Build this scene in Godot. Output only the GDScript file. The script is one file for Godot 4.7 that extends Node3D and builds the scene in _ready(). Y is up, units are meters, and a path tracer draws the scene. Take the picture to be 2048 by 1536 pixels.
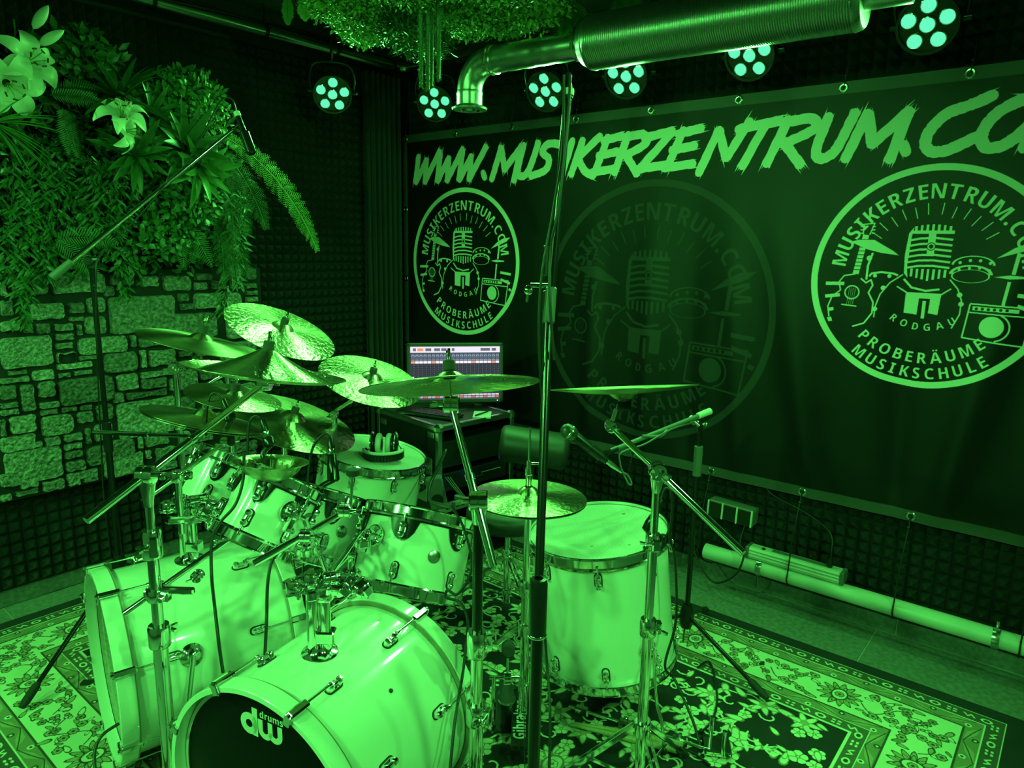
extends Node3D

var M := {}
var rng := RandomNumberGenerator.new()
var taken := {}
var foam_mesh: ArrayMesh
var bold: SystemFont
const FRONT := Vector3(3.5, 1.6, 3.2)  # the open side of the room, which badges, prints and the screen face


func _ready() -> void:
	rng.seed = 7
	# camera, surroundings, exposure
	var cam := Camera3D.new()
	cam.name = "camera"
	cam.transform = Transform3D(Basis(Vector3(0.770857, 0.018860, -0.636729), Vector3(-0.136201, 0.981326, -0.135826), Vector3(0.622277, 0.191426, 0.759030)), Vector3(3.516, 1.6, 3.188))
	cam.fov = 56.9620
	cam.near = 0.02
	add_child(cam)
	cam.current = true
	var we := WorldEnvironment.new()
	we.name = "surroundings"
	var env := Environment.new()
	env.background_mode = Environment.BG_COLOR
	env.background_color = Color(0, 0, 0)
	env.tonemap_mode = Environment.TONE_MAPPER_LINEAR
	env.tonemap_exposure = 1.36
	env.sdfgi_enabled = true
	env.ssao_enabled = true
	env.ssil_enabled = true
	we.environment = env
	add_child(we)
	bold = SystemFont.new()
	bold.font_names = PackedStringArray(["Droid Sans"])
	bold.font_weight = 700
	make_materials()
	# lamps: the stage lights that the photograph shows, then those on the walls behind the camera
	make_stage_lights()
	make_room()
	make_banner()
	make_rug()
	make_stone_panel()
	make_services()
	make_kit()
	make_stands()
	make_microphones()
	make_rack()
	make_plants()



# ---------------------------------------------------------------- mesh building
class MB:
	var v := PackedVector3Array()
	var n := PackedVector3Array()
	var t := PackedVector2Array()
	var ix := PackedInt32Array()

	func vert(p: Vector3, nn: Vector3, uv := Vector2.ZERO) -> int:
		v.append(p)
		n.append(nn)
		t.append(uv)
		return v.size() - 1

	func face(a: int, b: int, c: int) -> void:
		var g := (v[b] - v[a]).cross(v[c] - v[a])
		if g.dot(n[a] + n[b] + n[c]) > 0.0:
			ix.append(a)
			ix.append(c)
			ix.append(b)
		else:
			ix.append(a)
			ix.append(b)
			ix.append(c)

	func flat(pts: Array, out := Vector3.ZERO, uvs := []) -> void:
		# a flat convex polygon, normal turned towards out
		var nn: Vector3 = (pts[1] - pts[0]).cross(pts[2] - pts[0]).normalized()
		if nn.dot(out) < 0.0:
			nn = -nn
		var b := v.size()
		for i in pts.size():
			vert(pts[i], nn, uvs[i] if uvs.size() else Vector2.ZERO)
		for i in range(1, pts.size() - 1):
			face(b, b + i, b + i + 1)

	func lathe(prof: Array, seg := 32, x := Transform3D(), crease := 40.0, from := 0.0, to := TAU) -> void:
		# prof: Vector2(radius, height) from one end to the other; the solid's outside lies to the right of the path
		var m := prof.size()
		var sn := []
		var run := [0.0]
		for i in m - 1:
			var d: Vector2 = prof[i + 1] - prof[i]
			run.append(run[i] + d.length())
			sn.append(Vector2(d.y, -d.x).normalized())
		var tot: float = maxf(run[m - 1], 1e-6)
		var cr := cos(deg_to_rad(crease))
		var bn := x.basis
		for i in m - 1:
			var n0: Vector2 = sn[i]
			var n1: Vector2 = sn[i]
			if i > 0 and sn[i - 1].dot(sn[i]) > cr:
				n0 = (sn[i - 1] + sn[i]).normalized()
			if i < m - 2 and sn[i + 1].dot(sn[i]) > cr:
				n1 = (sn[i + 1] + sn[i]).normalized()
			var b := v.size()
			for k in seg + 1:
				var a := from + (to - from) * k / seg
				var c := cos(a)
				var s := sin(a)
				vert(x * Vector3(prof[i].x * c, prof[i].y, prof[i].x * s), (bn * Vector3(n0.x * c, n0.y, n0.x * s)).normalized(), Vector2(float(k) / seg, run[i] / tot))
				vert(x * Vector3(prof[i + 1].x * c, prof[i + 1].y, prof[i + 1].x * s), (bn * Vector3(n1.x * c, n1.y, n1.x * s)).normalized(), Vector2(float(k) / seg, run[i + 1] / tot))
			for k in seg:
				var q := b + k * 2
				if prof[i].x > 1e-6:
					face(q, q + 1, q + 2)
				if prof[i + 1].x > 1e-6:
					face(q + 1, q + 3, q + 2)

	func cyl(a: Vector3, b: Vector3, r: float, seg := 12, r2 := -1.0, bev := 0.0) -> void:
		if r2 < 0.0:
			r2 = r
		var h := a.distance_to(b)
		var x := Transform3D(MB.frame((b - a) / h), a)
		var e := minf(bev, minf(r, h) * 0.45)
		if e > 0.0:
			lathe([Vector2(0, 0), Vector2(r - e, 0), Vector2(r, e), Vector2(r2, h - e), Vector2(r2 - e, h), Vector2(0, h)], seg, x)
		else:
			lathe([Vector2(0, 0), Vector2(r, 0), Vector2(r2, h), Vector2(0, h)], seg, x)

	static func frame(d: Vector3) -> Basis:
		# a basis whose y axis is d
		d = d.normalized()
		var s := Vector3(0, 0, 1) if absf(d.z) < 0.9 else Vector3(1, 0, 0)
		var xx := d.cross(s).normalized()
		var zz := xx.cross(d).normalized()
		return Basis(xx, d, zz)

	func ball(c: Vector3, r: float, seg := 12, sq := 1.0) -> void:
		var p := []
		var m: int = maxi(4, seg / 2)
		for i in m + 1:
			var a := -PI / 2 + PI * i / m
			p.append(Vector2(maxf(r * cos(a), 0.0), r * sq * sin(a)))
		lathe(p, seg, Transform3D(Basis(), c), 80.0)

	func tube(pts: Array, r, seg := 8, caps := true) -> void:
		# a round tube through pts; r is a number or one radius for each point
		var m := pts.size()
		var tang := []
		for i in m:
			var d: Vector3 = pts[mini(i + 1, m - 1)] - pts[maxi(i - 1, 0)]
			tang.append(d.normalized() if d.length() > 1e-9 else Vector3.UP)
		var fr := MB.frame(tang[0])
		var b := v.size()
		for i in m:
			if i > 0:
				var ax: Vector3 = tang[i - 1].cross(tang[i])
				if ax.length() > 1e-6:
					fr = Basis(ax.normalized(), tang[i - 1].angle_to(tang[i])) * fr
			var rr: float = r[i] if r is Array else r
			for k in seg + 1:
				var a := TAU * k / seg
				var o: Vector3 = fr.x * cos(a) + fr.z * sin(a)
				vert(pts[i] + o * rr, o, Vector2(float(k) / seg, float(i) / (m - 1)))
		for i in m - 1:
			for k in seg:
				var q := b + i * (seg + 1) + k
				face(q, q + seg + 1, q + 1)
				face(q + 1, q + seg + 1, q + seg + 2)
		if caps:
			for e in [0, m - 1]:
				var rr: float = r[e] if r is Array else r
				if rr < 1e-4:
					continue
				var nn: Vector3 = -tang[0] if e == 0 else tang[m - 1]
				var c := vert(pts[e], nn)
				for k in seg:
					var q0: Vector3 = v[b + e * (seg + 1) + k]
					var q1: Vector3 = v[b + e * (seg + 1) + k + 1]
					face(c, vert(q0, nn), vert(q1, nn))

	func box(x: Transform3D, s: Vector3, bev := 0.0) -> void:
		# a box of size s about x's origin with chamfered edges
		var h := s * 0.5
		var e := minf(bev, minf(h.x, minf(h.y, h.z)) * 0.9)
		var axes := [Vector3.RIGHT, Vector3.UP, Vector3.BACK]
		for a in 3:
			for sg in [-1.0, 1.0]:
				var o: Vector3 = axes[a] * sg
				var u: Vector3 = axes[(a + 1) % 3]
				var w: Vector3 = axes[(a + 2) % 3]
				var hu: float = h[(a + 1) % 3] - e
				var hw: float = h[(a + 2) % 3] - e
				var c: Vector3 = o * h[a]
				flat([x * (c - u * hu - w * hw), x * (c + u * hu - w * hw), x * (c + u * hu + w * hw), x * (c - u * hu + w * hw)], x.basis * o, [Vector2(0, 0), Vector2(1, 0), Vector2(1, 1), Vector2(0, 1)])
		if e <= 0.0:
			return
		for a in 3:
			var b := (a + 1) % 3
			var c := (a + 2) % 3
			for sa in [-1.0, 1.0]:
				for sb in [-1.0, 1.0]:
					var p := []
					for k in [[0, -1], [1, -1], [1, 1], [0, 1]]:
						var q := Vector3.ZERO
						q[a] = sa * (h[a] - (e if k[0] else 0.0))
						q[b] = sb * (h[b] - (0.0 if k[0] else e))
						q[c] = k[1] * (h[c] - e)
						p.append(x * q)
					var o := Vector3.ZERO
					o[a] = sa
					o[b] = sb
					flat(p, x.basis * o)
		for sx in [-1.0, 1.0]:
			for sy in [-1.0, 1.0]:
				for sz in [-1.0, 1.0]:
					var sgn := Vector3(sx, sy, sz)
					var c := sgn * h
					flat([x * (c - sgn * Vector3(0, e, e)), x * (c - sgn * Vector3(e, 0, e)), x * (c - sgn * Vector3(e, e, 0))], x.basis * sgn)

	func prism(poly: PackedVector2Array, z0: float, z1: float, x := Transform3D(), inset := 0.0) -> void:
		# a polygon in the xy plane, extruded from z0 to z1; the z1 side may be drawn in by inset
		var tr := Geometry2D.triangulate_polygon(poly)
		var top := poly
		if inset > 0.0:
			var c := Vector2.ZERO
			for p in poly:
				c += p / poly.size()
			top = PackedVector2Array()
			for p in poly:
				top.append(p + (c - p).normalized() * minf(inset, (c - p).length() * 0.5))
		for e in 2:
			var zz := z0 if e == 0 else z1
			var nn: Vector3 = (x.basis * Vector3(0, 0, -1.0 if (zz < maxf(z0, z1)) else 1.0)).normalized()
			var b := v.size()
			var use := poly if e == 0 else top
			for p in use:
				vert(x * Vector3(p.x, p.y, zz), nn, p)
			for i in range(0, tr.size(), 3):
				face(b + tr[i], b + tr[i + 1], b + tr[i + 2])
		var cw := Geometry2D.is_polygon_clockwise(poly)
		for i in poly.size():
			var j := (i + 1) % poly.size()
			var d := poly[j] - poly[i]
			var o := Vector3(d.y, -d.x, 0) * (-1.0 if cw else 1.0)
			flat([x * Vector3(poly[i].x, poly[i].y, z0), x * Vector3(poly[j].x, poly[j].y, z0), x * Vector3(top[j].x, top[j].y, z1), x * Vector3(top[i].x, top[i].y, z1)], x.basis * o)

	func grid(nu: int, nv: int, fn: Callable, toward := Vector3.ZERO) -> void:
		# a smooth sheet; fn(u, v) gives a point
		var b := v.size()
		var p := []
		for j in nv + 1:
			for i in nu + 1:
				p.append(fn.call(float(i) / nu, float(j) / nv))
		for j in nv + 1:
			for i in nu + 1:
				var du: Vector3 = p[j * (nu + 1) + mini(i + 1, nu)] - p[j * (nu + 1) + maxi(i - 1, 0)]
				var dv: Vector3 = p[mini(j + 1, nv) * (nu + 1) + i] - p[maxi(j - 1, 0) * (nu + 1) + i]
				var nn := du.cross(dv).normalized()
				if toward != Vector3.ZERO and nn.dot(toward) < 0.0:
					nn = -nn
				vert(p[j * (nu + 1) + i], nn, Vector2(float(i) / nu, float(j) / nv))
		for j in nv:
			for i in nu:
				var q := b + j * (nu + 1) + i
				face(q, q + 1, q + nu + 1)
				face(q + 1, q + nu + 2, q + nu + 1)

	func leaf(base: Vector3, d: Vector3, up: Vector3, ln: float, w: float, bend := 0.3, seg := 4, fold := 0.15) -> void:
		# a pointed blade that starts along d and bends away from up
		var side := d.cross(up).normalized()
		var p := base
		var dir := d.normalized()
		var b := v.size()
		for i in seg + 1:
			var f := float(i) / seg
			var ww: float = w * 0.5 * pow(sin(PI * pow(clampf(f * 0.93 + 0.05, 0, 1), 0.75)), 0.8) if f < 1.0 else 0.0008
			var nn := side.cross(dir).normalized()
			if nn.dot(up) < 0.0:
				nn = -nn
			vert(p - side * ww + nn * ww * fold, (nn + side * fold).normalized(), Vector2(0, f))
			vert(p, nn, Vector2(0.5, f))
			vert(p + side * ww + nn * ww * fold, (nn - side * fold).normalized(), Vector2(1, f))
			p += dir * ln / seg
			dir = (dir - up * bend / seg * 1.6).normalized()
		for i in seg:
			var q := b + i * 3
			for k in 2:
				face(q + k, q + k + 1, q + k + 3)
				face(q + k + 1, q + k + 4, q + k + 3)

	func mesh() -> ArrayMesh:
		var a := []
		a.resize(Mesh.ARRAY_MAX)
		a[Mesh.ARRAY_VERTEX] = v
		a[Mesh.ARRAY_NORMAL] = n
		a[Mesh.ARRAY_TEX_UV] = t
		a[Mesh.ARRAY_INDEX] = ix
		var am := ArrayMesh.new()
		am.add_surface_from_arrays(Mesh.PRIMITIVE_TRIANGLES, a)
		return am


# ---------------------------------------------------------------- nodes
func numbered(called: String) -> String:
	var k: int = taken.get(called, 0)
	taken[called] = k + 1
	return called if k == 0 else "%s_%03d" % [called, k]


func tag(o: Node, label: String, category: String, group := "") -> Node:
	o.set_meta("label", label)
	o.set_meta("category", category)
	if group:
		o.set_meta("group", group)
	return o


func thing(called: String, label: String, category: String, at := Vector3.ZERO, group := "", b := Basis()) -> Node3D:
	var o := Node3D.new()
	o.name = numbered(called)
	o.transform = Transform3D(b, at)
	add_child(o)
	tag(o, label, category, group)
	return o


func setting(called: String, mb: MB, mat: Material, kind := "structure") -> MeshInstance3D:
	var o := MeshInstance3D.new()
	o.name = called
	o.mesh = mb.mesh()
	o.material_override = mat
	o.set_meta("kind", kind)
	add_child(o)
	return o


func put(parent: Node3D, called: String, mesh: Mesh, mat: Material, x := Transform3D()) -> MeshInstance3D:
	var o := MeshInstance3D.new()
	o.name = called
	o.mesh = mesh
	o.material_override = mat
	o.transform = x
	parent.add_child(o, true)
	return o


func part(parent: Node3D, called: String, mb: MB, mat: Material) -> MeshInstance3D:
	# mb is in the parent thing's own space
	return put(parent, called, mb.mesh(), mat)


func wpart(parent: Node3D, called: String, mb: MB, mat: Material) -> MeshInstance3D:
	# mb is in world space; parent is a thing (or a part of one) that is only moved
	var p := Vector3.ZERO
	var q: Node3D = parent
	while q != self:
		p += q.position
		q = q.get_parent()
	for i in mb.v.size():
		mb.v[i] -= p
	return put(parent, called, mb.mesh(), mat)


func curve(pts: Array, per := 6) -> Array:
	# a smooth line through pts
	var out := []
	var m := pts.size()
	for i in m - 1:
		var a: Vector3 = pts[maxi(i - 1, 0)]
		var b: Vector3 = pts[i]
		var c: Vector3 = pts[i + 1]
		var d: Vector3 = pts[mini(i + 2, m - 1)]
		for k in per:
			out.append(b.cubic_interpolate(c, a, d, float(k) / per))
	out.append(pts[m - 1])
	return out


func along(d: Vector3, hint := Vector3.UP) -> Basis:
	# y axis along d, z axis as near to hint as can be
	d = d.normalized()
	var z := (hint - d * hint.dot(d))
	z = z.normalized() if z.length() > 1e-4 else MB.frame(d).z
	return Basis(d.cross(z), d, z)


func letters(text: String, size: float) -> Array:
	# flat triangles of a line of text: [triangle corners as Vector2, width]
	var tm := TextMesh.new()
	tm.font = bold
	tm.text = text
	tm.font_size = 64
	tm.pixel_size = 1.0 / 64.0
	tm.depth = 0.0
	tm.curve_step = 1.0
	var a := tm.surface_get_arrays(0)
	var vs: PackedVector3Array = a[Mesh.ARRAY_VERTEX]
	var id: PackedInt32Array = a[Mesh.ARRAY_INDEX] if a[Mesh.ARRAY_INDEX] != null else PackedInt32Array(range(vs.size()))
	var out := PackedVector2Array()
	for i in id:
		out.append(Vector2(vs[i].x, vs[i].y) * size)
	return [out, tm.get_aabb().size.x * size]


func letter_mesh(text: String, size: float, to: Callable, nrm: Callable) -> ArrayMesh:
	var l := letters(text, size)
	var mb := MB.new()
	var p: PackedVector2Array = l[0]
	for i in range(0, p.size() - 2, 3):
		if absf((p[i + 1] - p[i]).cross(p[i + 2] - p[i])) < 1e-12:
			continue
		var b := mb.v.size()
		for k in 3:
			mb.vert(to.call(p[i + k]), nrm.call(p[i + k]))
		mb.face(b, b + 1, b + 2)
	return mb.mesh()


# ---------------------------------------------------------------- pictures
class Pen:
	# fills shapes into an Image, a span at a time
	var im: Image
	var w: int
	var h: int

	func _init(ww: int, hh: int, c: Color) -> void:
		w = ww
		h = hh
		im = Image.create(w, h, false, Image.FORMAT_RGB8)
		im.fill(c)

	func poly(p, c: Color) -> void:
		var y0 := h
		var y1 := 0
		for q in p:
			y0 = mini(y0, int(floor(q.y)))
			y1 = maxi(y1, int(ceil(q.y)))
		for y in range(maxi(y0, 0), mini(y1 + 1, h)):
			var yy := y + 0.5
			var xs := []
			for i in p.size():
				var a: Vector2 = p[i]
				var b: Vector2 = p[(i + 1) % p.size()]
				if (a.y <= yy) != (b.y <= yy):
					xs.append(a.x + (b.x - a.x) * (yy - a.y) / (b.y - a.y))
			xs.sort()
			for i in range(0, xs.size() - 1, 2):
				var x0 := int(round(xs[i]))
				var x1 := int(round(xs[i + 1]))
				if x1 > x0:
					im.fill_rect(Rect2i(x0, y, x1 - x0, 1), c)

	func disc(c: Vector2, r: float, col: Color, sy := 1.0, turn := 0.0) -> void:
		var p := []
		for i in 28:
			var q := Vector2(cos(TAU * i / 28) * r, sin(TAU * i / 28) * r * sy)
			p.append(c + q.rotated(turn))
		poly(p, col)

	func line(pts: Array, wd: float, c: Color) -> void:
		for i in pts.size() - 1:
			var a: Vector2 = pts[i]
			var b: Vector2 = pts[i + 1]
			var s := (b - a).orthogonal().normalized() * wd * 0.5
			poly([a + s, b + s, b - s, a - s], c)
			if i > 0:
				disc(a, wd * 0.5, c)

	func arc(c: Vector2, r: float, a0: float, a1: float, wd: float, col: Color, sy := 1.0) -> void:
		var o := []
		var i_ := []
		var m: int = maxi(8, int(absf(a1 - a0) * 20))
		for k in m + 1:
			var a := a0 + (a1 - a0) * k / m
			o.append(c + Vector2(cos(a), sin(a) * sy) * (r + wd * 0.5))
			i_.append(c + Vector2(cos(a), sin(a) * sy) * (r - wd * 0.5))
		for k in m:
			poly([o[k], o[k + 1], i_[k + 1], i_[k]], col)



# ---------------------------------------------------------------- materials
func noise_tex(freq: float, oct: int, sd: int, px := 256, normal := false, bump := 4.0, ramp: Gradient = null, kind := FastNoiseLite.TYPE_SIMPLEX_SMOOTH) -> NoiseTexture2D:
	var f := FastNoiseLite.new()
	f.seed = sd
	f.noise_type = kind
	f.frequency = freq
	f.fractal_octaves = oct
	var t := NoiseTexture2D.new()
	t.width = px
	t.height = px
	t.seamless = true
	t.noise = f
	t.as_normal_map = normal
	t.bump_strength = bump
	if ramp:
		t.color_ramp = ramp
	return t


func two(a: float, b: float) -> Gradient:
	var g := Gradient.new()
	g.set_color(0, Color(a, a, a))
	g.set_color(1, Color(b, b, b))
	return g


func mat(c: Color, rough: float, metal := 0.0, spec := 0.5) -> StandardMaterial3D:
	var m := StandardMaterial3D.new()
	m.albedo_color = c
	m.roughness = rough
	m.metallic = metal
	m.metallic_specular = spec
	m.cull_mode = BaseMaterial3D.CULL_DISABLED
	return m


func lin(r: float, g: float, b: float) -> Color:
	return Color(r, g, b).linear_to_srgb()


func triplanar(m: StandardMaterial3D, scale: float, albedo: Texture2D = null, height: Texture2D = null, hs := 0.3) -> StandardMaterial3D:
	m.uv1_triplanar = true
	m.uv1_world_triplanar = true
	m.uv1_scale = Vector3.ONE * scale
	if albedo:
		m.albedo_texture = albedo
	if height:
		m.heightmap_enabled = true
		m.heightmap_texture = height
		m.heightmap_scale = hs
	return m


func make_materials() -> void:
	var speck := noise_tex(0.06, 4, 3, 512, false, 4.0, two(0.72, 1.0))
	var coarse := noise_tex(0.02, 5, 5, 512, false, 4.0, two(0.0, 1.0))
	var fine := noise_tex(0.15, 3, 9, 512, false, 4.0, two(0.0, 1.0))
	M.foam = triplanar(mat(lin(0.022, 0.022, 0.024), 0.95), 3.0, speck)
	M.pale_wall = mat(lin(0.36, 0.35, 0.335), 0.9)
	M.wall = mat(lin(0.03, 0.03, 0.032), 0.95)
	M.ceiling = triplanar(mat(lin(0.10, 0.10, 0.10), 0.9), 2.0, speck)
	M.tile = triplanar(mat(lin(0.27, 0.27, 0.27), 0.42), 1.2, speck)
	M.grout = mat(lin(0.5, 0.5, 0.48), 0.9)
	M.skirting = triplanar(mat(lin(0.24, 0.24, 0.24), 0.42), 1.2, speck)
	M.curtain = triplanar(mat(lin(0.045, 0.045, 0.05), 0.95), 4.0, speck)
	M.white = mat(lin(0.80, 0.80, 0.78), 0.22)
	M.white.clearcoat_enabled = true
	M.white.clearcoat = 0.6
	M.white.clearcoat_roughness = 0.06
	M.inner = triplanar(mat(lin(0.62, 0.58, 0.5), 0.55), 3.0, speck)
	M.gap_shade = mat(lin(0.30, 0.27, 0.2), 0.45)  # shading of the gap behind the bass drum hoops, given as a colour
	M.head = triplanar(mat(lin(0.72, 0.72, 0.70), 0.5), 6.0, speck)
	M.head_black = mat(lin(0.005, 0.005, 0.005), 0.4, 0.0, 0.25)
	M.print_white = mat(lin(0.75, 0.75, 0.72), 0.5)
	M.print_black = mat(lin(0.01, 0.01, 0.01), 0.5)
	M.chrome = mat(lin(0.88, 0.88, 0.88), 0.09, 1.0)
	M.steel = mat(lin(0.6, 0.6, 0.6), 0.22, 1.0)
	M.galvanised = triplanar(mat(lin(0.62, 0.63, 0.62), 0.3, 1.0), 5.0, speck)
	M.black = mat(lin(0.012, 0.012, 0.012), 0.32)
	M.black_metal = mat(lin(0.009, 0.009, 0.009), 0.22, 0.0, 0.5)
	M.rubber = mat(lin(0.015, 0.015, 0.015), 0.7)
	M.cable = mat(lin(0.014, 0.014, 0.014), 0.45)
	M.grey_plastic = mat(lin(0.13, 0.13, 0.13), 0.42)
	M.dark_plastic = mat(lin(0.05, 0.05, 0.05), 0.4)
	M.light_plastic = mat(lin(0.6, 0.6, 0.58), 0.4)
	M.felt = mat(lin(0.05, 0.05, 0.05), 1.0)
	M.wood = triplanar(mat(lin(0.62, 0.48, 0.28), 0.45), 4.0, speck)
	M.leather = triplanar(mat(lin(0.05, 0.05, 0.05), 0.38), 12.0, speck, fine, 0.05)
	M.cymbal = mat(lin(0.72, 0.66, 0.46), 0.26, 1.0)
	M.cymbal.anisotropy_enabled = true
	M.cymbal.anisotropy = -0.85
	M.cymbal.normal_enabled = true
	M.cymbal.normal_texture = noise_tex(0.02, 3, 61, 512, true, 6.0)
	M.cymbal.normal_scale = 0.35
	M.cymbal.uv1_scale = Vector3(3, 2, 1)
	M.cymbal.albedo_texture = noise_tex(0.012, 3, 21, 512, false, 4.0, two(0.86, 1.0))
	M.cymbal.roughness = 0.3
	M.cymbal_raw = mat(lin(0.44, 0.40, 0.26), 0.42, 1.0)
	M.cymbal_raw.anisotropy_enabled = true
	M.cymbal_raw.anisotropy = -0.8
	M.cymbal_raw.albedo_texture = noise_tex(0.012, 4, 22, 512, false, 4.0, two(0.7, 1.0))
	M.mortar = triplanar(mat(lin(0.022, 0.022, 0.021), 0.95), 4.0, speck)
	M.stones = []
	for i in 5:
		var g: float = [0.25, 0.36, 0.46, 0.56, 0.32][i]
		var m := triplanar(mat(lin(g, g * 0.97, g * 0.9), 0.85), [3.1, 2.6, 3.7, 2.9, 3.3][i], noise_tex(0.03, 5, 40 + i, 512, false, 4.0, two(0.45, 1.0)), coarse, 1.4)
		M.stones.append(m)
	M.mesh_grille = triplanar(mat(lin(0.28, 0.28, 0.28), 0.4, 0.6), 60.0, noise_tex(0.3, 1, 77, 64, false, 4.0, two(0.3, 1.0)))
	# plants: real greens, lit by green lamps
	M.leaf_mid = leafy(lin(0.035, 0.10, 0.025))
	M.leaf_light = leafy(lin(0.08, 0.20, 0.05))
	M.leaf_bright = leafy(lin(0.22, 0.40, 0.11))
	M.petal = leafy(lin(0.78, 0.78, 0.68))
	M.stamen = mat(lin(0.10, 0.05, 0.02), 0.8)
	M.branch = mat(lin(0.05, 0.045, 0.03), 0.9)


func leafy(c: Color) -> StandardMaterial3D:
	var m := mat(c, 0.38)
	m.backlight_enabled = true
	m.backlight = c * 0.35
	return m


func glow(c: Color, e: float) -> StandardMaterial3D:
	var m := mat(Color(0.02, 0.02, 0.02), 0.3)
	m.emission_enabled = true
	m.emission = c
	m.emission_energy_multiplier = e
	return m


# ---------------------------------------------------------------- stage lights
func make_stage_lights() -> void:
	# housing, face plate, six lenses, yoke; built once, aimed along local -z
	var body := MB.new()
	var back := Transform3D(Basis(Vector3.RIGHT, PI / 2), Vector3.ZERO)
	body.lathe([Vector2(0, 0.11), Vector2(0.055, 0.11), Vector2(0.075, 0.095), Vector2(0.092, 0.03), Vector2(0.097, 0.0), Vector2(0.097, -0.016), Vector2(0.088, -0.016), Vector2(0.086, -0.004), Vector2(0, -0.004)], 36, back)
	var bm := body.mesh()
	var spots := [Vector2.ZERO]
	for k in 5:
		spots.append(Vector2(0.061, 0).rotated(TAU * k / 5 + 0.35))
	var ringm := MB.new()
	ringm.lathe([Vector2(0.021, -0.004), Vector2(0.0265, -0.004), Vector2(0.0265, -0.011), Vector2(0.0235, -0.0125), Vector2(0.021, -0.009)], 20, back)
	var rm := ringm.mesh()
	var lens := MB.new()
	lens.lathe([Vector2(0, -0.0125), Vector2(0.011, -0.0115), Vector2(0.02, -0.0075), Vector2(0.0222, -0.0045)], 20, back)
	var lm := lens.mesh()
	var yoke := MB.new()
	yoke.tube(curve([Vector3(-0.103, -0.005, 0.04), Vector3(-0.11, 0.06, 0.05), Vector3(-0.085, 0.125, 0.055), Vector3(0, 0.14, 0.055), Vector3(0.085, 0.125, 0.055), Vector3(0.11, 0.06, 0.05), Vector3(0.103, -0.005, 0.04)]), 0.008, 6)
	yoke.cyl(Vector3(0, 0.135, 0.055), Vector3(0, 0.2, 0.055), 0.008, 8)
	yoke.cyl(Vector3(-0.125, -0.005, 0.04), Vector3(-0.095, -0.005, 0.04), 0.014, 10, -1, 0.002)
	yoke.cyl(Vector3(0.095, -0.005, 0.04), Vector3(0.125, -0.005, 0.04), 0.014, 10, -1, 0.002)
	var ym := yoke.mesh()
	var led := glow(lin(0.12, 0.85, 0.46), 0.85)
	var lampc := lin(0.115, 1.0, 0.135)
	var where := [
		["black stage light with six lit lenses high on the left foam wall", Vector3(0.35, 2.3461, 0.8207), Vector3(2.3, 0.9, 2.2), 1.0],
		["black stage light with six lit lenses left of the hanging duct elbow", Vector3(0.5638, 2.359, 0.3), Vector3(2.2, 0.9, 2.6), 1.0],
		["black stage light with six lit lenses just right of the duct elbow", Vector3(1.3253, 2.3365, 0.3), Vector3(2.0, 0.9, 2.6), 1.0],
		["black stage light with six lit lenses under the left end of the wide duct", Vector3(1.7702, 2.3482, 0.3), Vector3(2.4, 0.9, 2.8), 1.0],
		["black stage light with six lit lenses under the middle of the wide duct", Vector3(2.3277, 2.3554, 0.3), Vector3(2.6, 0.9, 2.8), 1.0],
		["black stage light with six lit lenses right of the duct, nearest the camera", Vector3(2.9431, 2.3657, 0.3), Vector3(3.0, 1.0, 2.9), 1.0],
		["stage light on the wall behind the camera, far left", Vector3(0.55, 2.42, 4.4), Vector3(1.25, 0.35, 1.9), 3.6],
		["stage light on the wall behind the camera, left of the middle", Vector3(1.5, 2.42, 4.4), Vector3(1.7, 0.5, 1.8), 2.6],
		["stage light on the wall behind the camera, right of the middle", Vector3(2.6, 2.42, 4.4), Vector3(1.9, 0.6, 1.7), 2.6],
		["stage light on the right wall beside the banner", Vector3(4.6, 2.42, 1.2), Vector3(2.2, 0.6, 1.4), 2.2],
		["stage light on the right wall beside the camera", Vector3(4.6, 2.42, 2.4), Vector3(1.9, 0.6, 1.7), 2.6],
	]
	for w in where:
		var b := Basis.looking_at(w[2] - w[1], Vector3.UP)
		var t := thing("stage_light", w[0], "stage light", w[1], "LED stage lights around the room", b)
		put(t, "housing", bm, M.black)
		put(t, "yoke", ym, M.black_metal)
		var hang := MB.new()
		var top: Vector3 = t.transform * Vector3(0, 0.2, 0.055)
		hang.cyl(t.transform.affine_inverse() * top, t.transform.affine_inverse() * Vector3(top.x, RH, top.z), 0.007, 8)
		part(t, "hanger", hang, M.black_metal)
		for s in spots:
			var r := put(t, "lens_ring", rm, M.chrome, Transform3D(Basis(), Vector3(s.x, s.y, 0)))
			put(r, "lens", lm, led)
		var l := SpotLight3D.new()
		l.name = "beam"
		l.light_color = lampc
		l.light_energy = w[3]
		l.spot_angle = 76.0 if w[1].z < 1.0 and w[1].x < 4.0 else 46.0
		l.spot_angle_attenuation = 0.7
		l.spot_range = 9.0
		l.spot_attenuation = 2.0
		l.light_size = 0.07
		l.shadow_enabled = true
		l.position = Vector3(0, 0, -0.03)
		t.add_child(l)


# ---------------------------------------------------------------- room
const RX := 4.85
const RZ := 4.65
const RH := 2.76


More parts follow.
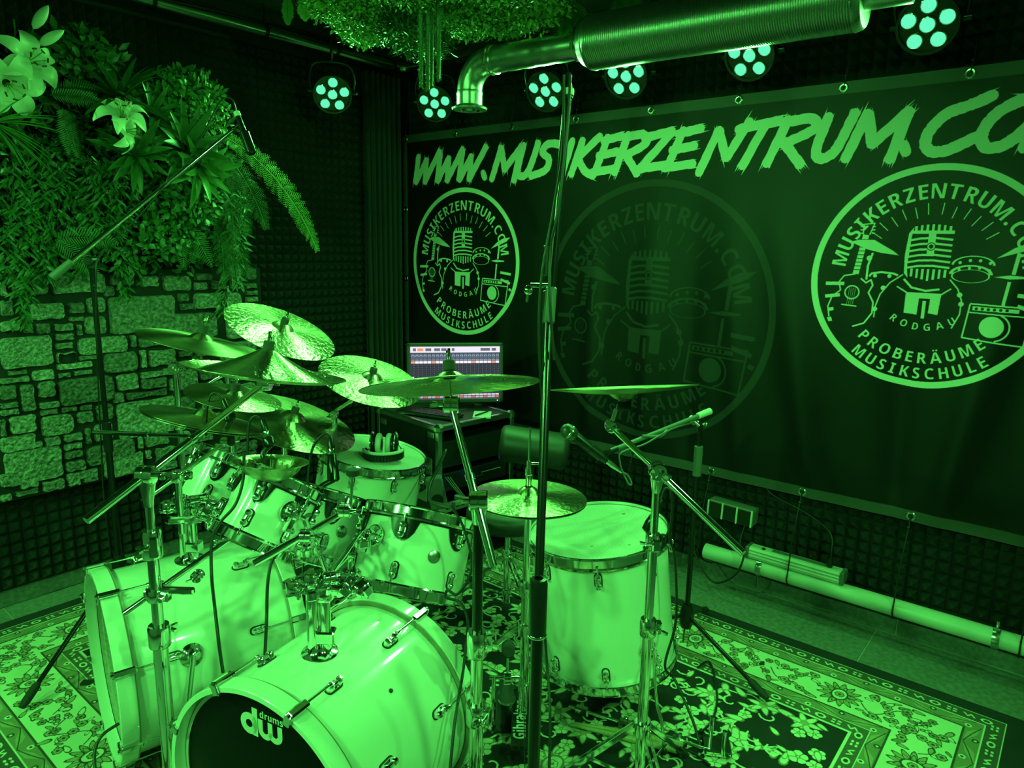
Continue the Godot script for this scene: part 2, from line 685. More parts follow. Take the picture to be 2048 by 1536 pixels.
func make_room() -> void:
	var f := MB.new()
	f.box(Transform3D(Basis(), Vector3(RX / 2, -0.054, RZ / 2)), Vector3(RX + 0.3, 0.1, RZ + 0.3))
	var floor_ := setting("floor", f, M.grout)
	var tile := MB.new()
	tile.box(Transform3D(Basis(), Vector3(0, -0.004, 0)), Vector3(0.5985, 0.008, 0.5985), 0.0012)
	var tm := tile.mesh()
	for i in range(-1, 8):
		for j in range(-1, 8):
			var c := Vector3(0.558 + 0.603 * i - 0.3015, 0, 0.578 + 0.603 * j - 0.3015)
			var x0 := maxf(c.x - 0.29925, 0.003)
			var x1 := minf(c.x + 0.29925, RX)
			var z0 := maxf(c.z - 0.29925, 0.003)
			var z1 := minf(c.z + 0.29925, RZ)
			if x1 - x0 < 0.02 or z1 - z0 < 0.02:
				continue
			var sc := Vector3((x1 - x0) / 0.5985, 1, (z1 - z0) / 0.5985)
			put(floor_, "tile", tm, M.tile, Transform3D(Basis.from_scale(sc), Vector3((x0 + x1) / 2, 0, (z0 + z1) / 2)))
	var c := MB.new()
	c.box(Transform3D(Basis(), Vector3(RX / 2, RH + 0.05, RZ / 2)), Vector3(RX + 0.3, 0.1, RZ + 0.3))
	setting("ceiling", c, M.ceiling)
	var wl := MB.new()
	wl.box(Transform3D(Basis(), Vector3(-0.062, RH / 2, RZ / 2)), Vector3(0.1, RH, RZ + 0.3))
	var left := setting("wall_left", wl, M.wall)
	var wb := MB.new()
	wb.box(Transform3D(Basis(), Vector3(RX / 2, RH / 2, -0.062)), Vector3(RX + 0.3, RH, 0.1))
	var backw := setting("wall_back", wb, M.wall)
	var wr := MB.new()
	wr.box(Transform3D(Basis(), Vector3(RX + 0.05, RH / 2, RZ / 2)), Vector3(0.1, RH, RZ + 0.3))
	setting("wall_right", wr, M.pale_wall)
	var wf := MB.new()
	wf.box(Transform3D(Basis(), Vector3(RX / 2, RH / 2, RZ + 0.05)), Vector3(RX + 0.3, RH, 0.1))
	setting("wall_front", wf, M.pale_wall)
	# tiled skirting
	var s := MB.new()
	s.box(Transform3D(Basis(), Vector3(-0.009, 0.036, RZ / 2)), Vector3(0.006, 0.072, RZ))
	var bl := setting("baseboard_left", s, M.grout)
	s = MB.new()
	s.box(Transform3D(Basis(), Vector3(RX / 2, 0.036, -0.009)), Vector3(RX, 0.072, 0.006))
	var bb := setting("baseboard_back", s, M.grout)
	var sk := MB.new()
	sk.box(Transform3D(), Vector3(0.598, 0.068, 0.007), 0.0015)
	var sm := sk.mesh()
	for k in 8:
		put(bb, "skirting_tile", sm, M.skirting, Transform3D(Basis(), Vector3(0.33 + 0.603 * k, 0.038, -0.0035)))
		put(bl, "skirting_tile", sm, M.skirting, Transform3D(Basis(Vector3.UP, PI / 2), Vector3(-0.0035, 0.038, 0.36 + 0.603 * k)))
	# foam panels of ten by ten pyramids
	var p := MB.new()
	var n := 10
	var q := 0.05
	for i in n:
		for j in n:
			var o := Vector3(-0.25 + i * q, -0.25 + j * q, 0.012)
			var tip := o + Vector3(q / 2, q / 2, 0.036)
			var a := [o, o + Vector3(q, 0, 0), o + Vector3(q, q, 0), o + Vector3(0, q, 0)]
			for k in 4:
				p.flat([a[k], a[(k + 1) % 4], tip], tip - (a[0] + a[2]) / 2 + ((a[k] + a[(k + 1) % 4]) / 2 - (a[0] + a[2]) / 2))
	p.box(Transform3D(Basis(), Vector3(0, 0, 0.006)), Vector3(0.498, 0.498, 0.012))
	foam_mesh = p.mesh()
	for r in 5:
		for k in 9:
			put(left, "foam_panel", foam_mesh, M.foam, Transform3D(Basis(Vector3.UP, PI / 2), Vector3(-0.011, 0.33 + 0.501 * r, 0.28 + 0.501 * k)))
			put(backw, "foam_panel", foam_mesh, M.foam, Transform3D(Basis(), Vector3(0.30 + 0.501 * k, 0.33 + 0.501 * r, -0.011)))
	# curtain in the corner
	var cu := MB.new()
	cu.grid(60, 4, func(u: float, v: float) -> Vector3: return Vector3(0.075 + 0.02 * sin(u * TAU * 7.0 + 0.4 * sin(v * 2.0)), 0.3 + 2.28 * v, 0.125 + 0.28 * u), Vector3.RIGHT)
	var ct := thing("curtain", "dark pleated curtain hanging in the corner left of the banner", "curtain", Vector3(0.075, 0.3, 0.2))
	wpart(ct, "cloth", cu, M.curtain)
	var rod := MB.new()
	rod.cyl(Vector3(0.075, 2.58, 0.12), Vector3(0.075, 2.58, 0.42), 0.008, 8)
	wpart(ct, "curtain_rod", rod, M.black_metal)



# ---------------------------------------------------------------- banner
const BX := 0.045
const BW := 3.475
const BT := 2.26
const BH := 1.72


func banner_point(u: float, v: float) -> Vector3:
	var x := BX + BW * u
	var y := BT - BH * v
	var z := 0.072
	# folds that fan out from the lower eyelets, faint ones at the top
	for e in [[0.66, 0.5, 0.9, 0.018], [0.755, 1.0, 1.3, 0.026], [0.89, -0.7, 1.2, 0.03], [0.845, 0.25, 1.1, -0.022], [0.42, 0.1, 0.55, 0.016], [0.33, -0.1, 0.5, -0.014], [0.515, 0.05, 0.6, 0.018], [0.235, 0.0, 0.5, 0.013], [0.97, -0.4, 1.0, 0.024], [0.58, 0.1, 0.7, -0.016]]:
		var c: float = e[0] - 0.10 * e[1] * (1.0 - v)
		var w: float = 0.012 + 0.022 * (1.0 - v) * e[2]
		var d := (u - c) / w
		z += e[3] * exp(-d * d) * smoothstep(0.1, 0.75, v) * (1.0 - 0.8 * smoothstep(0.9, 1.0, v))
	for k in 14:
		var d := (u - 0.03 - 0.0735 * k) / 0.02
		z += 0.004 * exp(-d * d) * exp(-v * 14.0)
	return Vector3(x, y, z)


func bp(x: float, y: float) -> Vector2:
	return Vector2((x - BX) / BW * 4096.0, (BT - y) / BH * 2028.0)


func make_banner() -> void:
	var pen := Pen.new(4096, 2028, lin(0.006, 0.006, 0.0065))
	var ink := lin(0.72, 0.72, 0.70)
	var faint := lin(0.03, 0.03, 0.031)
	logo(pen, Vector2(1.815, 1.292), 0.632, faint, 0.052)
	logo(pen, Vector2(0.567, 1.498), 0.432, ink, 0.06)
	logo(pen, Vector2(3.0, 1.507), 0.424, ink, 0.06)
	brush_words(pen, ink)
	# the welded hem, a lighter strip
	var hem := lin(0.07, 0.07, 0.07)
	var hw := 54
	pen.im.fill_rect(Rect2i(0, 0, 4096, hw), hem)
	pen.im.fill_rect(Rect2i(0, 2028 - hw, 4096, hw), hem)
	pen.im.fill_rect(Rect2i(0, 0, hw - 6, 2028), hem)
	pen.im.fill_rect(Rect2i(4096 - hw, 0, hw, 2028), hem)
	pen.im.resize(2048, 1014, Image.INTERPOLATE_TRILINEAR)
	var m := mat(Color.WHITE, 0.44, 0.0, 0.36)
	m.albedo_texture = ImageTexture.create_from_image(pen.im)
	m.texture_repeat = false
	var cloth := MB.new()
	cloth.grid(220, 60, banner_point, Vector3.BACK)
	var t := thing("banner", "large dark printed banner with a web address and three round emblems", "banner", Vector3(BX + BW / 2, BT - BH, 0.07))
	wpart(t, "printed_cloth", cloth, m)
	var g := MB.new()
	g.lathe([Vector2(0.0085, 0.0), Vector2(0.0105, 0.004), Vector2(0.015, 0.0045), Vector2(0.0185, 0.002), Vector2(0.0185, 0.0), Vector2(0.0085, 0.0)], 18, Transform3D(Basis(Vector3.RIGHT, PI / 2), Vector3.ZERO))
	var gm := g.mesh()
	var hole := MB.new()
	hole.cyl(Vector3(0, 0, 0.0002), Vector3(0, 0, 0.001), 0.009, 14)
	var hm := hole.mesh()
	var uvs := []
	for k in 9:
		uvs.append([0.008 + 0.1225 * k, 0.0135])
		uvs.append([0.008 + 0.1225 * k, 0.987])
	for k in 3:
		uvs.append([0.0065, 0.26 + 0.25 * k])
	for q in uvs:
		var p := banner_point(q[0], q[1]) - t.position + Vector3(0, 0, 0.0005)
		var ey := put(t, "eyelet", gm, M.steel, Transform3D(Basis(), p))
		put(ey, "eyelet_hole", hm, M.print_black)
	# cords: up to the ceiling, down to the heating pipe
	var cords := 0
	for k in 9:
		var p := banner_point(0.008 + 0.1225 * k, 0.0135) + Vector3(0, 0, 0.006)
		var mb := MB.new()
		mb.tube(curve([p, p + Vector3(0.006, 0.05, -0.004), p + Vector3(0.012, 0.22, -0.02), p + Vector3(0.02, RH - p.y, -0.03)], 4), 0.0022, 5)
		mb.ball(p + Vector3(0.004, 0.045, -0.002), 0.006, 8)
		var nm: String = ["first", "second", "third", "fourth", "fifth", "sixth", "seventh", "eighth", "ninth"][k]
		tag(wroot("cord", mb, M.cable, p), "thin dark cord tying the %s eyelet of the banner's top edge" % nm, "cord", "cords above the banner")
	for k in range(2, 9):
		var p := banner_point(0.008 + 0.1225 * k, 0.987) + Vector3(0, 0, 0.006)
		var mb := MB.new()
		mb.tube(curve([p, p + Vector3(0.0, -0.05, 0.012), p + Vector3(-0.005, -0.2, 0.05), Vector3(p.x - 0.01, 0.21, 0.132), Vector3(p.x - 0.01, 0.168, 0.141), Vector3(p.x - 0.01, 0.128, 0.12)], 5), 0.0032, 6)
		mb.ball(p + Vector3(0.0, -0.045, 0.011), 0.0075, 8)
		var nm: String = ["", "", "third", "fourth", "fifth", "sixth", "seventh", "eighth", "ninth"][k]
		tag(wroot("elastic_cord", mb, M.cable, p), "black elastic cord from the %s lower eyelet down to the wall pipe" % nm, "cord", "elastic cords below the banner")


func wroot(called: String, mb: MB, m: Material, at: Vector3) -> MeshInstance3D:
	# a one-mesh thing whose origin is at
	for i in mb.v.size():
		mb.v[i] -= at
	var o := MeshInstance3D.new()
	o.name = numbered(called)
	o.mesh = mb.mesh()
	o.material_override = m
	o.position = at
	add_child(o)
	return o


func logo(pen: Pen, c: Vector2, r: float, ink: Color, ring: float) -> void:
	var o := bp(c.x, c.y)
	var s := r * 4096.0 / BW
	var sy := (2028.0 / BH) / (4096.0 / BW)
	var at := func(x: float, y: float) -> Vector2: return o + Vector2(x, -y * sy) * s
	var L := func(pts: Array, w: float) -> void:
		var q := []
		for p in pts:
			q.append(at.call(p[0], p[1]))
		pen.line(q, w * s, ink)
	var P := func(pts: Array) -> void:
		var q := []
		for p in pts:
			q.append(at.call(p[0], p[1]))
		pen.poly(q, ink)
	pen.arc(o, s * (1.0 - ring / 2), 0, TAU, ring * s, ink, sy)
	# words on arcs
	arc_text(pen, at, "MUSIKERZENTRUM.COM", 0.765, PI * 0.96, PI * 0.05, 0.132, ink, false)
	arc_text(pen, at, "PROBERÄUME", 0.725, PI * 1.262, PI * 1.738, 0.102, ink, true)
	arc_text(pen, at, "MUSIKSCHULE", 0.868, PI * 1.288, PI * 1.712, 0.102, ink, true)
	arc_text(pen, at, "RODGAU", 0.44, PI * 1.30, PI * 1.70, 0.066, ink, true)
	# short bars on either side
	for q in [[-0.86, -0.08, -0.69, -0.075], [-0.855, -0.205, -0.72, -0.185], [-0.82, -0.335, -0.765, -0.32], [0.69, -0.11, 0.86, -0.13], [0.70, -0.2, 0.85, -0.25], [0.83, -0.32, 0.87, -0.34]]:
		L.call([[q[0], q[1]], [q[2], q[3]]], 0.034)
	# microphone
	var top := 0.5
	for k in 7:
		var x := -0.135 + 0.045 * k
		L.call([[x, 0.40], [x, top - 0.9 * x * x - 0.02]], 0.021)
		L.call([[x, 0.085], [x, -0.02 + absf(x) * 0.25]], 0.021)
	P.call([[-0.19, 0.395], [0.17, 0.395], [0.17, 0.425], [-0.15, 0.425]])
	for k in 6:
		var y := 0.355 - 0.049 * k
		L.call([[-0.185, y - 0.02], [-0.09, y], [0.03, y + 0.005], [0.165, y - 0.01]], 0.02)
	P.call([[-0.19, 0.4], [-0.15, 0.46], [-0.165, 0.36], [-0.175, 0.1], [-0.16, 0.0], [-0.195, 0.04], [-0.205, 0.2]])
	P.call([[-0.03, 0.4], [0.03, 0.4], [0.03, 0.2], [-0.03, 0.2]])
	pen.disc(at.call(0.0, 0.285), s * 0.036, Color(0.1, 0.1, 0.1) * ink)
	pen.arc(at.call(0.0, 0.285), s * 0.024, 0, TAU, 0.012 * s, ink, sy)
	L.call([[-0.19, -0.01], [-0.12, -0.085], [0.0, -0.11], [0.11, -0.09]], 0.02)
	P.call([[-0.16, -0.14], [0.13, -0.14], [0.12, -0.32], [0.04, -0.31], [0.045, -0.18], [-0.045, -0.18], [-0.05, -0.33], [-0.16, -0.32]])
	L.call([[0.0, -0.2], [0.0, -0.36]], 0.03)
	L.call([[-0.24, -0.08], [-0.15, -0.135], [0.13, -0.135], [0.2, -0.08]], 0.014)
	# rays
	for k in 6:
		for sd in [-1.0, 1.0]:
			var a := 0.62 + 0.17 * k
			var r0 := 0.50 + (0.02 if k % 2 else 0.0)
			L.call([[sd * cos(a) * r0, 0.08 + sin(a) * r0 * 0.93], [sd * cos(a) * (r0 + 0.11), 0.08 + sin(a) * (r0 + 0.11) * 0.93]], 0.009)
	# guitar
	L.call([[-0.60, 0.02], [-0.545, 0.385]], 0.055)
	for k in 9:
		var y := 0.06 + 0.035 * k
		pen.line([at.call(-0.63 + 0.15 * y, y), at.call(-0.56 + 0.15 * y, y)], 0.006 * s, Color(0.1, 0.1, 0.1) * ink)
	L.call([[-0.57, 0.385], [-0.575, 0.48], [-0.48, 0.49], [-0.515, 0.385]], 0.012)
	for k in 3:
		L.call([[-0.6, 0.4 + 0.03 * k], [-0.575, 0.4 + 0.03 * k]], 0.012)
		L.call([[-0.5, 0.4 + 0.03 * k], [-0.47, 0.4 + 0.03 * k]], 0.012)
	L.call([[-0.6, 0.02], [-0.7, 0.0], [-0.74, -0.06], [-0.72, -0.14], [-0.79, -0.2], [-0.82, -0.3], [-0.8, -0.4]], 0.014)
	L.call([[-0.55, -0.02], [-0.5, -0.06], [-0.46, -0.03], [-0.44, -0.08], [-0.47, -0.15], [-0.42, -0.24], [-0.42, -0.34], [-0.48, -0.44], [-0.58, -0.48]], 0.016)
	P.call([[-0.82, -0.41], [-0.78, -0.4], [-0.765, -0.44], [-0.8, -0.45]])
	pen.arc(at.call(-0.615, -0.155), s * 0.062, 0, TAU, 0.014 * s, ink, sy)
	L.call([[-0.70, -0.275], [-0.56, -0.285]], 0.014)
	for k in 4:
		L.call([[-0.64 + 0.018 * k, -0.11], [-0.652 + 0.018 * k, -0.27]], 0.004)
	# cymbals and their stands
	P.call([[-0.68, 0.32], [-0.6, 0.34], [-0.47, 0.34], [-0.3, 0.24], [-0.25, 0.2], [-0.4, 0.22], [-0.52, 0.25]])
	L.call([[-0.47, 0.22], [-0.5, 0.1], [-0.5, -0.03]], 0.02)
	pen.disc(at.call(-0.495, 0.17), s * 0.025, ink)
	P.call([[0.5, 0.19], [0.62, 0.28], [0.72, 0.33], [0.84, 0.345], [0.78, 0.29], [0.68, 0.25]])
	L.call([[0.66, 0.24], [0.64, 0.06]], 0.03)
	P.call([[0.5, 0.035], [0.62, 0.055], [0.75, 0.045], [0.75, 0.03], [0.62, 0.02]])
	L.call([[0.62, 0.0], [0.6, -0.2]], 0.026)
	# drums
	pen.arc(at.call(0.34, 0.13), s * 0.155, PI * 1.0, TAU, 0.02 * s, ink, sy * 0.5)
	pen.arc(at.call(0.33, 0.035), s * 0.14, 0, TAU, 0.014 * s, ink, sy * 0.4)
	pen.arc(at.call(0.33, 0.05), s * 0.15, PI, TAU, 0.03 * s, ink, sy * 0.5)
	for k in 4:
		pen.disc(at.call(0.24 + 0.075 * k, 0.15 + (0.02 if k in [1, 2] else 0.0)), s * 0.014, ink)
		pen.disc(at.call(0.24 + 0.075 * k, 0.09 + (0.015 if k in [1, 2] else 0.0)), s * 0.012, ink)
	L.call([[-0.48, 0.0], [-0.46, 0.03], [-0.38, 0.045], [-0.28, 0.035], [-0.24, 0.02]], 0.02)
	for k in 2:
		pen.disc(at.call(-0.43 + 0.12 * k, 0.01), s * 0.018, ink)
	L.call([[-0.2, 0.03], [-0.3, -0.05], [-0.37, -0.16], [-0.4, -0.28], [-0.4, -0.38]], 0.013)
	L.call([[0.18, 0.0], [0.25, -0.08], [0.29, -0.18], [0.29, -0.3], [0.24, -0.43]], 0.013)
	for q in [[-0.35, -0.1], [-0.4, -0.3], [0.27, -0.13], [0.29, -0.21]]:
		pen.disc(at.call(q[0], q[1]), s * 0.022, ink)
	# amplifier
	L.call([[0.36, -0.2], [0.82, -0.215], [0.78, -0.54], [0.33, -0.5], [0.36, -0.2]], 0.014)
	L.call([[0.36, -0.275], [0.81, -0.29]], 0.012)
	P.call([[0.38, -0.22], [0.72, -0.228], [0.72, -0.262], [0.38, -0.256]])
	for k in 6:
		pen.disc(at.call(0.41 + 0.045 * k, -0.241), s * 0.012, Color(0.1, 0.1, 0.1) * ink)
	pen.disc(at.call(0.54, -0.39), s * 0.092, ink, sy)
	pen.arc(at.call(0.555, -0.395), s * 0.115, -1.2, 1.4, 0.014 * s, ink, sy)


func arc_text(pen: Pen, at: Callable, text: String, r: float, a0: float, a1: float, size: float, ink: Color, below: bool) -> void:
	# letters along an arc of radius r from angle a0 to a1
	var glyphs := []
	var total := 0.0
	for ch in text:
		var g := letters(ch, size * 1.36)
		glyphs.append(g)
		total += g[1]
	var span := absf(a1 - a0) * r
	var gap := (span - total) / maxf(text.length() - 1, 1)
	var run := 0.0
	for g in glyphs:
		var mid: float = run + g[1] / 2
		var a := a0 + (a1 - a0) * mid / span
		var p: PackedVector2Array = g[0]
		for i in range(0, p.size() - 2, 3):
			var q := []
			for k in 3:
				var x: float = p[i + k].x
				var y: float = p[i + k].y
				# letters are centred on their own middle; radial is up
				var rr := r + (-y if below else y)
				var aa := a + (x / r if below else -x / r)
				q.append(at.call(cos(aa) * rr, sin(aa) * rr))
			pen.poly(q, ink)
		run += g[1] + gap


func brush_words(pen: Pen, ink: Color) -> void:
	# brushed capitals: each letter a few strokes in its own box (x to the right, y up)
	var R := RandomNumberGenerator.new()
	R.seed = 5
	var W := [[[0.1, 0.95], [-0.04, 0.02]], [[0.0, 0.05], [0.42, 0.8]], [[0.42, 0.8], [0.36, 0.03]], [[0.36, 0.05], [0.98, 1.12]]]
	var MM := [[[-0.02, 0.0], [0.3, 1.05]], [[0.3, 0.95], [0.42, 0.25]], [[0.42, 0.3], [0.98, 1.0]], [[0.95, 0.95], [0.72, -0.14]]]
	var U := [[[0.3, 1.0], [0.08, 0.35], [0.1, 0.08], [0.35, 0.05], [0.62, 0.3], [0.98, 1.08]]]
	var S := [[[1.0, 0.92], [0.6, 0.98], [0.4, 0.75], [0.62, 0.5], [0.5, 0.18], [0.0, 0.02]]]
	var I := [[[0.75, 1.0], [0.15, -0.02]]]
	var K := [[[0.4, 0.98], [0.0, -0.05]], [[1.0, 1.05], [0.22, 0.45]], [[0.25, 0.5], [0.5, 0.1], [0.85, -0.08]]]
	var E := [[[0.48, 1.0], [0.08, 0.0]], [[0.35, 0.92], [1.0, 1.02]], [[0.2, 0.5], [0.85, 0.58]], [[0.0, 0.03], [0.85, 0.1]]]
	var RR := [[[0.4, 1.02], [0.0, -0.08]], [[0.3, 0.95], [0.85, 1.0], [0.95, 0.75], [0.3, 0.42]], [[0.35, 0.48], [0.75, -0.12]]]
	var Z := [[[0.15, 0.9], [1.0, 1.02]], [[0.95, 0.98], [0.05, 0.05]], [[0.0, 0.04], [0.95, 0.12]]]
	var N := [[[-0.02, -0.15], [0.4, 0.95]], [[0.4, 0.92], [0.62, 0.15]], [[0.62, 0.2], [1.1, 1.12]]]
	var T := [[[0.05, 0.9], [1.1, 1.03]], [[0.72, 1.0], [0.18, -0.1]]]
	var C := [[[1.05, 1.12], [0.75, 0.98], [0.35, 0.8], [0.1, 0.4], [0.15, 0.08], [0.45, 0.05], [0.9, 0.3]]]
	var O := [[[0.7, 0.98], [0.3, 0.75], [0.08, 0.35], [0.2, 0.05], [0.55, 0.12], [0.9, 0.5], [1.0, 0.9], [0.7, 0.98]]]
	var D := [[[0.3, 0.95], [0.6, 0.2]]]
	var rows := [[W, 0.165, 0.215], [W, 0.355, 0.215], [W, 0.535, 0.215], [D, 0.705, 0.045], [MM, 0.79, 0.215], [U, 0.965, 0.15], [S, 1.06, 0.20], [I, 1.255, 0.1], [K, 1.325, 0.17], [E, 1.46, 0.17], [RR, 1.585, 0.18], [Z, 1.72, 0.18], [E, 1.86, 0.18], [N, 2.04, 0.2], [T, 2.20, 0.18], [RR, 2.34, 0.20], [U, 2.535, 0.15], [MM, 2.665, 0.215], [D, 2.85, 0.045], [C, 2.92, 0.2], [O, 3.10, 0.17], [MM, 3.25, 0.215]]
	for r in rows:
		var dot: bool = r[0] == D
		for st in r[0]:
			var p := []
			for q in st:
				p.append(bp(r[1] + q[0] * r[2], 1.968 + q[1] * (0.04 if dot else 0.165)))
			brush(pen, p, 50.0 if not dot else 46.0, ink, R)


func brush(pen: Pen, p: Array, w: float, ink: Color, R: RandomNumberGenerator) -> void:
	# a dry brush stroke: rough edges, torn ends
	var fine := []
	var m := p.size()
	for i in m - 1:
		for k in 10:
			fine.append(p[i].cubic_interpolate(p[i + 1], p[maxi(i - 1, 0)], p[mini(i + 2, m - 1)], k / 10.0))
	fine.append(p[m - 1])
	var le := []
	var ri := []
	for i in fine.size():
		var d: Vector2 = (fine[mini(i + 1, fine.size() - 1)] - fine[maxi(i - 1, 0)]).normalized()
		var s := d.orthogonal()
		le.append(fine[i] + s * w * 0.5 * R.randf_range(0.9, 1.06))
		ri.append(fine[i] - s * w * 0.5 * R.randf_range(0.9, 1.06))
	for i in fine.size() - 1:
		pen.poly([le[i], le[i + 1], ri[i + 1], ri[i]], ink)
		pen.disc(fine[i], w * 0.44, ink)
	for e in 2:
		var a: Vector2 = fine[0] if e == 0 else fine[fine.size() - 1]
		var b: Vector2 = fine[1] if e == 0 else fine[fine.size() - 2]
		var d := (a - b).normalized()
		var s := d.orthogonal()
		for k in 5:
			var o := s * w * (-0.4 + 0.2 * k)
			var ln := w * R.randf_range(0.1, 0.75) * (1.3 if k == 4 or k == 0 else 0.8)
			pen.poly([a + o - s * w * 0.11 - d * w * 0.4, a + o + d * ln, a + o + s * w * 0.11 - d * w * 0.4], ink)


# ---------------------------------------------------------------- rug
const GX := 0.165
const GZ := 0.34
const GW := 3.37
const GH := 2.43
const GS := 600.0


func make_rug() -> void:
	var R := RandomNumberGenerator.new()
	R.seed = 11
	var cream := lin(0.66, 0.62, 0.5)
	var dark := lin(0.008, 0.008, 0.011)
	var line := lin(0.05, 0.04, 0.03)
	var mid := lin(0.24, 0.2, 0.13)
	var soft := lin(0.36, 0.31, 0.2)
	var w := int(GW * GS)
	var h := int(GH * GS)
	var pen := Pen.new(w, h, dark)
	var ring := func(d: float, c: Color) -> void:
		var k := int(d * GS)
		pen.im.fill_rect(Rect2i(k, k, w - 2 * k, h - 2 * k), c)
	ring.call(0.062, cream)
	ring.call(0.066, lin(0.07, 0.06, 0.05))
	ring.call(0.118, cream)
	ring.call(0.122, mid)
	ring.call(0.172, line)
	ring.call(0.179, cream)
	ring.call(0.362, line)
	ring.call(0.369, mid)
	ring.call(0.414, cream)
	ring.call(0.418, lin(0.10, 0.085, 0.06))
	ring.call(0.462, cream)
	ring.call(0.472, dark)
	# walk round the borders: d is the distance from the rug's edge
	var round_ := func(d: float, step: float, fn: Callable) -> void:
		var a := [Vector2(d, d), Vector2(GW - d, d), Vector2(GW - d, GH - d), Vector2(d, GH - d)]
		var i := 0
		for s in 4:
			var p: Vector2 = a[s]
			var q: Vector2 = a[(s + 1) % 4]
			var cnt := int(round(p.distance_to(q) / step))
			for k in cnt:
				fn.call((p.lerp(q, (k + 0.5) / cnt)) * GS, (q - p).angle(), i)
				i += 1
	for d in [0.092, 0.44]:
		round_.call(d, 0.052, func(c: Vector2, an: float, i: int) -> void:
			if i % 3 == 0:
				pen.disc(c, 11, cream, 0.7, an)
				pen.disc(c, 6, line, 0.7, an)
			elif i % 3 == 1:
				for k in 4:
					pen.disc(c + Vector2((k % 2) * 11 - 5.5, (k / 2) * 9 - 4.5).rotated(an), 4.0, cream, 0.7, an)
			else:
				pen.line([c + Vector2(-10, -6).rotated(an), c + Vector2(-2, 4).rotated(an), c + Vector2(4, -5).rotated(an), c + Vector2(11, 5).rotated(an)], 3.5, cream))
	for d in [0.146, 0.391]:
		round_.call(d, 0.11, func(c: Vector2, an: float, i: int) -> void:
			var f := -1.0 if i % 2 else 1.0
			pen.poly([c + Vector2(-30, -12 * f).rotated(an), c + Vector2(0, -6 * f).rotated(an), c + Vector2(34, 13 * f).rotated(an), c + Vector2(-4, 10 * f).rotated(an)], soft)
			pen.line([c + Vector2(-32, -12 * f).rotated(an), c + Vector2(-4, 0).rotated(an), c + Vector2(34, 13 * f).rotated(an)], 2.2, line)
			pen.disc(c + Vector2(22, -7 * f).rotated(an), 6.5, cream if i % 2 else line)
			pen.disc(c + Vector2(22, -7 * f).rotated(an), 3.0, line if i % 2 else cream))
	round_.call(0.27, 0.52, func(c: Vector2, an: float, i: int) -> void:
		palmette(pen, c, 44, an + (PI / 2 if i % 2 else -PI / 2), soft, line, cream)
		for sd in [-1.0, 1.0]:
			var t := []
			for k in 14:
				var x: float = sd * (44 + k * 8.4)
				t.append(c + Vector2(x, sin(k * 0.5) * 26 * sd).rotated(an))
			pen.line(t, 2.4, line)
			for k in 17:
				var x: float = sd * (48 + k * 6.6)
				var q := c + Vector2(x, (-32 if k % 2 else 30) + R.randf_range(-16, 16)).rotated(an)
				leaf_print(pen, q, R.randf_range(8, 16), an + R.randf_range(-1.4, 1.4), [soft, cream, mid][k % 3], line)
			for q in [Vector2(sd * 92, -18), Vector2(sd * 112, 22), Vector2(sd * 75, 34), Vector2(sd * 62, -38), Vector2(sd * 128, -30), Vector2(sd * 100, 2)]:
				rosette(pen, c + q.rotated(an), 10, soft, line)
		var bc := c + Vector2(156, 0).rotated(an)
		for k in 15:
			var q := bc + Vector2(R.randf_range(-20, 20), R.randf_range(-17, 17))
			pen.disc(q, 5.2, line)
			pen.disc(q, 3.3, cream if k % 2 else soft)
		for k in 4:
			rosette(pen, bc + Vector2(34, 0).rotated(k * PI / 2 + 0.6), 9, mid, line))
	# dark field: vines, blossoms, palmettes
	var f0 := Vector2(0.472, 0.472) * GS
	var f1 := Vector2(GW - 0.472, GH - 0.472) * GS
	var nodes := []
	for i in 13:
		for j in 9:
			nodes.append(Vector2(lerpf(f0.x + 55, f1.x - 55, i / 12.0), lerpf(f0.y + 50, f1.y - 50, j / 8.0)) + Vector2(R.randf_range(-30, 30), R.randf_range(-26, 26)))
	for i in nodes.size():
		for j in range(i + 1, nodes.size()):
			var a: Vector2 = nodes[i]
			var b: Vector2 = nodes[j]
			if a.distance_to(b) < 150 and R.randf() < 0.55:
				var s := (b - a).orthogonal() * R.randf_range(-0.32, 0.32)
				var t := []
				for k in 13:
					var f := k / 12.0
					t.append(a.lerp(b, f) + s * sin(f * PI) + s * 0.25 * sin(f * TAU * 1.5))
				pen.line(t, 4.6, cream)
				for k in [2, 5, 8, 10]:
					leaf_print(pen, t[k] + Vector2(R.randf_range(-16, 16), R.randf_range(-16, 16)), R.randf_range(12, 22), R.randf() * TAU, cream, mid)
	for i in nodes.size():
		var c: Vector2 = nodes[i]
		if i % 9 == 4:
			palmette(pen, c, 50, R.randf() * TAU, cream, mid, cream)
		elif i % 3 == 0:
			for k in 6:
				leaf_print(pen, c + Vector2(18, 0).rotated(k * TAU / 6), 18, k * TAU / 6, cream, mid)
			pen.disc(c, 9, soft)
		else:
			blossom(pen, c, 19, R.randf() * TAU, cream, mid)
	for k in 900:
		var c := Vector2(R.randf_range(f0.x + 16, f1.x - 16), R.randf_range(f0.y + 16, f1.y - 16))
		var near := false
		for q in nodes:
			near = near or c.distance_to(q) < 31
		if near:
			continue
		if k % 3 == 0:
			blossom(pen, c, R.randf_range(13, 17), R.randf() * TAU, cream, mid)
		elif k % 3 == 1:
			leaf_print(pen, c, R.randf_range(12, 19), R.randf() * TAU, cream, mid)
		else:
			var t := []
			var an := R.randf() * TAU
			for q in 8:
				t.append(c + Vector2(4.0 + q * 2.6, 0).rotated(an + q * 0.55))
			pen.line(t, 4.2, cream)
	var pile := mat(Color.WHITE, 0.95)
	pile.albedo_texture = ImageTexture.create_from_image(pen.im)
	pile.texture_repeat = false
	pile.rim_enabled = true
	pile.rim = 0.15
	var mb := MB.new()
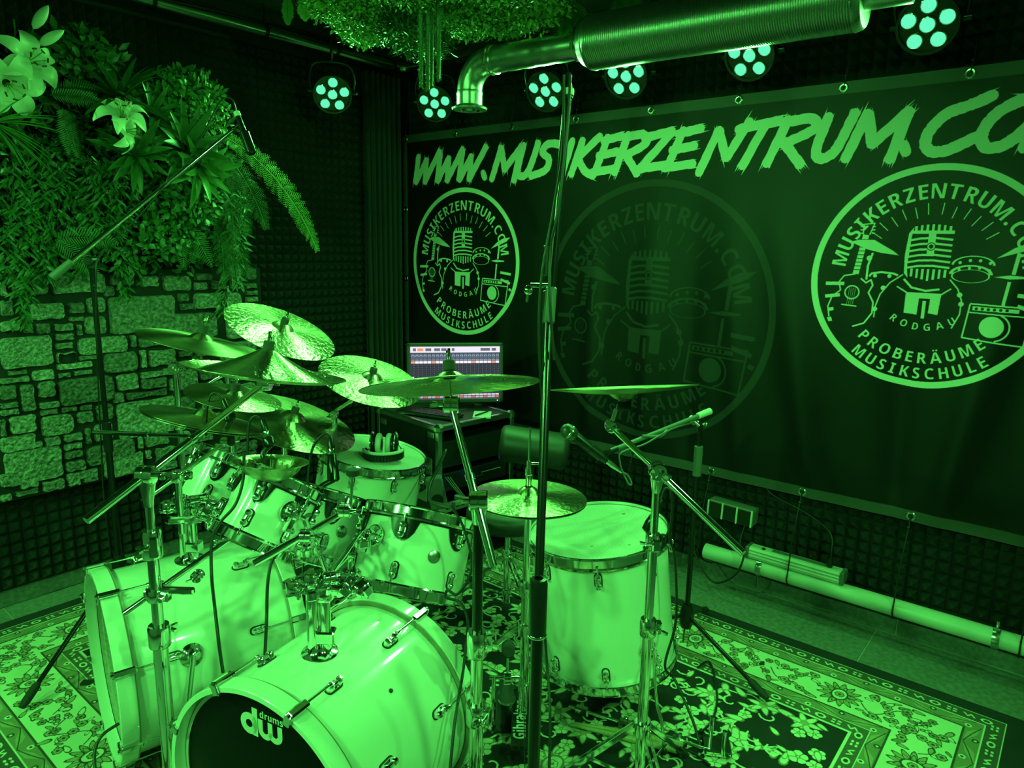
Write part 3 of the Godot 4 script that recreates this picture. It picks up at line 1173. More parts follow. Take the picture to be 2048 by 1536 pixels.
	mb.grid(24, 18, func(u: float, v: float) -> Vector3: return Vector3(GX + GW * u, 0.0105 + 0.0012 * sin(u * 23.0) * sin(v * 17.0), GZ + GH * v), Vector3.UP)
	var t := thing("rug", "large patterned oriental rug under the drum kit", "rug", Vector3(GX + GW / 2, 0.0, GZ + GH / 2))
	wpart(t, "pile", mb, pile)
	var edge := MB.new()
	edge.box(Transform3D(Basis(), Vector3(GX + GW / 2, 0.005, GZ + GH / 2)), Vector3(GW + 0.006, 0.0088, GH + 0.006), 0.002)
	wpart(t, "backing", edge, M.rubber)


func leaf_print(pen: Pen, c: Vector2, r: float, an: float, fill: Color, rim: Color) -> void:
	var o := []
	var i_ := []
	for k in 12:
		var a := TAU * k / 12
		var q := Vector2(cos(a) * r, sin(a) * r * 0.42 * (1.0 - 0.35 * cos(a)))
		o.append(c + q.rotated(an))
		i_.append(c + (q * 0.74).rotated(an))
	pen.poly(o, rim if fill != rim else fill)
	pen.poly(i_, fill)


func rosette(pen: Pen, c: Vector2, r: float, fill: Color, rim: Color) -> void:
	for k in 6:
		pen.disc(c + Vector2(r * 0.6, 0).rotated(k * TAU / 6), r * 0.48, rim)
	for k in 6:
		pen.disc(c + Vector2(r * 0.6, 0).rotated(k * TAU / 6), r * 0.3, fill)
	pen.disc(c, r * 0.3, rim)


func blossom(pen: Pen, c: Vector2, r: float, an: float, fill: Color, eye: Color) -> void:
	for k in 5:
		pen.disc(c + Vector2(r * 0.58, 0).rotated(an + k * TAU / 5), r * 0.45, fill)
	for k in 5:
		pen.line([c, c + Vector2(r * 0.8, 0).rotated(an + (k + 0.5) * TAU / 5)], r * 0.11, eye)
	pen.disc(c, r * 0.26, eye)
	pen.disc(c, r * 0.12, fill)


func palmette(pen: Pen, c: Vector2, r: float, an: float, petal: Color, rim: Color, core: Color) -> void:
	for lay in 3:
		var rr := r * (1.0 - 0.26 * lay)
		var cnt := 13 - 3 * lay
		for k in cnt:
			var a := an + TAU * k / cnt + 0.2 * lay
			leaf_print(pen, c + Vector2(rr * 0.72, 0).rotated(a), rr * 0.36, a, petal, rim)
	var p := []
	var q := []
	for k in 16:
		var a := TAU * k / 16
		var v := Vector2(cos(a) * r * 0.44, sin(a) * r * 0.33).rotated(an)
		p.append(c + v * 1.22)
		q.append(c + v)
	pen.poly(p, rim)
	pen.poly(q, core)
	rosette(pen, c, r * 0.22, petal, rim)



# ---------------------------------------------------------------- stone cladding on the left wall
func make_stone_panel() -> void:
	# z from, z to, y from, y to of every stone
	var at := [
		[2.102, 2.243, 1.359, 1.453], [1.876, 2.099, 1.358, 1.453], [2.254, 2.281, 1.357, 1.419], [1.838, 1.893, 1.337, 1.394], [1.753, 1.862, 1.388, 1.443],
		[1.641, 1.730, 1.376, 1.433], [1.487, 1.629, 1.352, 1.433], [1.383, 1.474, 1.401, 1.439], [1.406, 1.478, 1.354, 1.397], [1.308, 1.389, 1.353, 1.403],
		[1.221, 1.291, 1.350, 1.462], [1.136, 1.202, 1.395, 1.466], [1.137, 1.206, 1.352, 1.385], [1.135, 1.208, 1.319, 1.347], [1.135, 1.210, 1.284, 1.314],
		[2.237, 2.289, 1.274, 1.346], [2.052, 2.183, 1.250, 1.326], [1.975, 2.042, 1.270, 1.325], [1.884, 1.967, 1.267, 1.343], [1.573, 1.879, 1.164, 1.339],
		[1.499, 1.562, 1.300, 1.344], [1.466, 1.556, 1.259, 1.294], [1.343, 1.486, 1.260, 1.345], [1.228, 1.333, 1.242, 1.342], [2.110, 2.174, 1.191, 1.242],
		[2.025, 2.102, 1.200, 1.237], [1.979, 2.043, 1.238, 1.263], [1.990, 2.019, 1.175, 1.228], [1.888, 1.983, 1.174, 1.260], [1.369, 1.598, 1.117, 1.248],
		[2.223, 2.296, 1.213, 1.259], [2.178, 2.219, 1.199, 1.249], [2.111, 2.307, 1.056, 1.191], [2.025, 2.102, 1.159, 1.193], [2.032, 2.105, 1.122, 1.152],
		[2.023, 2.107, 1.057, 1.112], [1.805, 2.018, 1.085, 1.165], [1.927, 2.021, 1.064, 1.087], [1.767, 1.797, 1.101, 1.162], [1.576, 1.762, 1.096, 1.143],
		[1.769, 1.920, 0.991, 1.087], [1.732, 1.761, 0.999, 1.089], [1.588, 1.724, 0.997, 1.082], [1.504, 1.576, 1.031, 1.061], [1.376, 1.497, 1.021, 1.101],
		[2.215, 2.289, 1.032, 1.054], [2.117, 2.205, 0.996, 1.043], [2.052, 2.107, 0.996, 1.020], [1.965, 2.044, 1.000, 1.022], [1.964, 2.108, 1.033, 1.061],
		[2.210, 2.319, 0.999, 1.026], [1.771, 1.872, 0.900, 0.985], [1.642, 1.768, 0.896, 0.951], [1.546, 1.765, 0.951, 0.981], [1.591, 1.635, 0.869, 0.935],
		[1.488, 1.583, 0.859, 0.973], [1.348, 1.484, 0.902, 0.959], [1.355, 1.483, 0.828, 0.893], [2.260, 2.324, 0.928, 0.997], [2.198, 2.253, 0.868, 0.991],
		[2.116, 2.189, 0.917, 0.996], [1.880, 2.110, 0.868, 0.988], [1.844, 1.896, 0.849, 0.902], [1.643, 1.838, 0.856, 0.892], [2.261, 2.329, 0.897, 0.922],
		[2.261, 2.332, 0.866, 0.892], [2.110, 2.191, 0.873, 0.903], [2.116, 2.189, 0.842, 0.869], [2.041, 2.108, 0.842, 0.869], [1.979, 2.033, 0.838, 0.865],
		[1.889, 1.971, 0.777, 0.858], [1.603, 1.885, 0.669, 0.851], [1.505, 1.592, 0.761, 0.836], [1.505, 1.598, 0.684, 0.750], [2.316, 2.339, 0.779, 0.855],
		[2.202, 2.305, 0.780, 0.861], [2.059, 2.190, 0.746, 0.840], [1.980, 2.051, 0.780, 0.837], [1.902, 1.987, 0.683, 0.768], [2.210, 2.346, 0.705, 0.780],
		[2.190, 2.262, 0.709, 0.737], [2.120, 2.185, 0.701, 0.748], [2.031, 2.111, 0.707, 0.746], [2.035, 2.114, 0.669, 0.701], [2.000, 2.024, 0.683, 0.758],
		[2.037, 2.114, 0.631, 0.665], [1.930, 2.029, 0.574, 0.669], [1.811, 1.922, 0.584, 0.680], [1.779, 1.802, 0.614, 0.676], [1.647, 1.772, 0.608, 0.679],
		[1.743, 1.770, 0.554, 0.602], [1.617, 1.727, 0.520, 0.601], [1.544, 1.602, 0.601, 0.661], [1.488, 1.608, 0.535, 0.589], [2.118, 2.342, 0.556, 0.709],
		[2.029, 2.115, 0.569, 0.620], [1.982, 2.117, 0.526, 0.566], [2.328, 2.361, 0.563, 0.621], [1.778, 1.961, 0.497, 0.603], [1.618, 1.775, 0.481, 0.521],
		[1.492, 1.610, 0.485, 0.529], [2.220, 2.293, 0.536, 0.568], [2.223, 2.312, 0.508, 0.535], [2.121, 2.212, 0.501, 0.555], [2.060, 2.114, 0.504, 0.533],
		[1.985, 2.054, 0.507, 0.537], [2.323, 2.368, 0.501, 0.534], [1.145, 1.323, 1.095, 1.228], [1.158, 1.366, 0.986, 1.086], [1.158, 1.338, 0.870, 0.972],
		[1.372, 1.467, 0.739, 0.816], [1.366, 1.473, 0.638, 0.727], [1.428, 1.536, 0.588, 0.638], [1.165, 1.345, 0.746, 0.860], [1.258, 1.353, 0.639, 0.742],
		[1.169, 1.252, 0.621, 0.726], [1.177, 1.365, 0.551, 0.620], [1.340, 1.426, 0.504, 0.562], [1.180, 1.327, 0.482, 0.541], [1.184, 1.424, 0.441, 0.481],
		[2.567, 2.708, 1.359, 1.453], [2.719, 2.747, 1.357, 1.419], [2.702, 2.754, 1.274, 1.346], [2.517, 2.649, 1.250, 1.326], [2.441, 2.507, 1.270, 1.325],
		[2.575, 2.640, 1.191, 1.242], [2.490, 2.567, 1.200, 1.237], [2.445, 2.508, 1.238, 1.263], [2.455, 2.484, 1.175, 1.228], [2.688, 2.761, 1.213, 1.259],
		[2.644, 2.684, 1.199, 1.249], [2.576, 2.772, 1.056, 1.191], [2.490, 2.567, 1.159, 1.193], [2.497, 2.570, 1.122, 1.152], [2.488, 2.572, 1.057, 1.112],
		[2.680, 2.754, 1.032, 1.054], [2.582, 2.670, 0.996, 1.043], [2.517, 2.572, 0.996, 1.020], [2.431, 2.509, 1.000, 1.022], [2.430, 2.573, 1.033, 1.061],
		[2.675, 2.784, 0.999, 1.026], [2.726, 2.789, 0.928, 0.997], [2.663, 2.718, 0.868, 0.991], [2.581, 2.654, 0.917, 0.996], [2.727, 2.794, 0.897, 0.922],
		[2.727, 2.797, 0.866, 0.892], [2.575, 2.656, 0.873, 0.903], [2.581, 2.654, 0.842, 0.869], [2.506, 2.573, 0.842, 0.869], [2.445, 2.498, 0.838, 0.865],
		[2.781, 2.804, 0.779, 0.855], [2.667, 2.770, 0.780, 0.861], [2.524, 2.655, 0.746, 0.840], [2.446, 2.516, 0.780, 0.837], [2.675, 2.811, 0.705, 0.780],
		[2.655, 2.728, 0.709, 0.737], [2.585, 2.650, 0.701, 0.748], [2.496, 2.576, 0.707, 0.746], [2.500, 2.579, 0.669, 0.701], [2.465, 2.489, 0.683, 0.758],
		[2.502, 2.579, 0.631, 0.665], [2.583, 2.807, 0.556, 0.709], [2.494, 2.580, 0.569, 0.620], [2.448, 2.582, 0.526, 0.566], [2.793, 2.827, 0.563, 0.621],
		[2.685, 2.758, 0.536, 0.568], [2.688, 2.777, 0.508, 0.535], [2.586, 2.677, 0.501, 0.555], [2.525, 2.579, 0.504, 0.533], [2.451, 2.519, 0.507, 0.537],
		[2.788, 2.834, 0.501, 0.534],
	]
	var R := RandomNumberGenerator.new()
	R.seed = 23
	var t := thing("stone_panel", "stone cladding panel of rough rectangular blocks on the left wall", "stone panel", Vector3(0.0, 0.49, 1.75))
	var back := MB.new()
	back.box(Transform3D(Basis(), Vector3(0.058, 0.977, 1.973)), Vector3(0.03, 0.966, 1.725), 0.004)
	wpart(t, "mortar", back, M.mortar)
	for s in at:
		var w: float = s[1] - s[0]
		var h: float = s[3] - s[2]
		if w < 0.012 or h < 0.012:
			continue
		var e := minf(w, h)
		var poly := PackedVector2Array()
		var cr := minf(e * 0.3, 0.03)
		for k in 4:
			var sx := 1.0 if k in [0, 3] else -1.0
			var sy := 1.0 if k < 2 else -1.0
			var c := Vector2(sx * (w / 2 - 0.0012), sy * (h / 2 - 0.0012))
			var c1 := cr * R.randf_range(0.3, 1.2)
			var c2 := cr * R.randf_range(0.3, 1.2)
			var a := c - Vector2(sx * c1, 0)
			var b := c - Vector2(0, sy * c2)
			var mid := (a + b) / 2 * 0.35 + c * 0.65 - Vector2(sx, sy) * cr * 0.12
			poly.append_array(PackedVector2Array([b, mid, a] if k in [0, 2] else [a, mid, b]))
			# a rough point half way along the next side
			var nx := Vector2(0, sy * (h / 2 - 0.0012)) if k in [0, 2] else Vector2(sx * (w / 2 - 0.0012), 0)
			poly.append(nx + Vector2(R.randf_range(-0.15, 0.15) * w * (1.0 if k in [0, 2] else 0.0), R.randf_range(-0.15, 0.15) * h * (0.0 if k in [0, 2] else 1.0)) - nx.normalized() * R.randf_range(-0.002, 0.006))
		var mb := MB.new()
		var th := R.randf_range(0.012, 0.026)
		mb.prism(poly, 0.0, th, Transform3D(Basis(Vector3.UP, PI / 2), Vector3.ZERO), minf(0.006, e * 0.12))
		var ma: Material = M.stones[R.randi() % 5]
		put(t, "stone", mb.mesh(), ma, Transform3D(Basis(), Vector3(0.07, (s[2] + s[3]) / 2, (s[0] + s[1]) / 2) - t.position))



# ---------------------------------------------------------------- pipes, ducts, wall fittings
func ribbed(prof_r: float, a: Vector3, b: Vector3, pitch: float, depth: float, mb: MB, seg := 40) -> void:
	var h := a.distance_to(b)
	var n := int(h / pitch)
	var p := [Vector2(0, 0), Vector2(prof_r - depth, 0)]
	for i in n:
		p.append(Vector2(prof_r, (i + 0.3) * pitch))
		p.append(Vector2(prof_r, (i + 0.7) * pitch))
		p.append(Vector2(prof_r - depth, (i + 1.0) * pitch))
	p.append(Vector2(prof_r - depth, h))
	p.append(Vector2(0, h))
	mb.lathe(p, seg, Transform3D(MB.frame((b - a).normalized()), a), 60.0)


func make_services() -> void:
	# ventilation duct: collar, elbow, pipe, wide silencer, end cap
	var e1 := Vector3(1.7749, 2.42, 0.5973)
	var e2 := Vector3(2.7782, 2.42, 0.5375)
	var dir := (e2 - e1).normalized()
	var mouth := e1 - dir * 0.64 + Vector3(0, -0.2, 0)
	var t := thing("ventilation_duct", "shiny metal ventilation duct with a wide ribbed silencer and an elbow", "duct", mouth)
	var mb := MB.new()
	ribbed(0.105, e1, e2, 0.0085, 0.0022, mb, 56)
	wpart(t, "silencer", mb, M.galvanised)
	mb = MB.new()
	mb.cyl(e2 - dir * 0.012, e2 + dir * 0.022, 0.107, 48, 0.101, 0.006)
	mb.cyl(e2 + dir * 0.02, e2 + dir * 0.16, 0.045, 24)
	wpart(t, "end_cap", mb, M.galvanised)
	mb = MB.new()
	mb.cyl(e1 - dir * 0.03, e1 + dir * 0.02, 0.088, 48, 0.107, 0.006)
	wpart(t, "reducer", mb, M.galvanised)
	var pr := 0.058
	var p0 := e1 - dir * 0.52
	mb = MB.new()
	ribbed(pr, p0, e1 - dir * 0.02, 0.085, 0.0018, mb)
	wpart(t, "pipe", mb, M.galvanised)
	var bend := []
	var cen := p0 + Vector3(0, -0.12, 0)
	for k in 13:
		var a := PI / 2 * k / 12
		bend.append(cen + Vector3(0, cos(a), 0) * 0.12 - dir * sin(a) * 0.12)
	mb = MB.new()
	mb.tube(bend, pr, 28, false)
	wpart(t, "elbow", mb, M.galvanised)
	var foot: Vector3 = bend[12]
	mb = MB.new()
	mb.lathe([Vector2(pr - 0.004, 0.0), Vector2(pr + 0.001, 0.0), Vector2(pr + 0.003, -0.012), Vector2(pr + 0.001, -0.02), Vector2(pr + 0.001, -0.062), Vector2(pr + 0.012, -0.066), Vector2(pr + 0.024, -0.074), Vector2(pr + 0.022, -0.082), Vector2(pr - 0.01, -0.084), Vector2(pr - 0.014, -0.074), Vector2(0.036, -0.078), Vector2(0.03, -0.09), Vector2(0, -0.094)], 36, Transform3D(Basis(), foot), 50)
	wpart(t, "outlet_collar", mb, M.galvanised)
	for c in [p0 + dir * 0.015, e1 - dir * 0.05]:
		mb = MB.new()
		mb.lathe([Vector2(pr, -0.016), Vector2(pr + 0.006, -0.014), Vector2(pr + 0.006, -0.004), Vector2(pr + 0.002, 0.0), Vector2(pr + 0.006, 0.004), Vector2(pr + 0.006, 0.014), Vector2(pr, 0.016)], 36, Transform3D(MB.frame(dir), c))
		mb.box(Transform3D(Basis(), c + Vector3(0, -0.02, 0.066)), Vector3(0.012, 0.03, 0.014), 0.002)
		wpart(t, "pipe_clamp", mb, M.steel)
	for k in [0.06, 0.55, 0.95]:
		mb = MB.new()
		var q: Vector3 = p0.lerp(e2, k)
		mb.cyl(q + Vector3(0, 0.05, 0), Vector3(q.x, RH, q.z), 0.0025, 6)
		wpart(t, "hanger_wire", mb, M.steel)
	# pipe and cable bundle under the ceiling
	mb = MB.new()
	mb.tube([Vector3(0.12, 2.63, 4.6), Vector3(0.12, 2.63, 0.2), Vector3(0.125, 2.63, 0.155), Vector3(0.16, 2.63, 0.12), Vector3(0.25, 2.63, 0.115), Vector3(RX, 2.63, 0.115)], 0.031, 18)
	t = thing("ceiling_pipe", "thin metal pipe running round the room below the ceiling", "pipe", Vector3(0.12, 2.6, 2.0))
	wpart(t, "tube", mb, M.steel)
	for z in [0.22, 0.62, 1.05, 1.6]:
		mb = MB.new()
		mb.lathe([Vector2(0.03, -0.008), Vector2(0.037, -0.008), Vector2(0.037, 0.008), Vector2(0.03, 0.008)], 20, Transform3D(MB.frame(Vector3.BACK), Vector3(0.12, 2.63, z)))
		mb.cyl(Vector3(0.12, 2.665, z), Vector3(0.12, RH, z), 0.004, 6)
		wpart(t, "pipe_clip", mb, M.black_metal)
	for k in 5:
		var o := Vector2(0.03, 0).rotated(0.5 + k * 0.55)
		var pts := []
		for i in 30:
			var z := 4.6 - i * 0.153
			pts.append(Vector3(0.12 + o.x + 0.012 * sin(i * 1.3 + k), 2.635 + absf(o.y) + 0.012 * sin(i * 0.9 + k * 2.0), z))
		mb = MB.new()
		mb.tube(pts, 0.006 + 0.0015 * (k % 3), 6)
		tag(wroot("ceiling_cable", mb, M.cable, pts[0]), ["thickest black cable of the bundle along the left ceiling pipe", "black cable lying on top of the left ceiling pipe", "black cable on the wall side of the left ceiling pipe", "thin black cable sagging beside the left ceiling pipe", "black cable furthest behind the left ceiling pipe"][k], "cable", "bundle of cables along the ceiling pipe")
	# wires hanging down the left wall
	for w in [[Vector3(0.13, 2.5421, 0.4032), Vector3(0.13, 1.7925, 0.4071), Vector3(0.13, 1.2753, 0.4122), 0.0022, "thin wire hanging straight down the left wall beside the curtain"], [Vector3(0.14, 2.5144, 0.4012), Vector3(0.14, 1.1414, 0.3889), Vector3(0.14, 0.8306, 0.3762), 0.0016, "thin wire hanging behind the straight one near the curtain"], [Vector3(0.1, 2.6086, 0.7458), Vector3(0.1, 2.5279, 0.7742), Vector3(0.1, 2.3715, 0.8059), 0.003, "short cable dropping beside the stage light on the left wall"]]:
		mb = MB.new()
		var pw := curve([w[0], w[1], w[2]], 8)
		mb.tube(pw, w[3], 5)
		mb.box(Transform3D(Basis(), w[2]), Vector3(0.012, 0.008, 0.02), 0.002)
		tag(wroot("hanging_wire", mb, M.cable, w[0]), w[4], "wire", "wires hanging on the left wall")
	# heating pipe along the foot of the back wall
	t = thing("heating_pipe", "thick pale pipe running along the foot of the banner wall", "pipe", Vector3(3.4, 0.13, 0.1))
	mb = MB.new()
	mb.lathe([Vector2(0.03, 0), Vector2(0.036, 0), Vector2(0.0365, 0.004), Vector2(0.036, 2.55), Vector2(0, 2.55)], 28, Transform3D(MB.frame(Vector3.RIGHT), Vector3(2.215, 0.17, 0.1)))
	mb.cyl(Vector3(2.219, 0.17, 0.1), Vector3(2.223, 0.17, 0.1), 0.0345, 24)
	wpart(t, "tube", mb, M.light_plastic)
	for x in [Vector3(2.4853, 0.1635, 0.1).x, Vector3(3.3913, 0.1696, 0.1).x, 4.4]:
		mb = MB.new()
		mb.lathe([Vector2(0.036, -0.012), Vector2(0.041, -0.012), Vector2(0.042, -0.004), Vector2(0.042, 0.004), Vector2(0.041, 0.012), Vector2(0.036, 0.012)], 24, Transform3D(MB.frame(Vector3.RIGHT), Vector3(x, 0.17, 0.1)))
		mb.cyl(Vector3(x, 0.205, 0.1), Vector3(x, 0.24, 0.1), 0.006, 8)
		mb.cyl(Vector3(x, 0.17, 0.064), Vector3(x, 0.17, 0.044), 0.006, 8)
		mb.box(Transform3D(Basis(), Vector3(x, 0.214, 0.108)), Vector3(0.02, 0.01, 0.02), 0.002)
		wpart(t, "pipe_clamp", mb, M.steel)
	# lamp ballast lying on the pipe
	var u0 := Vector3(2.4321, 0.2088, 0.1)
	var u1 := Vector3(2.8272, 0.2016, 0.1)
	var b0 := Vector3(u0.x, 0.234, 0.092)
	var b1 := Vector3(u1.x, 0.234, 0.092)
	t = thing("lamp_ballast", "pale ribbed power unit lying on the heating pipe", "power unit", b0)
	mb = MB.new()
	var ln := b1.x - b0.x
	var prof := PackedVector2Array()
	for q in [Vector2(-0.03, -0.025), Vector2(0.03, -0.025), Vector2(0.034, -0.012), Vector2(0.027, -0.006), Vector2(0.034, 0.002), Vector2(0.027, 0.008), Vector2(0.033, 0.016), Vector2(0.026, 0.026), Vector2(-0.026, 0.026), Vector2(-0.033, 0.016)]:
		prof.append(q)
	mb.prism(prof, 0.0, ln, Transform3D(Basis(Vector3(0, 0, 1), Vector3(0, 1, 0), Vector3(1, 0, 0)), b0))
	wpart(t, "body", mb, M.light_plastic)
	mb = MB.new()
	mb.box(Transform3D(Basis(), b0 + Vector3(-0.008, 0, 0)), Vector3(0.018, 0.058, 0.07), 0.004)
	wpart(t, "end_plate", mb, M.grey_plastic)
	mb = MB.new()
	mb.box(Transform3D(Basis(), b1 + Vector3(0.008, 0, 0)), Vector3(0.018, 0.058, 0.07), 0.004)
	wpart(t, "end_plate", mb, M.grey_plastic)
	mb = MB.new()
	mb.cyl(b0 + Vector3(0.06, 0.026, 0.01), b0 + Vector3(0.06, 0.032, 0.01), 0.009, 12, -1, 0.002)
	wpart(t, "knob", mb, M.black)
	mb = MB.new()
	mb.box(Transform3D(Basis(), Vector3((b0.x + b1.x) / 2 + 0.02, 0.26, 0.088)), Vector3(ln * 0.62, 0.006, 0.03), 0.002)
	wpart(t, "fin_strip", mb, M.grey_plastic)
	mb = MB.new()
	var cp := b1 + Vector3(-0.05, 0.03, 0)
	mb.tube(curve([cp, cp + Vector3(0, 0.06, 0.0), cp + Vector3(-0.02, 0.14, -0.025), cp + Vector3(-0.13, 0.2, -0.035), cp + Vector3(-0.3, 0.26, -0.03), cp + Vector3(-0.33, 0.36, -0.03)]), 0.004, 6)
	mb.cyl(cp, cp + Vector3(0, 0.04, 0), 0.012, 10, 0.008)
	wpart(t, "lead", mb, M.cable)
	# triple socket on the foam
	var so := Vector3(2.3214, 0.3913, 0.06)
	t = thing("wall_socket", "dark triple power socket with pale dividers on the foam below the banner", "socket", so)
	var tilt := Basis(Vector3.BACK, -0.03)
	mb = MB.new()
	mb.box(Transform3D(tilt, so + Vector3(0, 0, 0.012)), Vector3(0.222, 0.082, 0.07), 0.006)
	wpart(t, "housing", mb, M.grey_plastic)
	for k in 3:
		mb = MB.new()
		mb.box(Transform3D(tilt, so + tilt * Vector3(-0.07 + 0.07 * k, 0, 0.049)), Vector3(0.058, 0.07, 0.006), 0.002)
		wpart(t, "socket_lid", mb, M.black)
	for k in 4:
		mb = MB.new()
		mb.box(Transform3D(tilt, so + tilt * Vector3(-0.105 + 0.07 * k, 0, 0.05)), Vector3(0.008, 0.08, 0.008), 0.002)
		wpart(t, "divider", mb, M.light_plastic)
	mb = MB.new()
	mb.tube(curve([so + Vector3(0.07, -0.04, 0.02), so + Vector3(0.066, -0.12, 0.06), Vector3(2.4255, 0.2322, 0.16), Vector3(2.4067, 0.1423, 0.2), Vector3(2.3156, 0.0748, 0.2), Vector3(2.2189, 0.1177, 0.16), Vector3(2.1254, 0.2247, 0.1)]), 0.005, 7)
	tag(wroot("power_cable", mb, M.cable, so + Vector3(0.07, -0.04, 0.02)), "black cable looping from the triple socket over the pale wall pipe", "cable")
	mb = MB.new()
	mb.tube(curve([Vector3(2.1236, 0.2502, 0.1), Vector3(2.1768, 0.1553, 0.12), Vector3(2.2304, 0.1025, 0.07), Vector3(2.308, 0.138, 0.05)]), 0.003, 6)
	tag(wroot("thin_cable", mb, M.cable, Vector3(2.1236, 0.2502, 0.1)), "thin black cable behind the end of the pale wall pipe", "cable")



# ---------------------------------------------------------------- drums
var lug_mesh: ArrayMesh
var gasket_mesh: ArrayMesh
var claw_mesh: ArrayMesh
var rod_mesh := {}


func stadium(w: float, h: float, n := 8) -> PackedVector2Array:
	var p := PackedVector2Array()
	var r := w / 2
	for k in n + 1:
		p.append(Vector2(cos(PI * k / n) * r, h / 2 - r + sin(PI * k / n) * r))
	for k in n + 1:
		p.append(Vector2(-cos(PI * k / n) * r, -h / 2 + r - sin(PI * k / n) * r))
	return p


func hardware_meshes() -> void:
	# a twin turret lug: y along the drum, z outwards
	var mb := MB.new()
	mb.prism(stadium(0.021, 0.05), 0.002, 0.006, Transform3D(), 0.0015)
	for y in [-0.0145, 0.0145]:
		mb.lathe([Vector2(0.0098, 0.005), Vector2(0.0098, 0.016), Vector2(0.008, 0.0195), Vector2(0.0, 0.0205)], 14, Transform3D(Basis(Vector3.RIGHT, PI / 2), Vector3(0, y, 0)), 50)
	mb.cyl(Vector3(0, -0.0145, 0.011), Vector3(0, 0.0145, 0.011), 0.0055, 10)
	lug_mesh = mb.mesh()
	mb = MB.new()
	mb.prism(stadium(0.0265, 0.056), -0.002, 0.0025, Transform3D(), 0.001)
	gasket_mesh = mb.mesh()
	# bass drum claw: y along the drum from the front, z outwards
	mb = MB.new()
	mb.box(Transform3D(Basis(), Vector3(0, 0.024, 0.008)), Vector3(0.02, 0.06, 0.012), 0.004)
	mb.box(Transform3D(Basis(), Vector3(0, -0.005, -0.004)), Vector3(0.02, 0.007, 0.03), 0.002)
	mb.cyl(Vector3(0, -0.012, 0.008), Vector3(0, -0.004, 0.008), 0.006, 8)
	claw_mesh = mb.mesh()


func rod(ln: float) -> ArrayMesh:
	var key := snappedf(ln, 0.001)
	if not rod_mesh.has(key):
		var mb := MB.new()
		mb.cyl(Vector3.ZERO, Vector3(0, ln, 0), 0.0032, 8)
		mb.cyl(Vector3(0, ln - 0.004, 0), Vector3(0, ln + 0.007, 0), 0.0055, 8, -1, 0.001)
		rod_mesh[key] = mb.mesh()
	return rod_mesh[key]


func radial(a: float, r: float, y: float) -> Transform3D:
	var o := Vector3(cos(a), 0, sin(a))
	return Transform3D(Basis(Vector3.UP.cross(o), Vector3.UP, o), o * r + Vector3(0, y, 0))


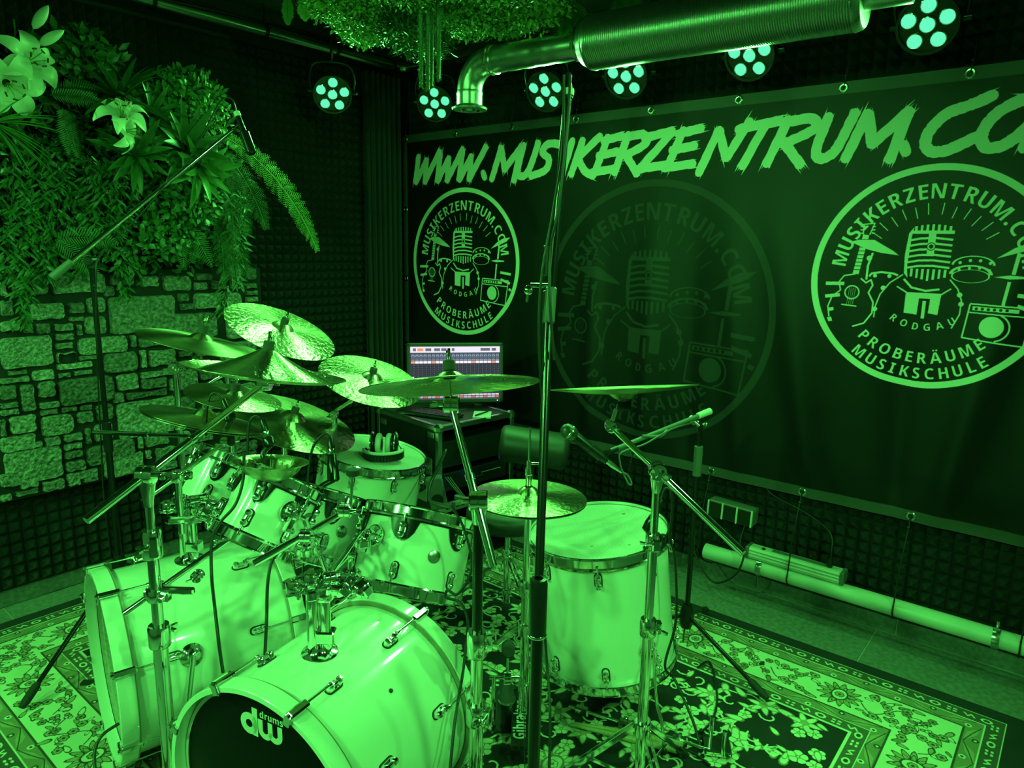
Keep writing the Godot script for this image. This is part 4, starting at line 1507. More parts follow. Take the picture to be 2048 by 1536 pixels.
func tom(called: String, label: String, at: Vector3, axis: Vector3, R: float, L: float, lugs: int, turn: float, band := true, badge_at := -100.0) -> Node3D:
	var t := thing(called, label, "drum", at, "", along(axis, Vector3.RIGHT.rotated(Vector3.UP, 0.65)))
	# angles are counted from the side that faces the room, to the right
	var tc: Vector3 = t.transform.basis.inverse() * (FRONT - at)
	var phi := atan2(tc.z, tc.x)
	var sgn := signf((t.transform.basis * Vector3(-sin(phi), 0, cos(phi))).dot(RIGHTWARD))
	turn = phi + sgn * turn
	badge_at = phi + sgn * badge_at if badge_at > -99.0 else badge_at
	var h := L / 2
	var mb := MB.new()
	mb.lathe([Vector2(R - 0.008, -h), Vector2(R, -h), Vector2(R, h), Vector2(R - 0.008, h), Vector2(R - 0.008, -h)], 72)
	part(t, "shell", mb, M.white)
	mb = MB.new()
	mb.lathe([Vector2(R + 0.003, h - 0.008), Vector2(R + 0.002, h + 0.0015), Vector2(R - 0.006, h + 0.003), Vector2(R * 0.5, h + 0.0026), Vector2(0, h + 0.0026)], 72, Transform3D(), 60)
	part(t, "batter_head", mb, M.head)
	mb = MB.new()
	mb.lathe([Vector2(0, -h - 0.0026), Vector2(R - 0.006, -h - 0.003), Vector2(R + 0.002, -h - 0.0015), Vector2(R + 0.003, -h + 0.008)], 72, Transform3D(), 60)
	part(t, "bottom_head", mb, M.head)
	for sg in [1.0, -1.0]:
		mb = MB.new()
		var p := [Vector2(R + 0.002, h - 0.026), Vector2(R + 0.013, h - 0.027), Vector2(R + 0.0145, h - 0.022), Vector2(R + 0.0085, h - 0.018), Vector2(R + 0.008, h + 0.006), Vector2(R + 0.0105, h + 0.0095), Vector2(R + 0.009, h + 0.013), Vector2(R + 0.004, h + 0.013), Vector2(R + 0.0035, h - 0.01), Vector2(R + 0.002, h - 0.026)]
		if sg < 0:
			var q := []
			for k in range(p.size() - 1, -1, -1):
				q.append(Vector2(p[k].x, -p[k].y))
			p = q
		mb.lathe(p, 72, Transform3D(), 30)
		part(t, "top_hoop" if sg > 0 else "bottom_hoop", mb, M.chrome)
	var off := minf(0.062, h * 0.62)
	for k in lugs:
		for sg in [1.0, -1.0]:
			var a := turn + TAU * (k + (0.0 if sg > 0 else 0.0)) / lugs
			var lug := put(t, "lug", lug_mesh, M.chrome, radial(a, R + (0.004 if band and sg > 0 else 0.0), sg * (h - off)))
			put(lug, "gasket", gasket_mesh, M.rubber)
			var ln := off - 0.018
			put(lug, "tension_rod", rod(ln), M.chrome, Transform3D(Basis() if sg > 0 else Basis(Vector3.RIGHT, PI), Vector3(0, 0, 0.011)))
	if band:
		# round mounting bracket on the shell
		mb = MB.new()
		mb.lathe([Vector2(0.034, 0.002), Vector2(0.034, 0.008), Vector2(0.03, 0.011), Vector2(0.02, 0.009), Vector2(0.017, 0.02), Vector2(0.017, 0.034), Vector2(0.012, 0.038), Vector2(0, 0.038)], 24, Transform3D(Basis(Vector3.RIGHT, PI / 2), Vector3.ZERO))
		mb.box(Transform3D(Basis(), Vector3(0, -0.03, 0.026)), Vector3(0.02, 0.05, 0.018), 0.003)
		mb.cyl(Vector3(-0.03, 0, 0.028), Vector3(0.03, 0, 0.028), 0.0055, 10)
		var br := put(t, "mount_bracket", mb.mesh(), M.chrome, radial(phi + sgn * (-0.74 if R > 0.12 else 0.5), R + 0.002, h * 0.22))
		put(br, "wing_bolt", wing_mesh, M.chrome, Transform3D(Basis(Vector3.BACK, -PI / 2), Vector3(0.02, 0, 0.028)))
		# suspension band under the upper hoop, scalloped round the lugs
		mb = MB.new()
		mb.grid(lugs * 16, 3, func(u: float, v: float) -> Vector3:
			var a := turn + TAU * u
			var s := pow(maxf(cos((a - turn) * lugs), 0.0), 0.6)
			var y1 := h - 0.032 - (off + 0.004) * s * 0.95
			return Vector3(cos(a) * (R + 0.0035), lerpf(h - 0.024, y1, v), sin(a) * (R + 0.0035)))
		for i in mb.n.size():
			var rad := Vector3(mb.v[i].x, 0, mb.v[i].z).normalized()
			if mb.n[i].dot(rad) < 0.0:
				mb.n[i] = -mb.n[i]
		part(t, "suspension_band", mb, M.black_metal)
	if badge_at > -99.0:
		mb = MB.new()
		mb.lathe([Vector2(0.02, 0.0), Vector2(0.02, 0.002), Vector2(0.0185, 0.003), Vector2(0.0, 0.003)], 24, Transform3D(Basis(Vector3.RIGHT, PI / 2), Vector3.ZERO))
		var bd := put(t, "badge", mb.mesh(), M.steel, radial(badge_at, R - 0.0002, 0.0))
		mb = MB.new()
		mb.lathe([Vector2(0.0185, 0.0031), Vector2(0.0, 0.0033)], 12, Transform3D(Basis(Vector3.RIGHT, PI / 2), Vector3.ZERO), 40, 0.1, PI - 0.1)
		put(bd, "badge_print", mb.mesh(), M.grey_plastic)
	return t


func bass(label: String, at: Vector3, th: float, L: float, front_head: bool) -> Node3D:
	var axis := Vector3(cos(th), 0, sin(th))
	var t := thing("bass_drum", label, "bass drum", at, "", along(axis, Vector3.UP))
	var R := 0.279
	var HR := 0.296
	var mb := MB.new()
	mb.lathe([Vector2(R - 0.009, 0.03), Vector2(R, 0.03), Vector2(R, L - 0.03), Vector2(R - 0.009, L - 0.03)], 96)
	part(t, "shell", mb, M.white)
	mb = MB.new()
	mb.lathe([Vector2(R - 0.0095, L - 0.03), Vector2(R - 0.0095, 0.032)], 96)
	part(t, "shell_lining", mb, M.inner)
	mb = MB.new()
	for y in [0.075, L - 0.1]:
		mb.lathe([Vector2(R - 0.017, y + 0.03), Vector2(R - 0.017, y - 0.03), Vector2(R - 0.0095, y - 0.031)], 96)
	part(t, "reinforcement_ring", mb, M.inner)
	for e in 2:
		mb = MB.new()
		var y0 := 0.0 if e == 0 else L - 0.046
		mb.lathe([Vector2(HR - 0.014, y0), Vector2(HR - 0.002, y0), Vector2(HR, y0 + 0.002), Vector2(HR, y0 + 0.044), Vector2(HR - 0.002, y0 + 0.046), Vector2(HR - 0.014, y0 + 0.046), Vector2(HR - 0.014, y0)], 96, Transform3D(), 30)
		var hp := part(t, "hoop", mb, M.white)
		# strip between hoop and shell, the gap's shading put into its colour
		mb = MB.new()
		var yi := y0 + (0.046 if e == 0 else -0.004)
		mb.lathe([Vector2(R + 0.002, yi), Vector2(R + 0.0135, yi), Vector2(R + 0.0135, yi + 0.004), Vector2(R + 0.002, yi + 0.004)], 96)
		part(hp, "gap_shade_strip", mb, M.gap_shade)
	mb = MB.new()
	mb.lathe([Vector2(R + 0.003, L - 0.04), Vector2(R, L - 0.026), Vector2(R - 0.01, L - 0.024), Vector2(0, L - 0.024)], 96, Transform3D(), 50)
	part(t, "batter_head", mb, M.head)
	if front_head:
		mb = MB.new()
		mb.lathe([Vector2(0, 0.032), Vector2(R - 0.01, 0.032), Vector2(R + 0.002, 0.036)], 96, Transform3D(), 50)
		var hd := part(t, "front_head", mb, M.head_black)
		dw_logo(hd)
	for k in 8:
		var a := deg_to_rad(22.5 + 45.0 * k)
		for e in 2:
			var x := radial(a, HR, 0.0 if e == 0 else L)
			if e == 1:
				x.basis = x.basis * Basis(Vector3.BACK, PI)
			var cl := put(t, "claw", claw_mesh, M.chrome, x)
			put(cl, "tension_rod", rod(0.075), M.chrome, Transform3D(Basis(), Vector3(0, 0.05, 0.006)))
			var lg := put(t, "lug", lug_mesh, M.chrome, radial(a, R, 0.148 if e == 0 else L - 0.148))
			put(lg, "gasket", gasket_mesh, M.rubber)
	return t


func flat_poly(mb: MB, pts: Array, y: float) -> void:
	# polygon in the head's plane (x right, z up), a hair in front of it
	var p := PackedVector2Array()
	for q in pts:
		p.append(q)
	mb.prism(p, -y, -y + 0.0006, Transform3D(Basis(Vector3(1, 0, 0), Vector3(0, 0, 1), Vector3(0, -1, 0)), Vector3.ZERO))


func ring_poly(mb: MB, c: Vector2, r0: float, r1: float, a0: float, a1: float, y: float) -> void:
	var m := 20
	for k in m:
		var p := a0 + (a1 - a0) * k / m
		var q := a0 + (a1 - a0) * (k + 1) / m
		flat_poly(mb, [c + Vector2(cos(p), sin(p)) * r0, c + Vector2(cos(p), sin(p)) * r1, c + Vector2(cos(q), sin(q)) * r1, c + Vector2(cos(q), sin(q)) * r0], y)


func dw_logo(hd: Node3D) -> void:
	# rounded d, rounded w and a small word between them, as on the head
	var mb := MB.new()
	var y := 0.0312
	ring_poly(mb, Vector2(-0.047, 0.184), 0.0105, 0.0275, 0, TAU, y)
	flat_poly(mb, [Vector2(-0.0365, 0.157), Vector2(-0.0195, 0.157), Vector2(-0.0195, 0.229), Vector2(-0.0365, 0.229)], y)
	for cx in [0.0045, 0.0345]:
		ring_poly(mb, Vector2(cx, 0.181), 0.008, 0.0225, PI, TAU, y)
	for x in [-0.018, 0.0125, 0.0425]:
		flat_poly(mb, [Vector2(x, 0.18), Vector2(x + 0.0145, 0.18), Vector2(x + 0.0145, 0.206), Vector2(x, 0.206)], y)
	part(hd, "head_emblem", mb, M.print_white)
	var m := letter_mesh("drums", 0.024, func(p: Vector2) -> Vector3: return Vector3(p.x + 0.024, y, p.y + 0.219), func(_p: Vector2) -> Vector3: return Vector3.DOWN)
	put(hd, "head_lettering", m, M.print_white)


func cymbal(called: String, label: String, at: Vector3, nrm: Vector3, R: float, kind := "crash", group := "cymbals of the drum kit") -> Node3D:
	var t := thing(called, label, "cymbal", at, group, along(nrm, Vector3.RIGHT))
	var p := cymbal_profile(R, kind)
	var top := []
	var bot := []
	for q in p:
		bot.append(Vector2(q.x, q.y - 0.0008))
		top.append(Vector2(q.x, q.y + 0.0008))
	top.reverse()
	var mb := MB.new()
	mb.lathe(bot + top, 96, Transform3D(), 30)
	part(t, "bronze_plate", mb, M.cymbal if kind != "raw" else M.cymbal_raw)
	return t


func cymbal_profile(R: float, kind: String) -> Array:
	# heights are measured from the edge plane
	var p := []
	var br := R * 0.2
	var bow := R * 0.085
	var bh := R * 0.085
	if kind == "china":
		for k in 7:
			var f := k / 6.0
			p.append(Vector2(lerpf(0.006, R * 0.17, f), R * 0.30 - R * 0.05 * f * f))
		for k in 9:
			var f := (k + 1) / 9.0
			p.append(Vector2(lerpf(R * 0.17, R * 0.80, f), R * 0.25 * (1.0 - f) * (1.0 - 0.12 * sin(f * PI)) + 0.0 - R * 0.03 * f))
		for k in 5:
			var f := (k + 1) / 5.0
			p.append(Vector2(lerpf(R * 0.80, R, f), -R * 0.03 + R * 0.05 * f * f))
		return p
	if kind == "bowl":
		for k in 14:
			var a := (k + 0.3) / 13.3 * PI * 0.40
			p.append(Vector2(R * 0.80 * sin(a) / sin(PI * 0.40), R * 0.62 * cos(a)))
		var last: Vector2 = p[p.size() - 1]
		p.append(Vector2(R * 0.9, last.y * 0.55))
		p.append(Vector2(R, last.y * 0.42))
		return p
	if kind == "hat":
		bh = R * 0.12
		bow = R * 0.07
	for k in 8:
		var f := k / 7.0
		p.append(Vector2(lerpf(0.006, br, f), bow + bh * (1.0 - f * f * (0.75 + 0.25 * f))))
	for k in 16:
		var f := (k + 1) / 16.0
		p.append(Vector2(lerpf(br, R, f), bow * (1.0 - f) * (1.0 + 0.5 * f)))
	return p


func make_kit() -> void:
	hardware_meshes()
	stand_meshes()
	var ba := bass("white bass drum in front with a black logo head", Vector3(2.177, 0.313, 2.453), deg_to_rad(-102.3), 0.515, true)
	var mb := MB.new()
	mb.ball(Vector3.ZERO, 0.006, 10)
	put(ba, "air_vent", mb.mesh(), M.black, radial(deg_to_rad(47.8), 0.279, 0.261))
	var bb := bass("white bass drum on the left with an open front hoop", Vector3(1.315, 0.313, 2.46), deg_to_rad(-77.7), 0.545, false)
	put(bb, "air_vent", mb.mesh(), M.black, radial(deg_to_rad(150.0), 0.279, 0.27))
	for b in [ba, bb]:
		for sd in [20.0, 160.0, 198.0]:
			if sd == 20.0 and b == ba:
				continue
			if sd == 160.0:
				continue
			# folding spur on a round plate, down to the floor
			var a := deg_to_rad(sd)
			var s := MB.new()
			s.lathe([Vector2(0.034, 0.0), Vector2(0.034, 0.005), Vector2(0.028, 0.012), Vector2(0.016, 0.022), Vector2(0.0, 0.024)], 24, Transform3D(Basis(Vector3.RIGHT, PI / 2), Vector3.ZERO))
			var plate := put(b, "spur_plate", s.mesh(), M.chrome, radial(a, 0.279, 0.2))
			var c: Vector3 = plate.transform * Vector3(0, 0, 0.02)
			var foot: Vector3 = b.transform.affine_inverse() * (Vector3((b.transform * (c + Vector3(signf(cos(a)) * 0.09, -0.09, 0))).x, 0.024, (b.transform * (c + Vector3(signf(cos(a)) * 0.09, -0.09, 0))).z))
			s = MB.new()
			s.cyl(c, foot, 0.008, 10, 0.006)
			part(b, "spur", s, M.chrome)
			s = MB.new()
			s.ball(foot, 0.011, 10)
			part(b, "spur_foot", s, M.rubber)
	tom("rack_tom", "smallest white rack tom, furthest left above the left bass drum", Vector3(1.2831, 0.7823, 2.0365), Vector3(-0.0236, 0.8361, -0.548), 0.1016, 0.19, 5, -0.2, true)
	tom("rack_tom", "white rack tom behind the small bowl cymbal", Vector3(1.7013, 0.8133, 2.105), Vector3(-0.0009, 0.8133, -0.5818), 0.117, 0.2, 6, -0.35, true)
	tom("rack_tom", "white rack tom right of the bowl cymbal, beside the biggest rack tom", Vector3(1.61, 0.67, 1.868), Vector3(-0.0958, 0.87, -0.4836), 0.134, 0.215, 6, 0.25, true, 0.6)
	tom("rack_tom", "biggest white rack tom with a round badge, above the front bass drum", Vector3(1.9114, 0.6163, 1.7214), Vector3(-0.1405, 0.8865, -0.4408), 0.178, 0.245, 6, -0.24, true, 0.38)
	var fr := tom("floor_tom", "large white floor tom on the right below the hi-hat", Vector3(2.333, 0.431, 1.228), Vector3(-0.08, 0.99, 0.09), 0.229, 0.455, 8, -0.04, false)
	var fl := tom("floor_tom", "white floor tom at the back with headphones lying on it", Vector3(1.083, 0.475, 1.245), Vector3(0.136, 0.985, -0.105), 0.23, 0.41, 8, -0.3, false)
	for q in [[fr, [0.75, 2.6, 4.9]], [fl, [0.9, 2.9, 5.0]]]:
		var d: Node3D = q[0]
		for a in q[1]:
			# leg in a round bracket, bent at the foot
			var R := 0.229
			var x := radial(a, R, -0.10)
			mb = MB.new()
			mb.lathe([Vector2(0.032, 0.0), Vector2(0.032, 0.004), Vector2(0.024, 0.012), Vector2(0.014, 0.02), Vector2(0.014, 0.036), Vector2(0.0, 0.038)], 20, Transform3D(Basis(Vector3.RIGHT, PI / 2), Vector3.ZERO))
			mb.cyl(Vector3(0, -0.016, 0.03), Vector3(0, 0.016, 0.03), 0.011, 12)
			put(d, "leg_bracket", mb.mesh(), M.chrome, x)
			var inv := d.transform.affine_inverse()
			var top: Vector3 = x * Vector3(0, 0.13, 0.03)
			var c: Vector3 = x * Vector3(0, -0.17, 0.03)
			var out: Vector3 = x.basis.z
			var w: Vector3 = d.transform * (c + out * 0.05)
			var foot: Vector3 = inv * Vector3(w.x, 0.022, w.z)
			mb = MB.new()
			mb.tube(curve([top, x * Vector3(0, 0.0, 0.03), c, c.lerp(foot, 0.45) + out * 0.012, foot], 5), 0.0055, 8)
			part(d, "leg", mb, M.chrome)
			mb = MB.new()
			mb.ball(foot, 0.0115, 10)
			part(d, "rubber_foot", mb, M.rubber)
	# stains and stick marks on the floor tom's head are left to its material; the maker's mark is printed
	for q in [[0.12, 0.1, 0.02], [-0.13, 0.09, 0.014], [-0.12, -0.03, 0.014]]:
		var m := letter_mesh("x", q[2], func(p: Vector2) -> Vector3: return Vector3(q[0] + p.x, 0.2315, q[1] - p.y), func(_p: Vector2) -> Vector3: return Vector3.UP)
		put(fr, "head_mark", m, M.grey_plastic)
	# cymbals
	cymbal("crash_cymbal", "big tilted crash cymbal, highest of all, before the stone panel", Vector3(0.943, 1.239, 1.554), Vector3(0.429, 0.89, -0.152), 0.2286)
	cymbal("crash_cymbal", "dark crash cymbal at far left with its left edge over the stones", Vector3(1.177, 1.254, 2.013), Vector3(0.135, 0.97, -0.203), 0.2032, "raw")
	cymbal("china_cymbal", "china cymbal with a raised cone at the end of the left boom", Vector3(1.6841, 1.225, 2.0807), Vector3(0.0117, 0.9851, -0.1715), 0.229, "china")
	cymbal("crash_cymbal", "tilted crash cymbal just left of the computer screen", Vector3(1.107, 1.01, 1.226), Vector3(0.371, 0.928, -0.027), 0.2286)
	var z := cymbal("crash_cymbal", "large crash cymbal with black lettering in front of the computer screen", Vector3(2.278, 1.246, 1.925), Vector3(-0.25, 0.954, -0.168), 0.2286)
	cymbal("splash_cymbal", "small cymbal under the left boom arm, before the stones", Vector3(1.37, 1.095, 2.011), Vector3(0.176, 0.972, -0.154), 0.1524)
	cymbal("ride_cymbal", "widest cymbal, low over the back floor tom, with a bright radial streak", Vector3(0.975, 0.857, 1.545), Vector3(0.304, 0.934, -0.189), 0.275)
	cymbal("bowl_cymbal", "small bowl shaped bell cymbal hung open side up in the middle", Vector3(1.752, 0.989, 2.116), Vector3(0.027, -0.991, 0.13), 0.105, "bowl")
	cymbal("crash_cymbal", "upside-down cymbal on the right boom, in front of the banner", Vector3(2.5357, 1.2211, 1.505), Vector3(0.1605, -0.9812, 0.1068), 0.2032, "raw")
	for k in 2:
		var up := 1.0 if k == 0 else -1.0
		cymbal("hi_hat_cymbal", "upper cymbal of the hi-hat over the floor tom" if k == 0 else "lower cymbal of the hi-hat over the floor tom", Vector3(2.2, 0.812 + (0.003 if k == 0 else -0.003), 1.49), Vector3(0, up, -0.03 * up), 0.186, "hat", "hi-hat over the floor tom")
		cymbal("hi_hat_cymbal", "upper cymbal of the closed pair at far left" if k == 0 else "lower cymbal of the closed pair at far left", Vector3(1.327, 1.025 + (0.003 if k == 0 else -0.003), 2.0955), Vector3(0.0666, 0.9598, -0.2725) * up, 0.19, "hat", "closed cymbal pair at far left")
	# the maker's name under the large crash, right of its stand
	var tocam := z.transform.basis.inverse() * (FRONT - z.position)
	var phi := atan2(tocam.z, tocam.x)
	var prof := cymbal_profile(0.2286, "crash")
	var side := Vector3(-sin(phi), 0, cos(phi))
	var out := Vector3(cos(phi), 0, sin(phi))
	if (z.transform.basis * side).dot(Vector3(0.773, 0, -0.634)) < 0.0:
		side = -side
	var place := func(p: Vector2) -> Vector3:
		var s := side * (0.135 + p.x) + out * (0.005 - p.y * 2.6)
		var r := minf(s.length(), 0.2275)
		var y := 0.0
		for i in prof.size() - 1:
			if r >= prof[i].x and r <= prof[i + 1].x:
				y = lerpf(prof[i].y, prof[i + 1].y, (r - prof[i].x) / (prof[i + 1].x - prof[i].x))
		return s + Vector3(0, y - 0.0014, 0)
	put(z, "lettering", letter_mesh("Zildjian", 0.036, place, func(_p: Vector2) -> Vector3: return Vector3.DOWN), M.print_black)



# ---------------------------------------------------------------- stands
var wing_mesh: ArrayMesh
var clamp_mesh: ArrayMesh
var knob_mesh: ArrayMesh


func stand_meshes() -> void:
	# wing bolt: y is the bolt's direction
	var mb := MB.new()
	mb.cyl(Vector3.ZERO, Vector3(0, 0.016, 0), 0.006, 10, -1, 0.001)
	for s in [-1.0, 1.0]:
		var q := PackedVector2Array([Vector2(0.003, 0.008), Vector2(0.014, 0.014), Vector2(0.021, 0.024), Vector2(0.02, 0.029), Vector2(0.013, 0.029), Vector2(0.004, 0.018)])
		mb.prism(q, -0.003, 0.003, Transform3D(Basis.from_scale(Vector3(s, 1, 1)), Vector3.ZERO))
	wing_mesh = mb.mesh()
	# split clamp for a tube along y, jaw opening along x
	mb = MB.new()
	mb.lathe([Vector2(0.012, -0.016), Vector2(0.021, -0.016), Vector2(0.0225, -0.0135), Vector2(0.0225, 0.0135), Vector2(0.021, 0.016), Vector2(0.012, 0.016), Vector2(0.012, -0.016)], 20)
	mb.box(Transform3D(Basis(), Vector3(0.03, 0, 0)), Vector3(0.026, 0.026, 0.02), 0.004)
	mb.box(Transform3D(Basis(), Vector3(-0.025, 0, 0)), Vector3(0.012, 0.022, 0.026), 0.003)
	mb.cyl(Vector3(0.032, 0, -0.02), Vector3(0.032, 0, 0.02), 0.0045, 8)
	mb.cyl(Vector3(0.032, 0, 0.012), Vector3(0.032, 0, 0.024), 0.008, 6, -1, 0.001)
	clamp_mesh = mb.mesh()
	# toothed tilter drum: axis along y
	mb = MB.new()
	var p := []
	for k in 24:
		var a := TAU * k / 24
		p.append(Vector2(cos(a), sin(a)) * (0.019 if k % 2 else 0.0175))
	mb.lathe([Vector2(0, -0.017), Vector2(0.017, -0.017), Vector2(0.0195, -0.014), Vector2(0.0195, -0.002), Vector2(0.0175, 0), Vector2(0.0195, 0.002), Vector2(0.0195, 0.014), Vector2(0.017, 0.017), Vector2(0, 0.017)], 24, Transform3D(), 30)
	knob_mesh = mb.mesh()


func collar(t: Node3D, x: Vector3, y: float, r: float, hgt: float, turn := 0.0, called := "clutch") -> void:
	var mb := MB.new()
	mb.lathe([Vector2(r, -hgt / 2), Vector2(r + 0.007, -hgt / 2), Vector2(r + 0.009, -hgt / 2 + 0.004), Vector2(r + 0.009, hgt / 2 - 0.006), Vector2(r + 0.006, hgt / 2), Vector2(r * 0.7, hgt / 2)], 24, Transform3D(Basis(), Vector3(0, 0, 0)), 30)
	mb.box(Transform3D(Basis(), Vector3(r + 0.012, 0, 0)), Vector3(0.02, hgt * 0.7, 0.022), 0.003)
	var c := put(t, called, mb.mesh(), M.chrome, Transform3D(Basis(Vector3.UP, turn), Vector3(x.x, y, x.z) - t.position))
	put(c, "wing_bolt", wing_mesh, M.chrome, Transform3D(Basis(Vector3.RIGHT, PI / 2), Vector3(r + 0.012, 0, 0.01)))


func tripod(t: Node3D, c: Vector3, hub: float, spread: float, turn: float, m: Material, flat := true) -> void:
	var mb := MB.new()
	mb.cyl(Vector3(c.x, hub - 0.025, c.z), Vector3(c.x, hub + 0.02, c.z), 0.024, 16, -1, 0.003)
	wpart(t, "tripod_hub", mb, m)
	mb = MB.new()
	mb.cyl(Vector3(c.x, hub * 0.36, c.z), Vector3(c.x, hub * 0.36 + 0.03, c.z), 0.02, 16, -1, 0.003)
	wpart(t, "brace_collar", mb, m)
	for k in 3:
		var a := turn + TAU * k / 3
		var o := Vector3(cos(a), 0, sin(a))
		var top := Vector3(c.x, hub, c.z) + o * 0.022
		var ft := Vector3(c.x, 0.036, c.z) + o * spread
		mb = MB.new()
		if flat:
			var s := o.cross(Vector3.UP) * 0.009
			for q in [-1.0, 1.0]:
				mb.box(Transform3D(along(ft - top, o.cross(Vector3.UP)), (top + ft) / 2 + s * q), Vector3(0.016, top.distance_to(ft), 0.003), 0.0008)
			var md := top.lerp(ft, 0.55)
			mb.box(Transform3D(along(md - Vector3(c.x, hub * 0.38, c.z), o.cross(Vector3.UP)), (md + Vector3(c.x, hub * 0.38, c.z)) / 2), Vector3(0.012, md.distance_to(Vector3(c.x, hub * 0.38, c.z)), 0.003), 0.0008)
		else:
			mb.cyl(top, ft, 0.008, 10)
			mb.cyl(Vector3(c.x, hub * 0.4, c.z), top.lerp(ft, 0.5), 0.004, 8)
		wpart(t, "leg", mb, m)
		mb = MB.new()
		var d := (ft - top).normalized()
		mb.tube([ft - d * 0.05, ft - d * 0.045, ft, ft + d * 0.012], [0.009, 0.013, 0.014, 0.009], 10)
		wpart(t, "rubber_foot", mb, M.rubber)


func topper(t: Node3D, at: Vector3, n: Vector3, below := 0.06, up := 0.03) -> void:
	# what holds a cymbal: rod, lower cup, felts, nut
	n = n.normalized()
	var mb := MB.new()
	mb.cyl(at - n * below, at + n * (up + 0.03), 0.004, 8)
	wpart(t, "cymbal_rod", mb, M.chrome)
	mb = MB.new()
	mb.cyl(at - n * 0.014, at - n * 0.003, 0.016, 16, 0.018, 0.002)
	wpart(t, "lower_felt", mb, M.felt)
	mb = MB.new()
	mb.cyl(at + n * (up - 0.004), at + n * (up + 0.022), 0.0165, 18, 0.0155, 0.002)
	wpart(t, "upper_felt", mb, M.felt)
	var x := Transform3D(along(n, Vector3(0.6, 0, -0.77)), at + n * (up + 0.021) - t.position)
	put(t, "wing_nut", wing_mesh, M.chrome, x)


func boom(t: Node3D, tail: Vector3, head: Vector3, r0 := 0.0095, r1 := 0.0078, called := "boom_arm") -> void:
	var mb := MB.new()
	var mid := tail.lerp(head, 0.55)
	mb.cyl(tail, mid, r0, 14, -1, 0.001)
	mb.cyl(mid, head, r1, 14, -1, 0.001)
	mb.cyl(mid - (head - tail).normalized() * 0.012, mid + (head - tail).normalized() * 0.004, r0 + 0.002, 14, -1, 0.001)
	wpart(t, called, mb, M.chrome)


func tilter(t: Node3D, at: Vector3, ax: Vector3, s := 1.0, called := "tilter") -> void:
	var b := along(ax, Vector3.UP)
	var k := put(t, called, knob_mesh, M.chrome, Transform3D(b.scaled_local(Vector3.ONE * s), at - t.position))
	put(k, "wing_bolt", wing_mesh, M.chrome, Transform3D(Basis(), Vector3(0, 0.016, 0)))


func pole(t: Node3D, c: Vector3, y0: float, y1: float, r: float, m: Material, called: String) -> void:
	var mb := MB.new()
	mb.cyl(Vector3(c.x, y0, c.z), Vector3(c.x, y1, c.z), r, 20, -1, 0.002)
	wpart(t, called, mb, m)


const RIGHTWARD := Vector3(0.773, 0.0, -0.634)


